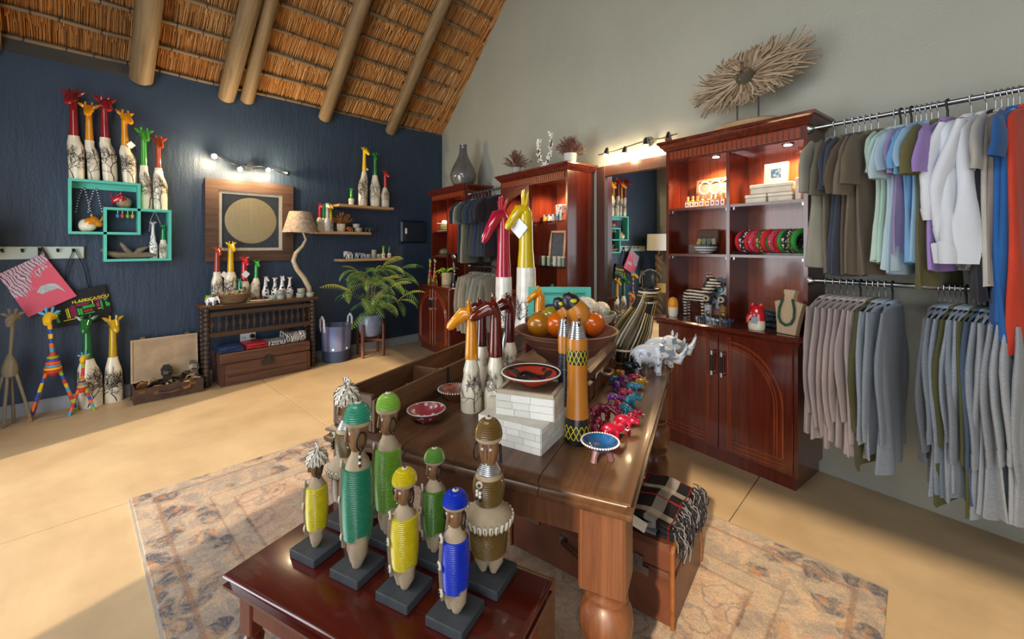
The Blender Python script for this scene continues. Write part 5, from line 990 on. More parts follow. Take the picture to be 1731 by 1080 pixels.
# ---------------------------------------------------------------- clothes rails
RV = .30; RZ1, RZ2 = 2.103, 1.217
def rail(label, u0, u1, z, v=RV):
    g = thing('clothes_rail', label, 'clothes rail', Rp(u0, v, z), ROTR); MB().tube([(0, 0, 0), (u1-u0, 0, 0)], .0125, 12).build('bar', STEEL, g); MB().tube([(0, 0, 0), (.012, 0, 0), (.03, 0, 0)], [.03, .028, .016], 16).build('flange', STEEL, g)
rail('upper chrome clothes rail right of the tall cabinet', UC+HW, 6.5, RZ1, .265); rail('lower chrome clothes rail right of the tall cabinet', UC+HW, 6.5, RZ2, .265)
rail('upper clothes rail between the corner and display cabinets', UF+HF, UM-HM, RZ1-.03, .33); rail('lower clothes rail between the corner and display cabinets', UF+HF, UM-HM, RZ2-.05, .33)
def spow(x, p): return math.copysign(abs(x)**p, x)
def garment(label, u, v, z, mat, W=.215, L=.78, t=.034, sleeve='short', seed=0, group=None, name='hanging_shirt', cat='shirt', hang='black', flare=1.0, curve=0, yaw=0, sl=None, neck=.06, cuff=None):
    rnd = random.Random(seed); loc = Rp(u, v, z); g = thing(name, label, cat, loc, ROTR+yaw, group); seg = 36; levels = []
    nz = 18; ph = [rnd.uniform(0, 6.28) for _ in range(4)]; sw = rnd.uniform(-.012, .012)
    prof = [(-.092, neck, .024), (-.100, neck+.03, .03), (-.118, W*.72, t*.95), (-.140, W*.93, t*1.0), (-.175, W*1.0, t*1.05)]
    for i in range(1, nz): f = i/(nz-1); zz = -.175-(L-.175)*f; prof.append((zz, W*(1-.06*math.sin(PI*min(1, f*1.4)))*(1+(flare-1)*f), t*(1.05+.35*f)))
    vs = []
    for k, (zz, w_, tt) in enumerate(prof):
        f = max(0, (-zz-.15)/(L-.15)); amp = (.010*f+.014*f*f)*max(.65, min(1.2, t/.030))*(1.5 if cuff else 1)
        for i in range(seg):
            a = 2*PI*i/seg; y = w_*spow(math.cos(a), .85); x = tt*spow(math.sin(a), .7)
            x += amp*(math.sin(4*y/W*1.6+ph[0]+zz*3)+.6*math.sin(9*y/W+ph[1]+zz*2))+sw*f
            dz = curve*f*(abs(y)/W)**2 if k == len(prof)-1 else 0
            vs.append((x, y, zz+dz+(.006*math.sin(3*a+ph[2]) if k == len(prof)-1 else 0)))
    fs = [(k*seg+i, k*seg+(i+1) % seg, (k+1)*seg+(i+1) % seg, (k+1)*seg+i) for k in range(len(prof)-1) for i in range(seg)]
    MB().add(vs, fs).build('shirt_body', mat, g, smooth=70)
    cm = MB().tube([(.018*math.cos(a)+0, neck*1.05*math.sin(a), -.094+.012*math.cos(a)) for a in [2*PI*j/18 for j in range(18)]], .013, 6, closed=True, flat=.6); cm.build('collar', mat, g, smooth=70)
    if sleeve:
        Ls = sl or (.25 if sleeve == 'short' else .60)
        for s in (-1, 1):
            P = []; R_ = []; n_ = 10; drop = rnd.uniform(.85, 1.1); spread = rnd.uniform(.03, .07)
            for k in range(n_):
                f = k/(n_-1); P.append((sw*f+.006*math.sin(f*6+ph[3]+s)-(.055*min(1, 2*f) if cuff else 0), s*(W*.86+(.02+spread)*min(1, f*1.8)*(1 if sleeve == 'short' else .7)-(.04*f*f if sleeve == 'long' else 0)), -.132-.012*f-Ls*f*drop))
                w0 = (.034+.040*min(1, f*3.0)) if sleeve == 'short' else (.034+.036*min(1, f*3.0)-.030*f); R_.append(w0*(1+.05*math.sin(f*13+ph[2])))
            fl = max(.22, t*.95/.074)
            if cuff: R_[-1] *= 1.05; R_[-2] *= 1.22; R_[-3] *= 1.12
            MB().tube(P, R_, 16, flat=fl, up=(0, 1, 0), cap=False).build('sleeve', mat, g, smooth=70)
            if sleeve == 'long' or cuff: MB().tube([P[-2], P[-1], tuple(Vector(P[-1])*1.0+Vector((0, 0, -.012)))], [R_[-2]*1.04, R_[-1]*1.06, R_[-1]*1.0], 16, flat=fl*1.08, up=(0, 1, 0), cap=False).build('cuff', mat, g, smooth=70)
    h = thing('clothes_hanger', 'hanger of '+label, 'hanger', loc, ROTR+yaw, 'clothes hangers'); hm = STEEL if hang != 'plastic' else BLACK; bmat = BLACK if hang != 'white' else WHITE; r_ = .0022 if hang != 'plastic' else .0045
    MB().tube([(0, .018, .006), (0, .012, .0165), (0, 0, .0185), (0, -.015, .012), (0, -.0175, -.004), (0, -.008, -.022), (0, 0, -.034), (0, 0, -.085)], r_, 7).build('hook', hm, h)
    MB().tube([(0, -W*.82, -.138), (0, -.08, -.104), (0, 0, -.083), (0, .08, -.104), (0, W*.82, -.138)], [.007, .009, .010, .009, .007], 8).build('hanger_bar', bmat, h)
    return g
def uh(px, v=.265): return RW(px, 0, v)[0]
def gaps(us):                                  # half thickness that just fits between neighbours
    return [max(.010, min(.034, .44*min([abs(us[i]-us[j]) for j in (i-1, i+1) if 0 <= j < len(us)]))) for i in range(len(us))]
up_ = [(1411, '#8d8b7d', 'short', .80, 'light stone'), (1430, '#6e6658', 'short', .83, 'taupe'), (1443, '#3d4250', 'short', .83, 'slate navy'), (1453, '#434753', 'short', .84, 'dark slate'), (1463, '#5c5040', 'short', .84, 'brown'), (1473, '#766b5a', 'short', .83, 'grey-brown'), (1485, '#6a5f50', 'short', .83, 'dark taupe'),
 (1513, '#b4cabf', 'short', .76, 'pale mint'), (1523, '#a9c8ba', 'short', .77, 'mint green'), (1532, '#b0c4cb', 'short', .80, 'pale grey-blue'), (1541, '#a3bacb', 'short', .82, 'powder blue'), (1549, '#9a8bb0', 'short', .72, 'mauve'), (1557, '#74a2c9', 'short', .76, 'sky blue'), (1566, '#679cca', 'short', .77, 'bright sky blue'), (1575, '#8fb0c9', 'short', .76, 'soft blue'), (1586, '#67633f', 'short', .88, 'olive'), (1602, '#9a82bf', 'short', .80, 'lilac')]
tu = gaps([uh(p[0]) for p in up_])
for i, (px, col, sl, L, nm) in enumerate(up_):
    garment('%s short-sleeved shirt on the upper rail, %s from the tall cabinet' % (nm, ORD[i]), uh(px), .265, RZ1, cloth(col), .228 if i < 7 else .205, L, tu[i], sl, 100+i, 'shirts on the upper rail', hang='plastic' if i in (8, 10, 16) else 'steel', sl=.27 if i < 7 else .20, yaw=-.2)
for i, px in enumerate((1642, 1668)):
    garment('%s white shirt with rolled long sleeves on the upper rail' % ['left', 'right'][i], uh(px), .265, RZ1, cloth('#d0d5dc', .04), .225, .80, .036, 'long', 130+i, 'shirts on the upper rail', curve=.10, flare=1.15, sl=.48, cuff=True, yaw=-.32)
for i, (px, col, L, nm, sl) in enumerate([(1683, '#24252f', .92, 'long navy sleeveless dress', None), (1693, '#b5b2aa', .86, 'off-white blouse', 'short'), (1704, '#8a7f78', .84, 'warm grey top', None), (1713, '#2a62a4', 1.08, 'long royal blue dress', None), (1724, '#2b5f9e', 1.0, 'deep blue tunic', 'short'), (1735, '#c8442f', 1.14, 'long coral red dress', None)]):
    garment('%s at the right end of the upper rail' % nm, uh(px), .265, RZ1, cloth(col), .20, L, .018, sl, 150+i, 'shirts on the upper rail', 'hanging_dress' if 'dress' in nm else 'hanging_shirt', 'dress' if 'dress' in nm else 'shirt', 'white' if px == 1724 else 'steel', 1.1, 0, -.2, .2)
lo_ = [(1397, '#8f8483'), (1410, '#968b89'), (1422, '#938785'), (1433, '#9a8e8c'), (1444, '#948886'), (1455, '#968a88'), (1467, '#9c908e')]
tu = gaps([uh(p[0]) for p in lo_+[(1477, 0)]])
for i, (px, col) in enumerate(lo_): garment('pinkish beige long-sleeved shirt on the lower rail, %s from the tall cabinet' % ORD[i], uh(px), .265, RZ2, cloth(col, gain=1.35), .21, .83+.02*(i % 3)+(.06 if i == 6 else 0), tu[i], 'long', 200+i, 'pinkish shirts on the lower rail', hang='plastic' if i == 5 else 'steel', yaw=-.14)
lo2 = [(1477, '#4c4c2e', .93, 'olive', 0), (1486, '#848e98', .80, 'light grey', 1), (1497, '#7f8993', .86, 'mid grey', 1), (1509, '#77818c', .92, 'blue-grey', 1)]
tu = gaps([uh(p[0]) for p in lo2])
for i, (px, col, L, nm, ml) in enumerate(lo2): garment('%s long-sleeved top next to the pinkish shirts on the lower rail' % nm, uh(px), .265, RZ2, cloth(col, .1, .16 if ml else 0, gain=1.35), .21, L, tu[i], 'long', 220+i, 'tops on the lower rail', hang='plastic' if i == 3 else 'steel', yaw=-.12+.1*(i == 3))
lo3 = [(1588, '#5c636b', .80, 'charcoal grey', 1), (1597, '#6e7883', .92, 'dark blue-grey', 1), (1607, '#7a8592', .95, 'grey marl', 1), (1616, '#4a4c2a', .98, 'olive', 0), (1625, '#818b97', .95, 'silver grey', 1), (1634, '#77818d', .92, 'steel grey', 1), (1642, '#848e99', .90, 'pale grey marl', 1), (1650, '#4d4f2c', .99, 'khaki green', 0), (1659, '#41536a', .93, 'denim blue', 0), (1669, '#818a94', .98, 'cool grey', 1), (1682, '#8c9298', .95, 'ash grey', 1), (1694, '#878d94', .96, 'smoke grey', 1), (1708, '#949a9f', .95, 'light ash grey', 1), (1724, '#9a9ea3', .95, 'pearl grey', 1), (1741, '#8f959b', .95, 'dove grey', 1)]
tu = gaps([uh(p[0]) for p in lo3])
for i, (px, col, L, nm, ml) in enumerate(lo3): garment('%s sweatshirt, %s in the right half of the lower rail' % (nm, ORD[i]), uh(px), .265, RZ2, cloth(col, .1, .18 if ml else 0, gain=1.35), .205, L, tu[i], 'long', 240+i, 'sweatshirts on the lower rail', 'hanging_sweatshirt', 'sweatshirt', 'plastic' if i in (5, 9) else 'steel', yaw=-.14)
mid = [(.0, '#26303c', 'dark blue'), (.07, '#7a7a70', 'stone grey'), (.14, '#4d4f42', 'olive grey'), (.22, '#2b3342', 'navy'), (.29, '#3a3c3a', 'charcoal'), (.37, '#26324a', 'ink blue'), (.45, '#30343a', 'black-grey'), (.53, '#2a3040', 'midnight blue'), (.60, '#241e26', 'aubergine')]
for i, (du_, col, nm) in enumerate(mid): garment('%s short-sleeved shirt on the upper rail between the two far cabinets' % nm, 1.43+du_, .33, RZ1-.03, cloth(col), .22, .86 if i < 3 else .78, .028, 'short', 300+i, 'shirts between the far cabinets')
for i in range(7):
    garment('grey-beige shirt on the lower rail between the far cabinets, %s from the corner' % ORD[i], 1.45+.085*i, .33, RZ2-.05, cloth(['#8a8574', '#9a9080', '#86826f', '#7c8078', '#8f8c80', '#767a70', '#85816f'][i]), .22, .80, .034, 'long', 330+i, 'lower shirts between the far cabinets', hang='plastic')
# ---------------------------------------------------------------- rug
def rug_mat(hx, hy):
    n = NT('faded_rug'); x, y, z = n.sep(); ax = n.math('ABSOLUTE', x); ay = n.math('ABSOLUTE', y); d = n.math('MINIMUM', n.math('SUBTRACT', hx, ax), n.math('SUBTRACT', hy, ay))
    wob = n.node('TexNoise'); wob.inputs['Scale'].default_value = 6; wob.inputs['Detail'].default_value = 4; n.l(n.co.outputs['Object'], wob.inputs['Vector'])
    mad = n.node('VectorMath', operation='MULTIPLY_ADD'); mad.inputs[1].default_value = (.16, .16, 0); n.l(wob.outputs['Color'], mad.inputs[0]); n.l(n.co.outputs['Object'], mad.inputs[2]); wv = mad.outputs[0]
    f1 = n.noise(9, 6, None, .75, 1.0); f2 = n.noise(38, 4, None, .75); v = n.voro(7, wv); v2 = n.voro(15, wv); st = n.noise(1, 4, n.mapping((30, 170, 10)), .7)
    field = n.ramp(f1, [(.32, hexc('#8d7f78')), (.46, hexc('#b3947c')), (.58, hexc('#bba996')), (.72, hexc('#ad7f58'))])
    mot = n.ramp(n.math('ADD', v, n.math('MULTIPLY', f2, .3)), [(.25, (1, 1, 1)), (.33, (0, 0, 0)), (.52, (0, 0, 0)), (.56, (.9, .9, .9)), (.62, (0, 0, 0))]); field = n.mix(n.math('MULTIPLY', mot, .7), field, hexc('#5c5d6b'))
    bor = n.ramp(f1, [(.42, hexc('#484a57')), (.5, hexc('#7a7471')), (.58, hexc('#ad8e72'))]); m2 = n.ramp(n.math('ADD', v2, n.math('MULTIPLY', f2, .45)), [(.38, (1, 1, 1)), (.50, (0, 0, 0))]); bor = n.mix(n.math('MULTIPLY', m2, .75), bor, hexc('#b06f40'))
    m3 = n.ramp(n.math('ADD', v, n.math('MULTIPLY', f2, .2)), [(.50, (0, 0, 0)), (.58, (1, 1, 1))]); bor = n.mix(n.math('MULTIPLY', m3, .45), bor, hexc('#c4b29c'))
    c = n.mix(n.ramp(d, [(.40, (0, 0, 0)), (.41, (1, 1, 1))]), bor, field)
    gd = n.ramp(d, [(.0, (0, 0, 0)), (.085, (0, 0, 0)), (.09, (1, 1, 1)), (.105, (1, 1, 1)), (.11, (0, 0, 0)), (.30, (0, 0, 0)), (.305, (1, 1, 1)), (.315, (0, 0, 0)), (.395, (0, 0, 0)), (.40, (1, 1, 1)), (.415, (0, 0, 0))]); c = n.mix(n.math('MULTIPLY', gd, .6), c, hexc('#7c5c4a'))
    g2 = n.ramp(d, [(.31, (0, 0, 0)), (.315, (1, 1, 1)), (.39, (1, 1, 1)), (.395, (0, 0, 0))]); c = n.mix(n.math('MULTIPLY', g2, .5), c, hexc('#b3a08c'))
    c = n.mix(n.math('MULTIPLY', n.ramp(st, [(.45, (0, 0, 0)), (.7, (1, 1, 1))]), .4), c, hexc('#8f8174')); sp_ = n.noise(170, 2, None, .8); c = n.mix(n.math('MULTIPLY', n.ramp(sp_, [(.42, (1, 1, 1)), (.55, (0, 0, 0))]), .35), c, hexc('#625a54')); c = n.mix(n.math('MULTIPLY', n.ramp(n.noise(120, 2, None, .8), [(.52, (0, 0, 0)), (.66, (1, 1, 1))]), .25), c, hexc('#c9a684')); n.bump(f2, .4, .004); return n.done(c, .95, spec=.15)
RX0, RX1, RY0, RY1 = -3.17, -.085, .235, 2.32
g = thing('patterned_rug', 'large faded oriental rug under the tables', 'rug', ((RX0+RX1)/2, (RY0+RY1)/2, 0)); hx, hy = (RX1-RX0)/2, (RY1-RY0)/2
MB().cbox(-hx, hx, -hy, hy, 0, .010, .003).build('rug_pile', rug_mat(hx, hy), g)
for s in (-1, 1): MB().box(-hx, hx, min(s*hy, s*(hy+.012)), max(s*hy, s*(hy+.012)), .0, .007).build('binding', plain('#958b7e', .9), g)
RZ = .0105
# ---------------------------------------------------------------- big table
TA = math.radians(19); TAx = Vector((math.cos(TA), math.sin(TA))); TBx = Vector((-TAx.y, TAx.x)); FR0 = Vector((-.53, 1.0)); TZ = .76
def TB(a, b, z=TZ): p = FR0+TAx*a+TBx*b; return Vector((p.x, p.y, z))
TABW = wood('#432b1c', '#6b4a31', .32, .7, 1, .15); TABE = wood('#2e1d13', '#54382a', .35, 1, 0, .2); TABL = wood('#4e2c1a', '#7c4e30', .4, 1, 2, .1, bump=.25)
TW_, TL_ = 1.10, 1.46
g = thing('display_table', 'big antique wooden table with moulded edge and turned legs in the centre', 'table', TB(0, 0, 0), TA)
seams = [-TW_, -.74, -.26, 0.0]
prof = [(-.03, .700), (-.006, .702), (.0, .712), (.0, .722), (-.012, .728), (-.016, .736), (-.004, .742), (-.004, .750), (-.016, .757), (-.034, .760)]
for k in range(3):
    x0, x1 = seams[k]+(.0012 if k else 0), seams[k+1]-(.0012 if k < 2 else 0); vs = []
    for (o, z) in prof:
        X0 = x0-o if k == 0 else x0; X1 = x1+o if k == 2 else x1
        vs += [(X0, -o, z), (X1, -o, z), (X1, TL_+o, z), (X0, TL_+o, z)]
    n_ = len(prof); fs = [(i*4+j, i*4+(j+1) % 4, i*4+4+(j+1) % 4, i*4+4+j) for i in range(n_-1) for j in range(4)]; fs += [(3, 2, 1, 0), tuple(range(4*n_-4, 4*n_))]
    MB().add(vs, fs).build('table_leaf', TABW, g, smooth=50)
for c_ in ((-TW_+.10, -.10, .085, .11, .58, .70), (-TW_+.10, -.10, TL_-.11, TL_-.085, .58, .70), (-.11, -.085, .10, TL_-.10, .58, .70), (-TW_+.085, -TW_+.11, .10, TL_-.10, .58, .70)): MB().box(*c_).build('apron', TABL, g)
legp = [(.042, .0105), (.055, .02), (.058, .05), (.045, .075), (.05, .085), (.062, .12), (.068, .17), (.066, .22), (.052, .25), (.046, .26), (.062, .268), (.066, .28), (.05, .295), (.056, .30), (.071, .33), (.076, .365), (.072, .40), (.055, .425), (.05, .43), (.062, .437), (.062, .447), (.05, .455), (.058, .47)]
lm_ = MB().lathe(legp, 28).mesh('turned_leg', TABL); bk_ = MB().cbox(-.065, .065, -.065, .065, .468, .70, .008).mesh('leg_block', TABL)
for a in (-TW_+.085, -.085):
    for b in (.085, TL_-.085): lg = link('leg', lm_, g, (a, b, 0)); link('leg_block', bk_, lg)
# ---------------------------------------------------------------- things on the big table
# long divided trough
TRG = wood('#4a2f1c', '#7a5636', .5, .8, 1); g = thing('divided_trough', 'long wooden trough with compartments along the far edge of the big table', 'trough', TB(-1.085, .03, TZ), TA)
tw, tl, th = .20, 1.38, .115
for nm, c_ in (('side_board', (0, .014, 0, tl, 0, th)), ('side_board', (tw-.014, tw, 0, tl, 0, th)), ('end_board', (.014, tw-.014, 0, .016, 0, th+.015)), ('end_board', (.014, tw-.014, tl-.016, tl, 0, th)), ('divider', (.014, tw-.014, .45, .462, .01, th-.015)), ('divider', (.014, tw-.014, .92, .932, .01, th-.015)), ('bottom_board', (.014, tw-.014, .016, tl-.016, 0, .010))): MB().cbox(*c_, .002).build(nm, TRG, g)
for b in (.46, .92): MB().box(tw, tw+.002, b-.006, b+.012, 0, th).build('iron_strap', DARKSTEEL, g)
for i, (b, mt) in enumerate(((.25, plain('#b9ab98', .5, var=.3)), (.36, plain('#a08c74', .6, var=.3)), (.75, plain('#c0381e', .6)), (.66, plain('#d0c8bc', .5)))):
    tag(MB().cbox(-.06, .06, -.045, .045, 0, .012, .002).build('paper_packet', mt, None, TB(-.985, .03+b, TZ+.0105+.012*(i % 2)), (.06*(i % 2), .05, TA+.3*i)), '%s packet lying in the divided trough' % ['pale speckled', 'tan', 'orange-red', 'white'][i], 'packet')
def bowl(label, q, r, h, rimc, mats, foot=.5, name='decorated_bowl', beads=0, rotz=0):
    g = thing(name, label, 'bowl', q, rotz); MB().lathe([(r*foot, 0), (r*foot*1.05, h*.08), (r*.72, h*.42), (r*.97, h*.92), (r, h), (r*.95, h), (r*.68, h*.5), (r*.45, h*.2), (.001, h*.16)], 36).build('bowl_body', mats, g)
    MB().tube([(r*.985*math.cos(a), r*.985*math.sin(a), h) for a in [2*PI*j/36 for j in range(36)]], r*.028, 6, closed=True).build('rim', rimc, g)
    if beads:
        me = MB().ell((0, 0, 0), (r*.055,)*3, 8, 5).mesh('rim_bead', plain('#e2e0da', .4))
        for i in range(beads): a = 2*PI*i/beads; link('rim_bead', me, g, (r*1.02*math.cos(a), r*1.02*math.sin(a), h))
    return g
PATT = spots_mat('#a82c26', '#2a2224', 26, .34, .25, 'red_pattern'); PATT2 = spots_mat('#b45a48', '#d9d4c8', 40, .4, .3, 'pink_pattern')
bowl('small red and white patterned dish on the big table, nearest the beaded dolls', TB(-.79, .20), .072, .042, plain('#d2cfca', .3), spots_mat('#9c3a44', '#cfc8c4', 45, .32), .45, rotz=.4)
bowl('small brown bowl with a beaded rim beside the trough', TB(-.81, .43), .068, .045, plain('#3a2a22', .5), spots_mat('#7a4a34', '#b05a4a', 40, .4), .45, beads=40)
g = bowl('little blue glazed footed dish with a beaded rim at the table corner', TB(-.125, .185, TZ+.028), .056, .028, plain('#8f8a8e', .4), plain('#1c4a7a', .12, coat=.8, var=.5, vs=20), .4, beads=44)
for i in range(3): a = 2*PI*i/3+.5; MB().tube([(.02*math.cos(a), .02*math.sin(a), .004), (.03*math.cos(a), .03*math.sin(a), -.012), (.034*math.cos(a), .034*math.sin(a), -.028)], [.012, .009, .011], 8).build('foot', plain('#6a4a50', .4), g)
inlay_box('white bone-tiled box at the bottom of the pair on the big table', TB(-.405, .235), TA-.10, .235, .20, .085, None, 4, 4, seed=1); inlay_box('white bone-tiled box stacked on another, under the red dish', TB(-.385, .27, TZ+.0855), TA+.08, .20, .18, .072, None, 3, 3, seed=2)
q = TB(-.385, .27, TZ+.158); g = thing('box_tray_lid', 'raised wooden lid frame on the upper bone-tiled box', 'lid', q, TA+.08); [MB().box(*c_).build('rim_board', plain('#b9ab93', .6), g) for c_ in ((-.10, .10, -.09, -.078, 0, .012), (-.10, .10, .078, .09, 0, .012), (-.10, -.088, -.078, .078, 0, .012), (.088, .10, -.078, .078, 0, .012))]; MB().box(-.088, .088, -.078, .078, 0, .004).build('lid_panel', plain('#8f7d66', .6), g)
g = bowl('wide patterned red, black and white dish on top of the bone-tiled boxes', TB(-.39, .27, TZ+.171), .105, .042, plain('#e0dcd4', .3), spots_mat('#b23a26', '#2e2626', 20, .36, .22), .4)
MB().lathe([(.100, .0425), (.094, .0405), (.090, .0395)], 40, cap=False).build('black_band', BLACK, g)
q = TB(-.385, .255, TZ+.187); g = thing('cord_bracelet', 'black leather cord bracelet lying in the wide red dish', 'bracelet', q, 0); MB().tube([(.05*math.cos(a), .035*math.sin(a), .012+.004*math.sin(3*a)) for a in [2*PI*j/20 for j in range(20)]], .007, 6, closed=True).build('cord', BLACK, g); MB().cbox(-.02, .03, -.045, -.025, .006, .02, .003).build('clasp', plain('#1c1c24', .3), g)
# gourd bottle figures
BANDY = n = NT('yellow_diamond_band'); x_, y_, z_ = n.sep(); an = n.math('ARCTAN2', y_, x_); A_ = n.math('ABSOLUTE', n.math('SUBTRACT', n.math('FRACT', n.math('MULTIPLY', an, 2.4)), .5)); B_ = n.math('ABSOLUTE', n.math('SUBTRACT', n.math('FRACT', n.math('MULTIPLY', z_, 30)), .5)); dm_ = n.math('ABSOLUTE', n.math('SUBTRACT', n.math('ADD', A_, B_), .5)); BANDY = n.done(n.ramp(dm_, [(.07, hexc('#c9b91a')), (.11, hexc('#16161a'))]), .4)
GRD = plain('#b5701c', .32, coat=.3, var=.18, vs=7); SPK = spots_mat('#17181e', '#3a78a8', 130, .22, .4, 'blue_speckle')
def gourd_doll(label, q, Ht, rotz, front=True):
    g = thing('gourd_figure', label, 'figurine', q, rotz); s = Ht/.47
    if front:
        bp = [(.040, 0), (.045, .008), (.044, .05), (.040, .085)]; MB().lathe([(r*s, z*s) for r, z in bp], 28).build('black_base', plain('#17181c', .3, coat=.3), g); MB().lathe([(r*s*1.01, z*s) for r, z in ((.0445, .02), (.044, .05), (.0425, .065))], 28, cap=False).build('base_band', BANDY, g, rot=(0, .0, 0))
        MB().lathe([(r*s, z*s) for r, z in ((.040, .083), (.036, .12), (.034, .19), (.033, .25), (.034, .262))], 28).build('gourd_body', GRD, g); MB().lathe([(r*s, z*s) for r, z in ((.0345, .262), (.036, .272), (.036, .30), (.0345, .31))], 28).build('upper_band', BANDY, g); MB().lathe([(r*s, z*s) for r, z in ((.034, .31), (.035, .335), (.033, .345), (.001, .346))], 28).build('shoulder', GRD, g)
    else:
        MB().lathe([(r*s, z*s) for r, z in ((.026, 0), (.028, .01), (.026, .09))], 24).build('gourd_body', GRD, g); MB().lathe([(r*s, z*s) for r, z in ((.0262, .09), (.024, .15), (.023, .28))], 24).build('upper_band', SPK, g); MB().lathe([(r*s, z*s) for r, z in ((.0235, .28), (.025, .335), (.023, .345), (.001, .346))], 24).build('shoulder', GRD, g)
    k = 1 if front else .85
    for i in range(9): z = .346+.0075*i; r = .026-.0015*i; MB().tube([(r*k*s*math.cos(a), r*k*s*math.sin(a), z*s) for a in [2*PI*j/20 for j in range(20)]], .0042*s, 6, closed=True).build('neck_ring', plain('#d3d5d8', .2, .9), g)
    MB().tube([(0, 0, .34*s), (0, 0, .43*s)], .012*s, 10).build('neck', GRD, g)
    ri = Vector((XD[0], YD[0], 0)); up_z = Vector((0, 0, 1)); c0 = Vector((0, 0, .415*s))
    def hp(r, u): return tuple(c0+ri*(r*s*k)+up_z*(u*s*k))
    MB().tube([hp(.030, -.018), hp(.024, -.010), hp(.012, .008), hp(-.004, .030), hp(-.016, .046)], [.006*s, .024*s*k, .036*s*k, .034*s*k, .027*s*k], 18, up=(0, 0, 1)).build('head', GRD, g)
    MB().tube([hp(-.012, .040), hp(-.024, .054), hp(-.038, .066), hp(-.048, .072)], [.029*s*k, .030*s*k, .022*s*k, .005*s*k], 16, up=(0, 0, 1)).build('cap', plain('#1c1d26', .35), g)
    fw = Vector((-XD[1], -YD[1], 0)); q_ = c0+ri*(-.016*s*k)+up_z*(.058*s*k)+fw*(.028*s*k); MB().ell(tuple(q_-fw*(.004*s)), (.012*s, .012*s, .006*s), 10, 6, rot=(.3, .4, 0)).build('cap_mark', plain('#c9c21a', .4), g)
    for i, z in enumerate((.395, .403, .411, .419)): MB().ell(tuple(fw*(.040*s*k)+up_z*(z*s)), (.0048*s,)*3, 8, 5).build('ear_bead', STEEL if i % 2 else BLACK, g)
gourd_doll('tall orange gourd figure with black patterned bands and silver neck rings', TB(-.222, .270), .475, 0); gourd_doll('slim orange and speckled black gourd figure behind the taller one', TB(-.292, .350), .46, 0, False)
# leather case with the fruit bowl
CASE = plain('#5a3422', .4, var=.25, vs=9, bump=.15); g = thing('leather_case', 'brown stitched leather case carrying the wooden bowl on the big table', 'suitcase', TB(-.44, .90), TA)
MB().cbox(-.19, .17, -.28, .30, 0, .085, .012).build('case_body', CASE, g); MB().cbox(-.193, .173, -.283, .303, .087, .140, .014).build('lid', CASE, g)
for b in (-.12, .14): MB().tube([(.172, b-.012, .075), (.185, b-.01, .09), (.185, b+.01, .09), (.172, b+.012, .075)], .006, 8).build('clasp', STEEL, g)
MB().tube([(.174, -.05, .06), (.20, -.045, .055), (.205, 0, .05), (.20, .045, .055), (.174, .05, .06)], .010, 8).build('handle', CASE, g); MB().box(.168, .172, -.21, -.18, .0, .12).build('strap', plain('#3a2014', .5), g)
for i in range(16): MB().ell((-.175+.0215*i, -.2845, .10), (.003, .002, .0015), 6, 4).build('stitch', plain('#c0a070', .7), g)
BOW = wood('#5a3626', '#845848', .45, .6, 0, bump=.15); qb = T(957, 556, 1.06); ZS = TZ+.1405
g = thing('wooden_bowl', 'large turned dark wooden bowl full of gourds on the leather case', 'bowl', (qb.x, qb.y, ZS), 0)
MB().lathe([(.085, 0), (.09, .012), (.078, .022), (.12, .055), (.165, .10), (.20, .138), (.216, .152), (.222, .160), (.210, .160), (.185, .125), (.13, .06), (.05, .03), (.001, .028)], 56).build('bowl_body', BOW, g)
for z, r in ((.108, .173), (.146, .2105)): MB().tube([(r*math.cos(a), r*math.sin(a), z) for a in [2*PI*j/48 for j in range(48)]], .0025, 5, closed=True).build('turned_ring', BOW, g)
def gourd(label, px, py, r, mat, z=1.075, sc=(1, 1, 1), nm='gourd'):
    q = T(px, py, z); h = thing(nm, label, 'gourd', q, 0); MB().ell((0, 0, 0), (r*sc[0], r*sc[1], r*sc[2]), 22, 14).build('shell', mat, h); MB().tube([(0, 0, r*sc[2]*.95), (.003, 0, r*sc[2]*1.06)], [.006, .004], 6).build('stem', TIE, h)
gourd('amber brown gourd at the left of the wooden bowl', 913, 549, .06, plain('#a86a14', .2, coat=.6), 1.06); gourd('bright orange gourd in the middle of the wooden bowl', 943, 549, .055, plain('#d8640c', .2, coat=.6), 1.065); gourd('bright orange gourd at the right of the wooden bowl', 1003, 548, .055, plain('#d8600c', .2, coat=.6), 1.06); gourd('olive yellow gourd behind the amber one in the wooden bowl', 932, 534, .045, plain('#8f8416', .25, coat=.5), 1.09); gourd('yellow-green gourd in the centre of the wooden bowl', 957, 533, .05, plain('#a79a18', .25, coat=.5), 1.095); gourd('dark orange gourd low in the wooden bowl', 975, 552, .05, plain('#c2700f', .25, coat=.5), 1.05)
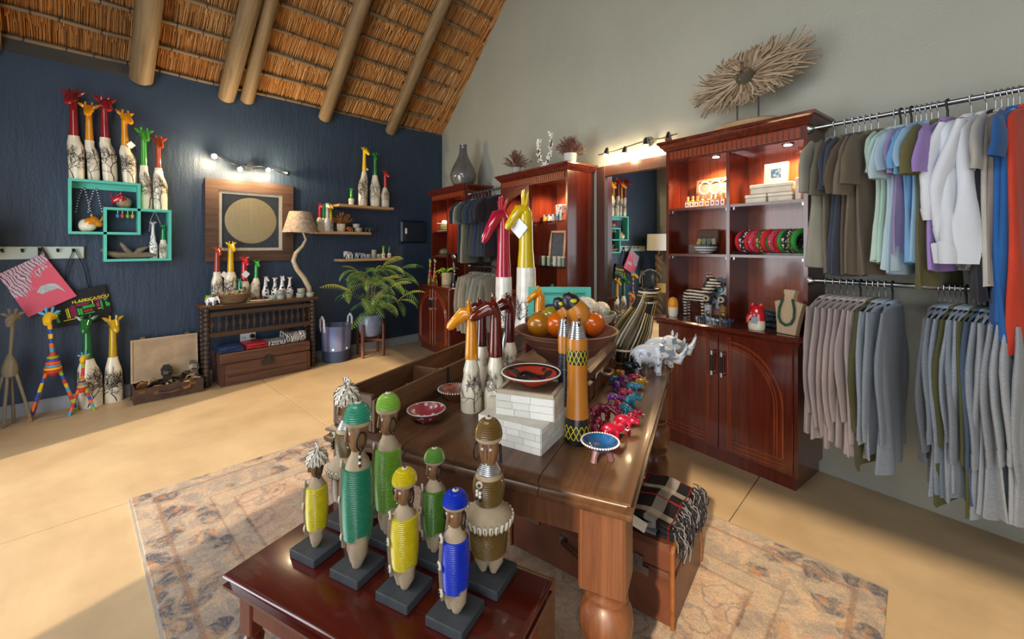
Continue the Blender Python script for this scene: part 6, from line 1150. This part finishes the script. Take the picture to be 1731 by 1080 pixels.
# pedestal bowl of speckled eggs, turquoise tray, small things at the back of the table
SPKE = spots_mat('#ddd3c0', '#6a5a58', 60, .2, .4, 'speckled_egg'); qg = T(995, 535, 1.0); qg = TB(-.435, 1.29); 
g = thing('pedestal_bowl', 'speckled cream bowl with a green inside on a foot behind the wooden bowl', 'bowl', qg, 0); MB().lathe([(.07, 0), (.07, .02), (.03, .04), (.03, .16), (.06, .185), (.12, .23), (.145, .275), (.138, .275)], 36, cap=False).build('bowl_outside', SPKE, g); MB().lathe([(.138, .2745), (.11, .23), (.001, .20)], 36, cap=False).build('bowl_inside', plain('#6f8058', .4), g)
for i, (dx, dy, dz, r, sc, lab) in enumerate(((-.035, -.03, .305, .075, .85, 'large cream speckled egg in the footed bowl'), (.065, .02, .285, .055, .9, 'smaller white speckled egg at the right of the footed bowl'))):
    p = qg+Vector((dx*.72-dy*.69, dx*.69+dy*.72, dz)); h = thing('speckled_egg', lab, 'egg', p, 0); MB().ell((0, 0, 0), (r, r*.85, r*sc), 20, 14).build('egg_shell', SPKE, h); MB().tube([(0, 0, r*sc*.97), (0, 0, r*sc*1.02)], .006, 6).build('plug', TIE, h)
qt = TB(-.655, 1.405); g = thing('turquoise_tray', 'turquoise wooden tray with dark letters propped at the back of the table', 'tray', qt, PI/4-.05); 
MB().frame(-.20, .19, 0, .40, .035, -.03, .012).build('tray_rim', TURQ, g, (0, 0, 0), (-.08, 0, 0)); MB().box(-.17, .16, -.002, .008, .03, .37).build('tray_panel', TURQ, g, (0, 0, 0), (-.08, 0, 0))
text_mesh('IO', .14, plain('#1c3a5a', .5), 'lettering', g, (-.155, -.022, .20), (PI/2-.08, 0, 0), .001, 'LEFT'); text_mesh('O', .14, plain('#1c3a5a', .5), 'lettering', g, (.05, -.022, .20), (PI/2-.08, 0, 0), .001, 'LEFT')
p = TB(-.72, 1.22); giraffe('orange glazed giraffe bust at the back of the big table', p, -.6, .40, '#d9870c', .35, .10, .085, 0, None, 1.5, None, 81, trees=1)
g = thing('red_display_box', 'small dark red upright box beside the orange giraffe bust', 'box', TB(-.70, 1.08), PI/4); MB().cbox(-.05, .05, -.03, .03, 0, .26, .004).build('box_body', plain('#4a1418', .4), g); MB().frame(-.05, .05, .0, .26, .008, -.034, -.03).build('box_edge', plain('#6a2a22', .4), g)
# glossy giraffes
for i, (px, py, top, col, ds, rz) in enumerate([(797, 690, 516, '#d98a0e', 'orange glazed', -.75), (838, 692, 506, '#5e1409', 'dark red-brown glazed, nearest the white boxes', -.70), (815, 655, 509, '#4a0c0c', 'dark red glazed, just behind the orange', -.6), (862, 648, 502, '#520f0e', 'dark maroon glazed, beside the leather case', -.55)]):
    p = T(px, py, TZ); giraffe(ds+' giraffe with a cream body on the big table', p, rz, (py-top)*mpp(p)*.97, col, .50, .115, .062, 0, 'glossy giraffes on the big table', 1.75, None, 90+i, None, droop=[.55, .25, .2, .2][i], bulge=.98, base=.155)
# tall floor giraffes behind the table
def Pd(px, d): r = (px-CX)/F*d; x, y = _c(r, d); return Vector((x, y, 0))
giraffe('very tall crimson-necked ceramic giraffe standing behind the big table', Pd(853, 3.14), .05, 1.80, '#a80f30', .66, .058, .030, -.006, None, .66, plain('#dcd8cc', .25, coat=.5), 95, None, droop=1.6, bulge=1.15, base=.075, trees=3, yaw=-.5, tz0=.60, horn=1.7)
giraffe('very tall yellow-necked ceramic giraffe behind the big table, right of the crimson one', Pd(893, 3.08), .1, 1.84, '#cfb20a', .685, .066, .033, -.012, None, .60, plain('#dcd8cc', .25, coat=.5), 96, (.84, -.02, .11), droop=1.1, bulge=1.15, base=.08, trees=3, yaw=-.7, tz0=.58, horn=2.0)
g = thing('silver_bottle', 'silver foil wrapped bottle between the glossy giraffes', 'bottle', T(826, 652, TZ)+Vector((.03, .10, 0)), 0); MB().lathe([(.035, 0), (.037, .02), (.036, .20), (.016, .26), (.014, .33), (.001, .332)], 20).build('bottle_body', plain('#a9aeb6', .25, .9, var=.25, vs=40), g); MB().lathe([(.016, .30), (.018, .335), (.001, .337)], 14).build('cap', STEEL, g)
# rhinos, striped sculpture, small painted animals
RHI = spots_mat('#d6dde4', '#7f8d9e', 5, .43, .25, 'white_marble_glaze', False)
quadruped('white glazed rhino figurine in front on the far corner of the big table', TB(-.095, 1.17), 2.15, .20, RHI, 'rhino', group='white rhinos on the table'); quadruped('white glazed rhino figurine standing behind the front one on the big table', TB(-.055, 1.34), 2.35, .21, RHI, 'rhino', group='white rhinos on the table')
q0 = TB(-.245, 1.355); g = thing('banded_bird_sculpture', 'leaning gold, black and cream banded sculpture with a dark looped top', 'sculpture', q0, 0); mp = mpp(q0); R3 = Vector((XD[0], YD[0], 0)); base = Vector((0, 0, 0)); pts = []; rs = []
for px, py, rr in ((-6, 2, 26), (-4, 12, 30), (-2, 24, 32), (6, 40, 32), (16, 60, 28), (27, 84, 20), (33, 100, 17), (38, 116, 15), (40, 122, 13)): pts.append(tuple(R3*(px*mp)+Vector((0, 0, py*mp)))); rs.append(rr*mp)
MB().tube(pts, rs, 20).build('body', plain('#1b1712', .4), g); top = Vector(pts[-1])
for k in range(34):                                # strips laid lengthwise round the body
    th_ = 2*PI*k/34; ln = []; fwd = Vector((XD[1], YD[1], 0)); i0 = random.randrange(0, 3); i1 = random.randrange(6, 9)
    for i in range(i0, i1): c_ = Vector(pts[i]); nx_ = Vector(pts[min(i+1, 8)])-Vector(pts[max(i-1, 0)]); e1 = fwd; e2 = nx_.normalized().cross(e1); ln.append(tuple(c_+(e1*math.cos(th_)+e2*math.sin(th_))*rs[i]*1.0))
    MB().tube(ln, .0036, 5).build('strip', plain(['#8a6a2e', '#d0c6ae', '#a88a4a', '#5a4420'][k % 4], .35), g)
for f in (0, 1, 2): MB().tube([tuple(Vector(pts[f])+(fwd*math.cos(a)+Vector((XD[0], YD[0], 0))*math.sin(a))*rs[f]*1.01) for a in [2*PI*j/24 for j in range(24)]], .006, 6, closed=True).build('base_band', plain(['#8a6a2e', '#1b1712', '#d0c6ae'][f], .35), g)
for k in range(5): MB().tube([tuple(Vector(pts[6]).lerp(top, k/4)+Vector((rs[7]*1.08*math.cos(a), rs[7]*1.08*math.sin(a), 0))) for a in [2*PI*j/16 for j in range(16)]], .006, 6, closed=True).build('neck_ring', plain(['#c9c1ac', '#1a1712', '#8a6a2e'][k % 3], .35), g)
MB().lathe([(.001, -.012), (.05, -.012), (.06, 0), (.05, .012), (.001, .012)], 24).build('head_disc', plain('#1c2026', .4), g, tuple(top+Vector((0, 0, .05))), (PI/2, 0, -.7)); MB().tube([tuple(top+Vector((.058*math.cos(a)*.72, .058*math.cos(a)*.69, .05+.058*math.sin(a)))) for a in [-.3+PI*j/10*1.2 for j in range(11)]], .005, 6).build('head_loop', STEEL, g); MB().box(.0, .05, -.004, .004, -.05, .0).build('price_tag', plain('#b5964c', .6), g, tuple(top+Vector((.03, .03, .03))))
WIRE = plain('#39414c', .35, .7); quadruped('small dark wire elephant under the white rhinos', TB(-.185, 1.10), 1.8, .085, WIRE, 'elephant', False, 'wire_elephant', 'elephant figurine')
AN = [(1034, 744, 'elephant', '#9c1230', .080, 2.4), (1055, 728, 'hippo', '#a8143a', .078, 2.2), (1012, 726, 'elephant', '#7e0f36', .06, .4), (1003, 735, 'hippo', '#8a1240', .05, .9), (1021, 706, 'rhino', '#6e1030', .075, 1.7), (1008, 706, 'elephant', '#a01848', .06, .2), (1072, 712, 'elephant', '#a81838', .055, 2.5), (1057, 703, 'hippo', '#1c7a94', .065, 1.2), (1045, 694, 'elephant', '#b01e50', .055, .8), (1036, 682, 'hippo', '#7a2a7e', .06, 2.0), (1066, 686, 'rhino', '#2a8aa8', .06, 2.6), (1055, 674, 'elephant', '#b83a5a', .06, 1.5), (1042, 662, 'rhino', '#6a3a94', .065, .7), (1070, 664, 'hippo', '#3a8ab0', .065, 2.2), (1081, 656, 'elephant', '#b8901c', .06, 2.6), (1052, 650, 'elephant', '#8a3a7e', .065, 1.0), (1037, 648, 'hippo', '#2a6a94', .05, 2.8), (1072, 648, 'rhino', '#b02a4a', .06, 2.0), (1045, 640, 'elephant', '#c0901e', .06, 1.2)]
CN = {'#9c1230': 'large crimson', '#a8143a': 'shiny crimson', '#7e0f36': 'dark magenta', '#8a1240': 'small wine red', '#6e1030': 'brown-red', '#a01848': 'rose red', '#a81838': 'scarlet', '#1c7a94': 'teal blue', '#b01e50': 'pink-red', '#7a2a7e': 'purple', '#2a8aa8': 'turquoise', '#b83a5a': 'coral pink', '#6a3a94': 'violet', '#3a8ab0': 'sky blue', '#b8901c': 'golden yellow', '#8a3a7e': 'plum', '#2a6a94': 'steel blue', '#b02a4a': 'cherry', '#c0901e': 'ochre'}
for i, (px, py, kd, col, L, rz) in enumerate(AN):
    lt = '#%02x%02x%02x' % tuple(min(255, int(int(col[j:j+2], 16)*.45+130)) for j in (1, 3, 5)); m_ = spots_mat(col, lt, [7, 9, 11][i % 3], .24 if i > 1 else .10, .2, 'painted_soapstone')
    quadruped('%s painted %s figurine among the small animals on the big table' % (CN[col], kd), T(px, py, TZ), rz, L*1.0, m_, kd, True, 'painted_animal', 'animal figurine', 'small painted animals on the big table')
# flower scratched on the two nearest animals is part of their glaze
# ---------------------------------------------------------------- side table with the beaded dolls
SZ = .55; SA_ = math.radians(17); SL0 = Vector((-1.332, .282)); SAx = Vector((math.cos(SA_), math.sin(SA_))); SBx = Vector((-SAx.y, SAx.x))
def STp(a, b, z=SZ): p = SL0+SAx*a+SBx*b; return Vector((p.x, p.y, z))
SW, SD = .787, .372; STM = wood('#3e0f0a', '#5e1a10', .22, .8, 0, .5); STL = wood('#5a2014', '#7e3a22', .3, .8, 2, .3)
g = thing('side_table', 'low dark red-brown side table carrying the beaded dolls', 'table', STp(0, 0, 0), SA_)
prof = [(-.012, .505), (.0, .508), (.002, .518), (-.010, .524), (-.006, .532), (.002, .538), (.0, .545), (-.008, .550)]
vs = []
for (o, z) in prof: vs += [(-o, -o, z), (SW+o, -o, z), (SW+o, SD+o, z), (-o, SD+o, z)]
n_ = len(prof); MB().add(vs, [(i*4+j, i*4+(j+1) % 4, i*4+4+(j+1) % 4, i*4+4+j) for i in range(n_-1) for j in range(4)]+[(3, 2, 1, 0), tuple(range(4*n_-4, 4*n_))]).build('table_top', STM, g, smooth=50)
for c_ in ((.05, SW-.05, .03, .045, .43, .505), (.05, SW-.05, SD-.045, SD-.03, .43, .505), (.03, .045, .05, SD-.05, .43, .505), (SW-.045, SW-.03, .05, SD-.05, .43, .505)): MB().box(*c_).build('apron', STL, g)
lg_ = MB().lathe([(.014, RZ), (.016, .03), (.022, .10), (.024, .22), (.018, .32), (.016, .34), (.026, .352), (.026, .362), (.018, .372), (.022, .385)], 18).mesh('leg', STL); lb_ = MB().cbox(-.025, .025, -.025, .025, .383, .505, .004).mesh('leg_block', STL)
for x in (.05, SW-.05):
    for y in (.05, SD-.05): l_ = link('leg', lg_, g, (x, y, 0)); link('leg_block', lb_, l_)
CLAY = plain('#a8957a', .75, var=.22, vs=18, bump=.25, bs=60); DOLW = wood('#5c3c28', '#a07850', .4, 3, 2); SLATE = plain('#3c4045', .7, var=.2, vs=25, bump=.15, bs=90); COWM = plain('#d2ccbc', .35, coat=.3, var=.1); COWD = plain('#4a3a2c', .6); DKIRON = plain('#2b2725', .45, .6); BUT = plain('#d0c6b2', .5); RIB = plain('#8a7a66', .85)
def bead_lathe(prof_fn, z0, z1, rows, seg=72, amp=.0016):
    """rows of little beads wound round the body: each row bulges, each bead in it bulges too"""
    pr = []
    for i in range(rows*2+1): z = z0+(z1-z0)*i/(rows*2); pr.append((prof_fn(z)+(amp if i % 2 else -amp*.3), z))
    return MB().lathe(pr, seg, cap=True, mod=lambda k, i: 1.0+(.016 if (i+k//2) % 2 == 0 else -.016)*(k % 2))
cow_me = MB().ell((0, 0, 0), (.0062, .0045, .0105), 10, 7); cow_me.box(-.0009, .0009, -.0048, -.0038, -.0085, .0085, 1); cow_me = cow_me.mesh('cowrie_shell', [COWM, COWD])
def button(parent, loc, rot, r=.0075):
    b = MB().lathe([(.001, -.002), (r, -.002), (r*1.05, .001), (r*.8, .003), (.001, .003)], 14).build('button', BUT, parent, loc, rot); MB().ell((0, 0, .003), (r*.5, r*.5, .003), 10, 6).build('button_centre', plain('#1f1a18', .3, coat=.4), b)
def doll(label, a, b, Ht, hexbead, rotz, style='cap', fat=1.0, capc=None, earbeads=False, seed=0):
    g = thing('beaded_doll', label, 'doll', STp(a, b), SA_, 'beaded dolls on the side table')
    bs = .050 if style != 'gold' else .055; MB().cbox(-bs, bs, -bs, bs, 0, .024, .002).build('stone_base', SLATE, g)
    h = Ht-.024; d = bpy.data.objects.new('doll_figure', None)
    bpy.data.objects.remove(d); Z0 = .024; rot = rotz-SA_; cr, sr = math.cos(rot), math.sin(rot)
    def P(x, y, z): return (x*cr-y*sr, x*sr+y*cr, Z0+z)
    def B(mb, name, mats, par=g, loc=(0, 0, 0), smooth=60): return mb.build(name, mats, par, P(*loc), (0, 0, rot), smooth)
    bead = plain(hexbead, .35, var=.10, vs=60, coat=.2); capm = plain(capc or hexbead, .35, var=.10, vs=60, coat=.2); w = .102*h*fat*(.31/h)**.35
    if style in ('gold', 'cowgold'):
        lowf = lambda z: w*1.18*(1-.10*(z/h-.22)**2*30) if z < .4*h else w
        for s in (-1, 1): B(MB().tube([(s*w*.45, 0, .17*h), (s*w*.42, 0, .07*h), (s*w*.34, -.004, .0)], [w*.66, w*.55, w*.2], 14), 'leg', CLAY)
        B(bead_lathe(lambda z: w*(1.08+.14*math.sin(PI*(z/h-.12)/.26)), .13*h, .36*h, 19, amp=.0019), 'beaded_skirt', bead)
        B(MB().lathe([(w*1.0, .33*h), (w*1.58, .355*h), (w*1.60, .365*h), (w*1.1, .42*h), (w*.72, .455*h), (w*.62, .46*h)], 32), 'clay_skirt', CLAY)
        nn_ = 26
        for i in range(nn_): q_ = 2*PI*i/nn_; link('cowrie_shell', cow_me, g, P(w*1.56*math.cos(q_), w*1.56*math.sin(q_), .345*h), (.25, 0, rot+q_+PI/2), (1.1, 1.1, 1.2))
        B(bead_lathe(lambda z: w*(.66+.36*math.sin(PI*min(1, (z/h-.44)/.17*.62+.12))), .445*h, .615*h, 15, amp=.0018), 'beaded_bodice', bead)
        B(MB().lathe([(w*.92, .61*h), (w*.80, .635*h), (w*.52, .665*h), (w*.42, .70*h)], 24), 'shoulders', CLAY)
        for i in range(7): r_ = w*(.74-.055*i); B(MB().tube([(r_*math.cos(q_), r_*math.sin(q_), (.645+.0095*i)*h) for q_ in [2*PI*j/24 for j in range(24)]], .0026, 6, closed=True), 'neck_ring', plain('#b9bcc0', .3, .9))
        hz0, hz1, hr = .69*h, .885*h, w*.70
        B(MB().tube([(-w*.4, -w*.95, .60*h), (-w*.38, -w*1.08, .57*h), (-w*.36, -w*1.06, .52*h)], [.003, .003, .003], 6), 'pendant_cord', RIB)
        for k in range(6): B(MB().ell((-w*.38+(.004 if k % 2 else -.004), -w*1.1, (.565-.011*k)*h), (.0042, .0042, .0045), 8, 5), 'pendant_bead', WHITE if (k < 4 and style == 'gold') else BLACK)
        button(g, P(-w*.35, -w*1.0, .60*h), (PI/2, 0, rot), .009)
    else:
        for s in (-1, 1): B(MB().tube([(s*w*.32, 0, .20*h), (s*w*.34, -.002, .08*h), (s*w*.26, -.006, 0)], [w*.66, w*.60, w*.30], 14), 'leg', CLAY)
        B(MB().lathe([(w*.70, .12*h), (w*.86, .17*h), (w*.9, .2*h)], 24), 'hips', CLAY)
        fn = lambda z: w*(.84+.18*math.sin(PI*min(1, max(0, (z/h-.12)/.55))))
        B(bead_lathe(fn, .17*h, .60*h, int(.43*h/.0046), amp=.0019), 'beaded_tunic', bead)
        B(MB().lathe([(w*.86, .595*h), (w*.74, .63*h), (w*.50, .67*h), (w*.40, .70*h), (w*.42, .73*h)], 24), 'shoulders', CLAY)
        hz0, hz1, hr = .70*h, .895*h, w*.72
        aa = -PI/2-.45                                # ribbon with buttons down the front
        rp = lambda z: (fn(z)+.0035)
        B(MB().tube([(rp(z)*math.cos(aa), rp(z)*math.sin(aa), z) for z in [h*(.10+.52*i/8) for i in range(9)]], .0055, 6, flat=.35, up=(math.cos(aa), math.sin(aa), 0)), 'ribbon', RIB)
        for f in (.62, .40, .17): r_ = rp(f*h)+.003; button(g, P(r_*math.cos(aa), r_*math.sin(aa), f*h), (PI/2, 0, rot+aa+PI/2), .0098)
    # head, wood, with nose ridge, studs for eyes
    hm = (hz0+hz1)/2; B(MB().lathe([(hr*.50, hz0-.01*h), (hr*.74, hz0+.02*h), (hr*.90, hz0+.07*h), (hr*.97, hm+.02*h), (hr*.98, hz1-.01*h), (hr*.8, hz1)], 22), 'head', DOLW)
    B(MB().tube([(0, -hr*.93, hz1-.03*h), (0, -hr*1.08, hm), (0, -hr*1.12, hm-.03*h), (0, -hr*.8, hm-.045*h)], [hr*.10, hr*.15, hr*.18, hr*.1], 8), 'nose', DOLW)
    for s in (-1, 1):
        e = B(MB().tube([(s*hr*.38, -hr*.84, hm+.022*h), (s*hr*.39, -hr*.93, hm+.022*h)], [hr*.14, hr*.12], 10), 'eye', WHITE); B(MB().ell((s*hr*.39, -hr*.94, hm+.022*h), (hr*.05,)*3, 6, 4), 'pupil', BLACK)
        R_ = hr*.80; er = B(MB().tube([(s*(hr*.95+R_*.25+R_*.25*math.cos(q_)), -R_*.75*math.cos(q_)*.8, hm-.02*h+R_*math.sin(q_)) for q_ in [2*PI*j/20 for j in range(20)]], .0021, 6, closed=True), 'earring', DKIRON)
        B(MB().ell((s*(hr*.95+R_*.25), 0, hm-.02*h-R_), (.005, .005, .006), 8, 5), 'earring_bead', plain('#3a1f18', .4))
        if earbeads and s > 0:
            for k in range(5): B(MB().ell((s*(hr*.95+R_*.25), -.004, hm-.04*h-R_-.008*k), (.0038,)*3, 8, 5), 'earring_bead', WHITE if k % 2 else BLACK)
    B(MB().tube([(0, -hr*.9, hz0+.028*h), (0, -hr*.98, hz0+.026*h)], [hr*.07, hr*.06], 8), 'lip_stud', WHITE)
    if style in ('cow', 'cowgold'):
        B(MB().ell((0, 0, hz1), (hr*.95, hr*.95, .07*h), 18, 10), 'hair_cap', plain('#3a2c22', .8)); k_ = (h/.29)**.7
        for ring, (nr, rr, zz, tl) in enumerate(((11, 1.12, -.030, .35), (10, 1.0, .010, .75), (8, .74, .040, 1.05), (5, .42, .062, 1.35))):
            for i in range(nr): q_ = 2*PI*(i+.5*(ring % 2))/nr; link('cowrie_shell', cow_me, g, P(hr*rr*1.04*math.cos(q_), hr*rr*1.04*math.sin(q_), hz1+zz*h*.9), (-tl, 0, rot+q_+PI/2), (k_*1.45, k_*1.1, k_*1.35))
        for i in range(3): link('cowrie_shell', cow_me, g, P(.008*(i-1), 0, hz1+.09*h), (0, .8*(i-1), rot), (k_*1.3, k_*1.1, k_*1.2))
    else:
        cr_ = hr*1.24; ch = (h-hz1)*.92+.004; B(MB().lathe([(cr_*.95, hz1-.035*h), (cr_*1.03, hz1-.022*h), (cr_*1.02, hz1-.01*h)], 24), 'cap_edge', CLAY)
        cf = lambda z: cr_*max(.05, 1-abs((z-hz1+.02*h)/(ch+.012*h))**2.6)**.5; B(bead_lathe(cf, hz1-.012*h, hz1+ch*.86, max(8, int(ch/.0052)), amp=.002), 'beaded_cap', capm)
        B(MB().lathe([(hr*.28, hz1+ch*.83), (hr*.34, hz1+ch*.9), (hr*.24, hz1+ch*.96), (.001, hz1+ch*.97)], 14), 'cap_knob', BUT); B(MB().ell((0, 0, hz1+ch*.98), (hr*.14, hr*.14, hr*.1), 8, 5), 'knob_tip', plain('#1f1a18', .4))
doll('cowrie-haired doll with a yellow beaded tunic, leftmost of the front row', .155, .165, .30, '#c8b80a', -.15, 'cow', .95)
doll('tall teal green beaded doll in the front row', .315, .165, .455, '#1f7a5a', -.2, 'cap', 1.0, '#2a8a6c', True)
doll('yellow beaded doll with a yellow cap, between the teal and blue dolls', .475, .165, .315, '#c9b60c', .05, 'cap', 1.08)
doll('blue beaded doll with a blue cap at the near end of the front row', .628, .165, .30, '#0b2fb4', .1, 'cap', 1.08)
doll('tall cowrie-haired doll with gold beads, at the back left', .125, .300, .45, '#6a5426', .0, 'cowgold', .95)
doll('tall lime green beaded doll behind the teal one', .295, .300, .435, '#6a9a2a', -.1, 'cap', 1.0, '#7fae3c')
doll('short green beaded doll with a green cap in the back row', .465, .300, .305, '#46761f', -.1, 'cap', 1.02, '#5a8a3a')
doll('big gold beaded doll with a cowrie-fringed skirt at the near end of the back row', .640, .300, .425, '#6a5020', .55, 'gold', 1.05)
# ---------------------------------------------------------------- suitcase on the floor with a tartan shawl, green crate
SUI = plain('#5e3626', .38, var=.25, vs=8, bump=.12); SUR = plain('#7a4a24', .45, var=.3, vs=20); g = thing('leather_trunk_case', 'large brown leather suitcase with metal catches under the big table', 'suitcase', (-.640, 1.520, RZ), math.radians(7))
MB().cbox(-.74, 0, 0, .42, 0, .195, .014).build('case_body', SUI, g); MB().cbox(-.742, .002, -.002, .422, .198, .30, .016).build('lid', SUI, g)
for x in (-.738, -.004): MB().tube([(x, .0, .01), (x, -.002, .29), (x, .01, .299), (x, .41, .299), (x, .42, .29), (x, .42, .01)], .009, 8).build('edge_binding', SUR, g)
for x in (-.62, -.13): m = MB().box(x-.04, x+.04, -.006, 0, .165, .195); m.box(x-.02, x+.02, -.012, 0, .185, .235); m.tube([(x-.012, -.014, .235), (x, -.02, .20), (x+.012, -.014, .235)], .003, 6); m.build('catch', STEEL, g)
MB().tube([(-.46, -.004, .15), (-.455, -.03, .145), (-.37, -.04, .12), (-.285, -.03, .145), (-.28, -.004, .15)], .011, 8).build('handle', SUI, g)
for x in (-.46, -.28): MB().box(x-.014, x+.014, -.01, 0, .135, .165).build('handle_mount', STEEL, g)
def tartan():
    n = NT('tartan_shawl'); x, y, z = n.sep(); 
    def lines(c, sc, lo, hi): return n.ramp(n.math('FRACT', n.math('MULTIPLY', c, sc)), [(lo-.01, (0, 0, 0)), (lo, (1, 1, 1)), (hi, (1, 1, 1)), (hi+.01, (0, 0, 0))])
    c = n.mix(n.math('MULTIPLY', lines(x, 5.5, .1, .35), .65), hexc('#1b1a1c'), hexc('#8d8a88')); c = n.mix(n.math('MULTIPLY', lines(y, 5.5, .55, .8), .55), c, hexc('#a39f9c')); c = n.mix(lines(x, 5.5, .6, .62), c, hexc('#5e1622')); c = n.mix(n.math('MULTIPLY', lines(y, 5.5, .2, .24), .8), c, hexc('#8a1c2c')); n.bump(n.noise(120, 2), .3, .003); return n.done(c, .95, spec=.1)
TAR = tartan(); q = Vector((-.80, 1.66, RZ+.301)); g = thing('tartan_shawl', 'black and grey tartan shawl with a fringe draped on the leather suitcase', 'shawl', q, math.radians(7))
for k in range(3):
    vs = []; nx, ny = 16, 20; rnd = random.Random(k)
    for i in range(nx+1):
        for j in range(ny+1):
            u_ = i/nx; v_ = j/ny; vs.append((-.06+.20*u_-.01*k, -.12+.34*v_, .012+.020*k+.008*math.sin(v_*11+k)+.006*math.sin(u_*8+2*k)-(.05*max(0, u_-.8)**1.2 if k == 2 else 0)))
    b = (nx+1)*(ny+1); vs += [(x, y, z-.018) for x, y, z in vs]; J = ny+1; fs = []
    for i in range(nx):
        for j in range(ny): a = i*J+j; fs += [(a, a+J, a+J+1, a+1), (b+a, b+a+1, b+a+J+1, b+a+J)]
    for i in range(nx): fs += [(i*J, b+i*J, b+(i+1)*J, (i+1)*J), (i*J+ny, (i+1)*J+ny, b+(i+1)*J+ny, b+i*J+ny)]
    for j in range(ny): fs += [(j, j+1, b+j+1, b+j), (nx*J+j, b+nx*J+j, b+nx*J+j+1, nx*J+j+1)]
    MB().add(vs, fs).build('fold', TAR, g, smooth=60)
FRG = [plain('#141316', .9), plain('#6a6a70', .9), plain('#22242c', .9)]; rnd = random.Random(12); m = MB()
for i in range(150):
    y = -.13+.36*rnd.random(); x = .135+rnd.uniform(-.02, .02); z0 = rnd.choice((.02, .04, .06)); L = rnd.uniform(.05, .11); pts = [(x, y, z0)]; dx, dy = rnd.uniform(.01, .03), rnd.uniform(-.02, .02)
    for k in range(1, 5): f = k/4; pts.append((x+dx*math.sin(f*2)+.006*math.sin(7*f+i), y+dy*f+.006*math.cos(6*f+i), max(z0-L*f*f*1.0, -.10 if x+dx*math.sin(f*2) > .1365 else .006)))
    m.tube(pts, .0022, 4, i % 3)
fo = m.build('fringe', FRG, g); fo['kind'] = 'stuff'
tag(MB().box(-.03, .03, -.0008, .0008, -.018, .018).build('price_card', plain('#c9bda6', .7), None, q+Vector((.02, -.135, .03)), (-.4, .3, .2)), 'cream card price tag tucked at the front of the tartan shawl', 'price tag')
GRE = plain('#2c4a2a', .6, var=.3, vs=20); g = thing('green_crate', 'wooden crate with green plank top under the side table', 'crate', STp(.30, .13, RZ), SA_); CRW = wood('#6a4428', '#946a42', .6)
for i in range(4): MB().cbox(0.012, .398, .012+.113*i, .118+.113*i, .325, .345, .003).build('plank', GRE, g)
for c_ in ((0, .012, 0, .47, 0, .36), (.398, .41, 0, .47, 0, .36), (.012, .398, 0, .012, 0, .355), (.012, .398, .458, .47, 0, .355)): MB().cbox(*c_, .003).build('side_board', CRW, g)
# ---------------------------------------------------------------- floor lamp and corner beyond the left edge, seen in the mirror
q = Vector((-5.02, -.62, 0)); g = thing('floor_lamp', 'floor lamp with a twisted trunk stem and white drum shade, seen in the mirror', 'floor lamp', q, 0); pts = []; n_ = 60; TWS = wood('#5e4a38', '#8a705a', .7, 1, 2)
m = MB()
for k in range(2): m.tube([(.032*math.cos(i*.42+k*PI), .032*math.sin(i*.42+k*PI), .03+1.20*i/n_) for i in range(n_+1)], .045, 8)
m.build('twisted_stem', TWS, g); MB().lathe([(.17, 0), (.17, .03), (.06, .05), (.001, .05)], 24).build('base', TWS, g); MB().tube([(0, 0, 1.22), (0, 0, 1.45)], .012, 8).build('neck', BRASS, g)
m = MB().lathe([(.235, 0), (.225, .33), (.222, .33), (.232, 0)], 40, cap=False); m.build('drum_shade', plain('#d9d6cc', .8, var=.03), g, (0, 0, 1.32)); MB().tube([(-.225, 0, 1.62), (.225, 0, 1.62)], .004, 6).build('shade_spider', BRASS, g)
g = thing('side_shelf', 'small open wooden shelf with a blue box, seen in the mirror', 'shelf', (-4.55, -.86, 0), 0); 
for z in (.05, .42, .80): MB().box(-.18, .18, -.12, .12, z, z+.02).build('shelf_board', wood('#7a3c1e', '#9c5a34', .5), g)
for x in (-.17, .17):
    for y in (-.11, .11): MB().box(x-.012, x+.012, y-.012, y+.012, 0, .82).build('post', wood('#7a3c1e', '#9c5a34', .5), g)
g = thing('blue_box', 'blue box on the small shelf, seen in the mirror', 'box', (-4.55, -.86, .8205), 0); MB().cbox(-.12, .12, -.08, .08, 0, .25, .004).build('box_body', plain('#1c5a94', .5), g); MB().cbox(-.122, .122, -.082, .082, .20, .255, .004).build('lid', plain('#1c5a94', .5), g)
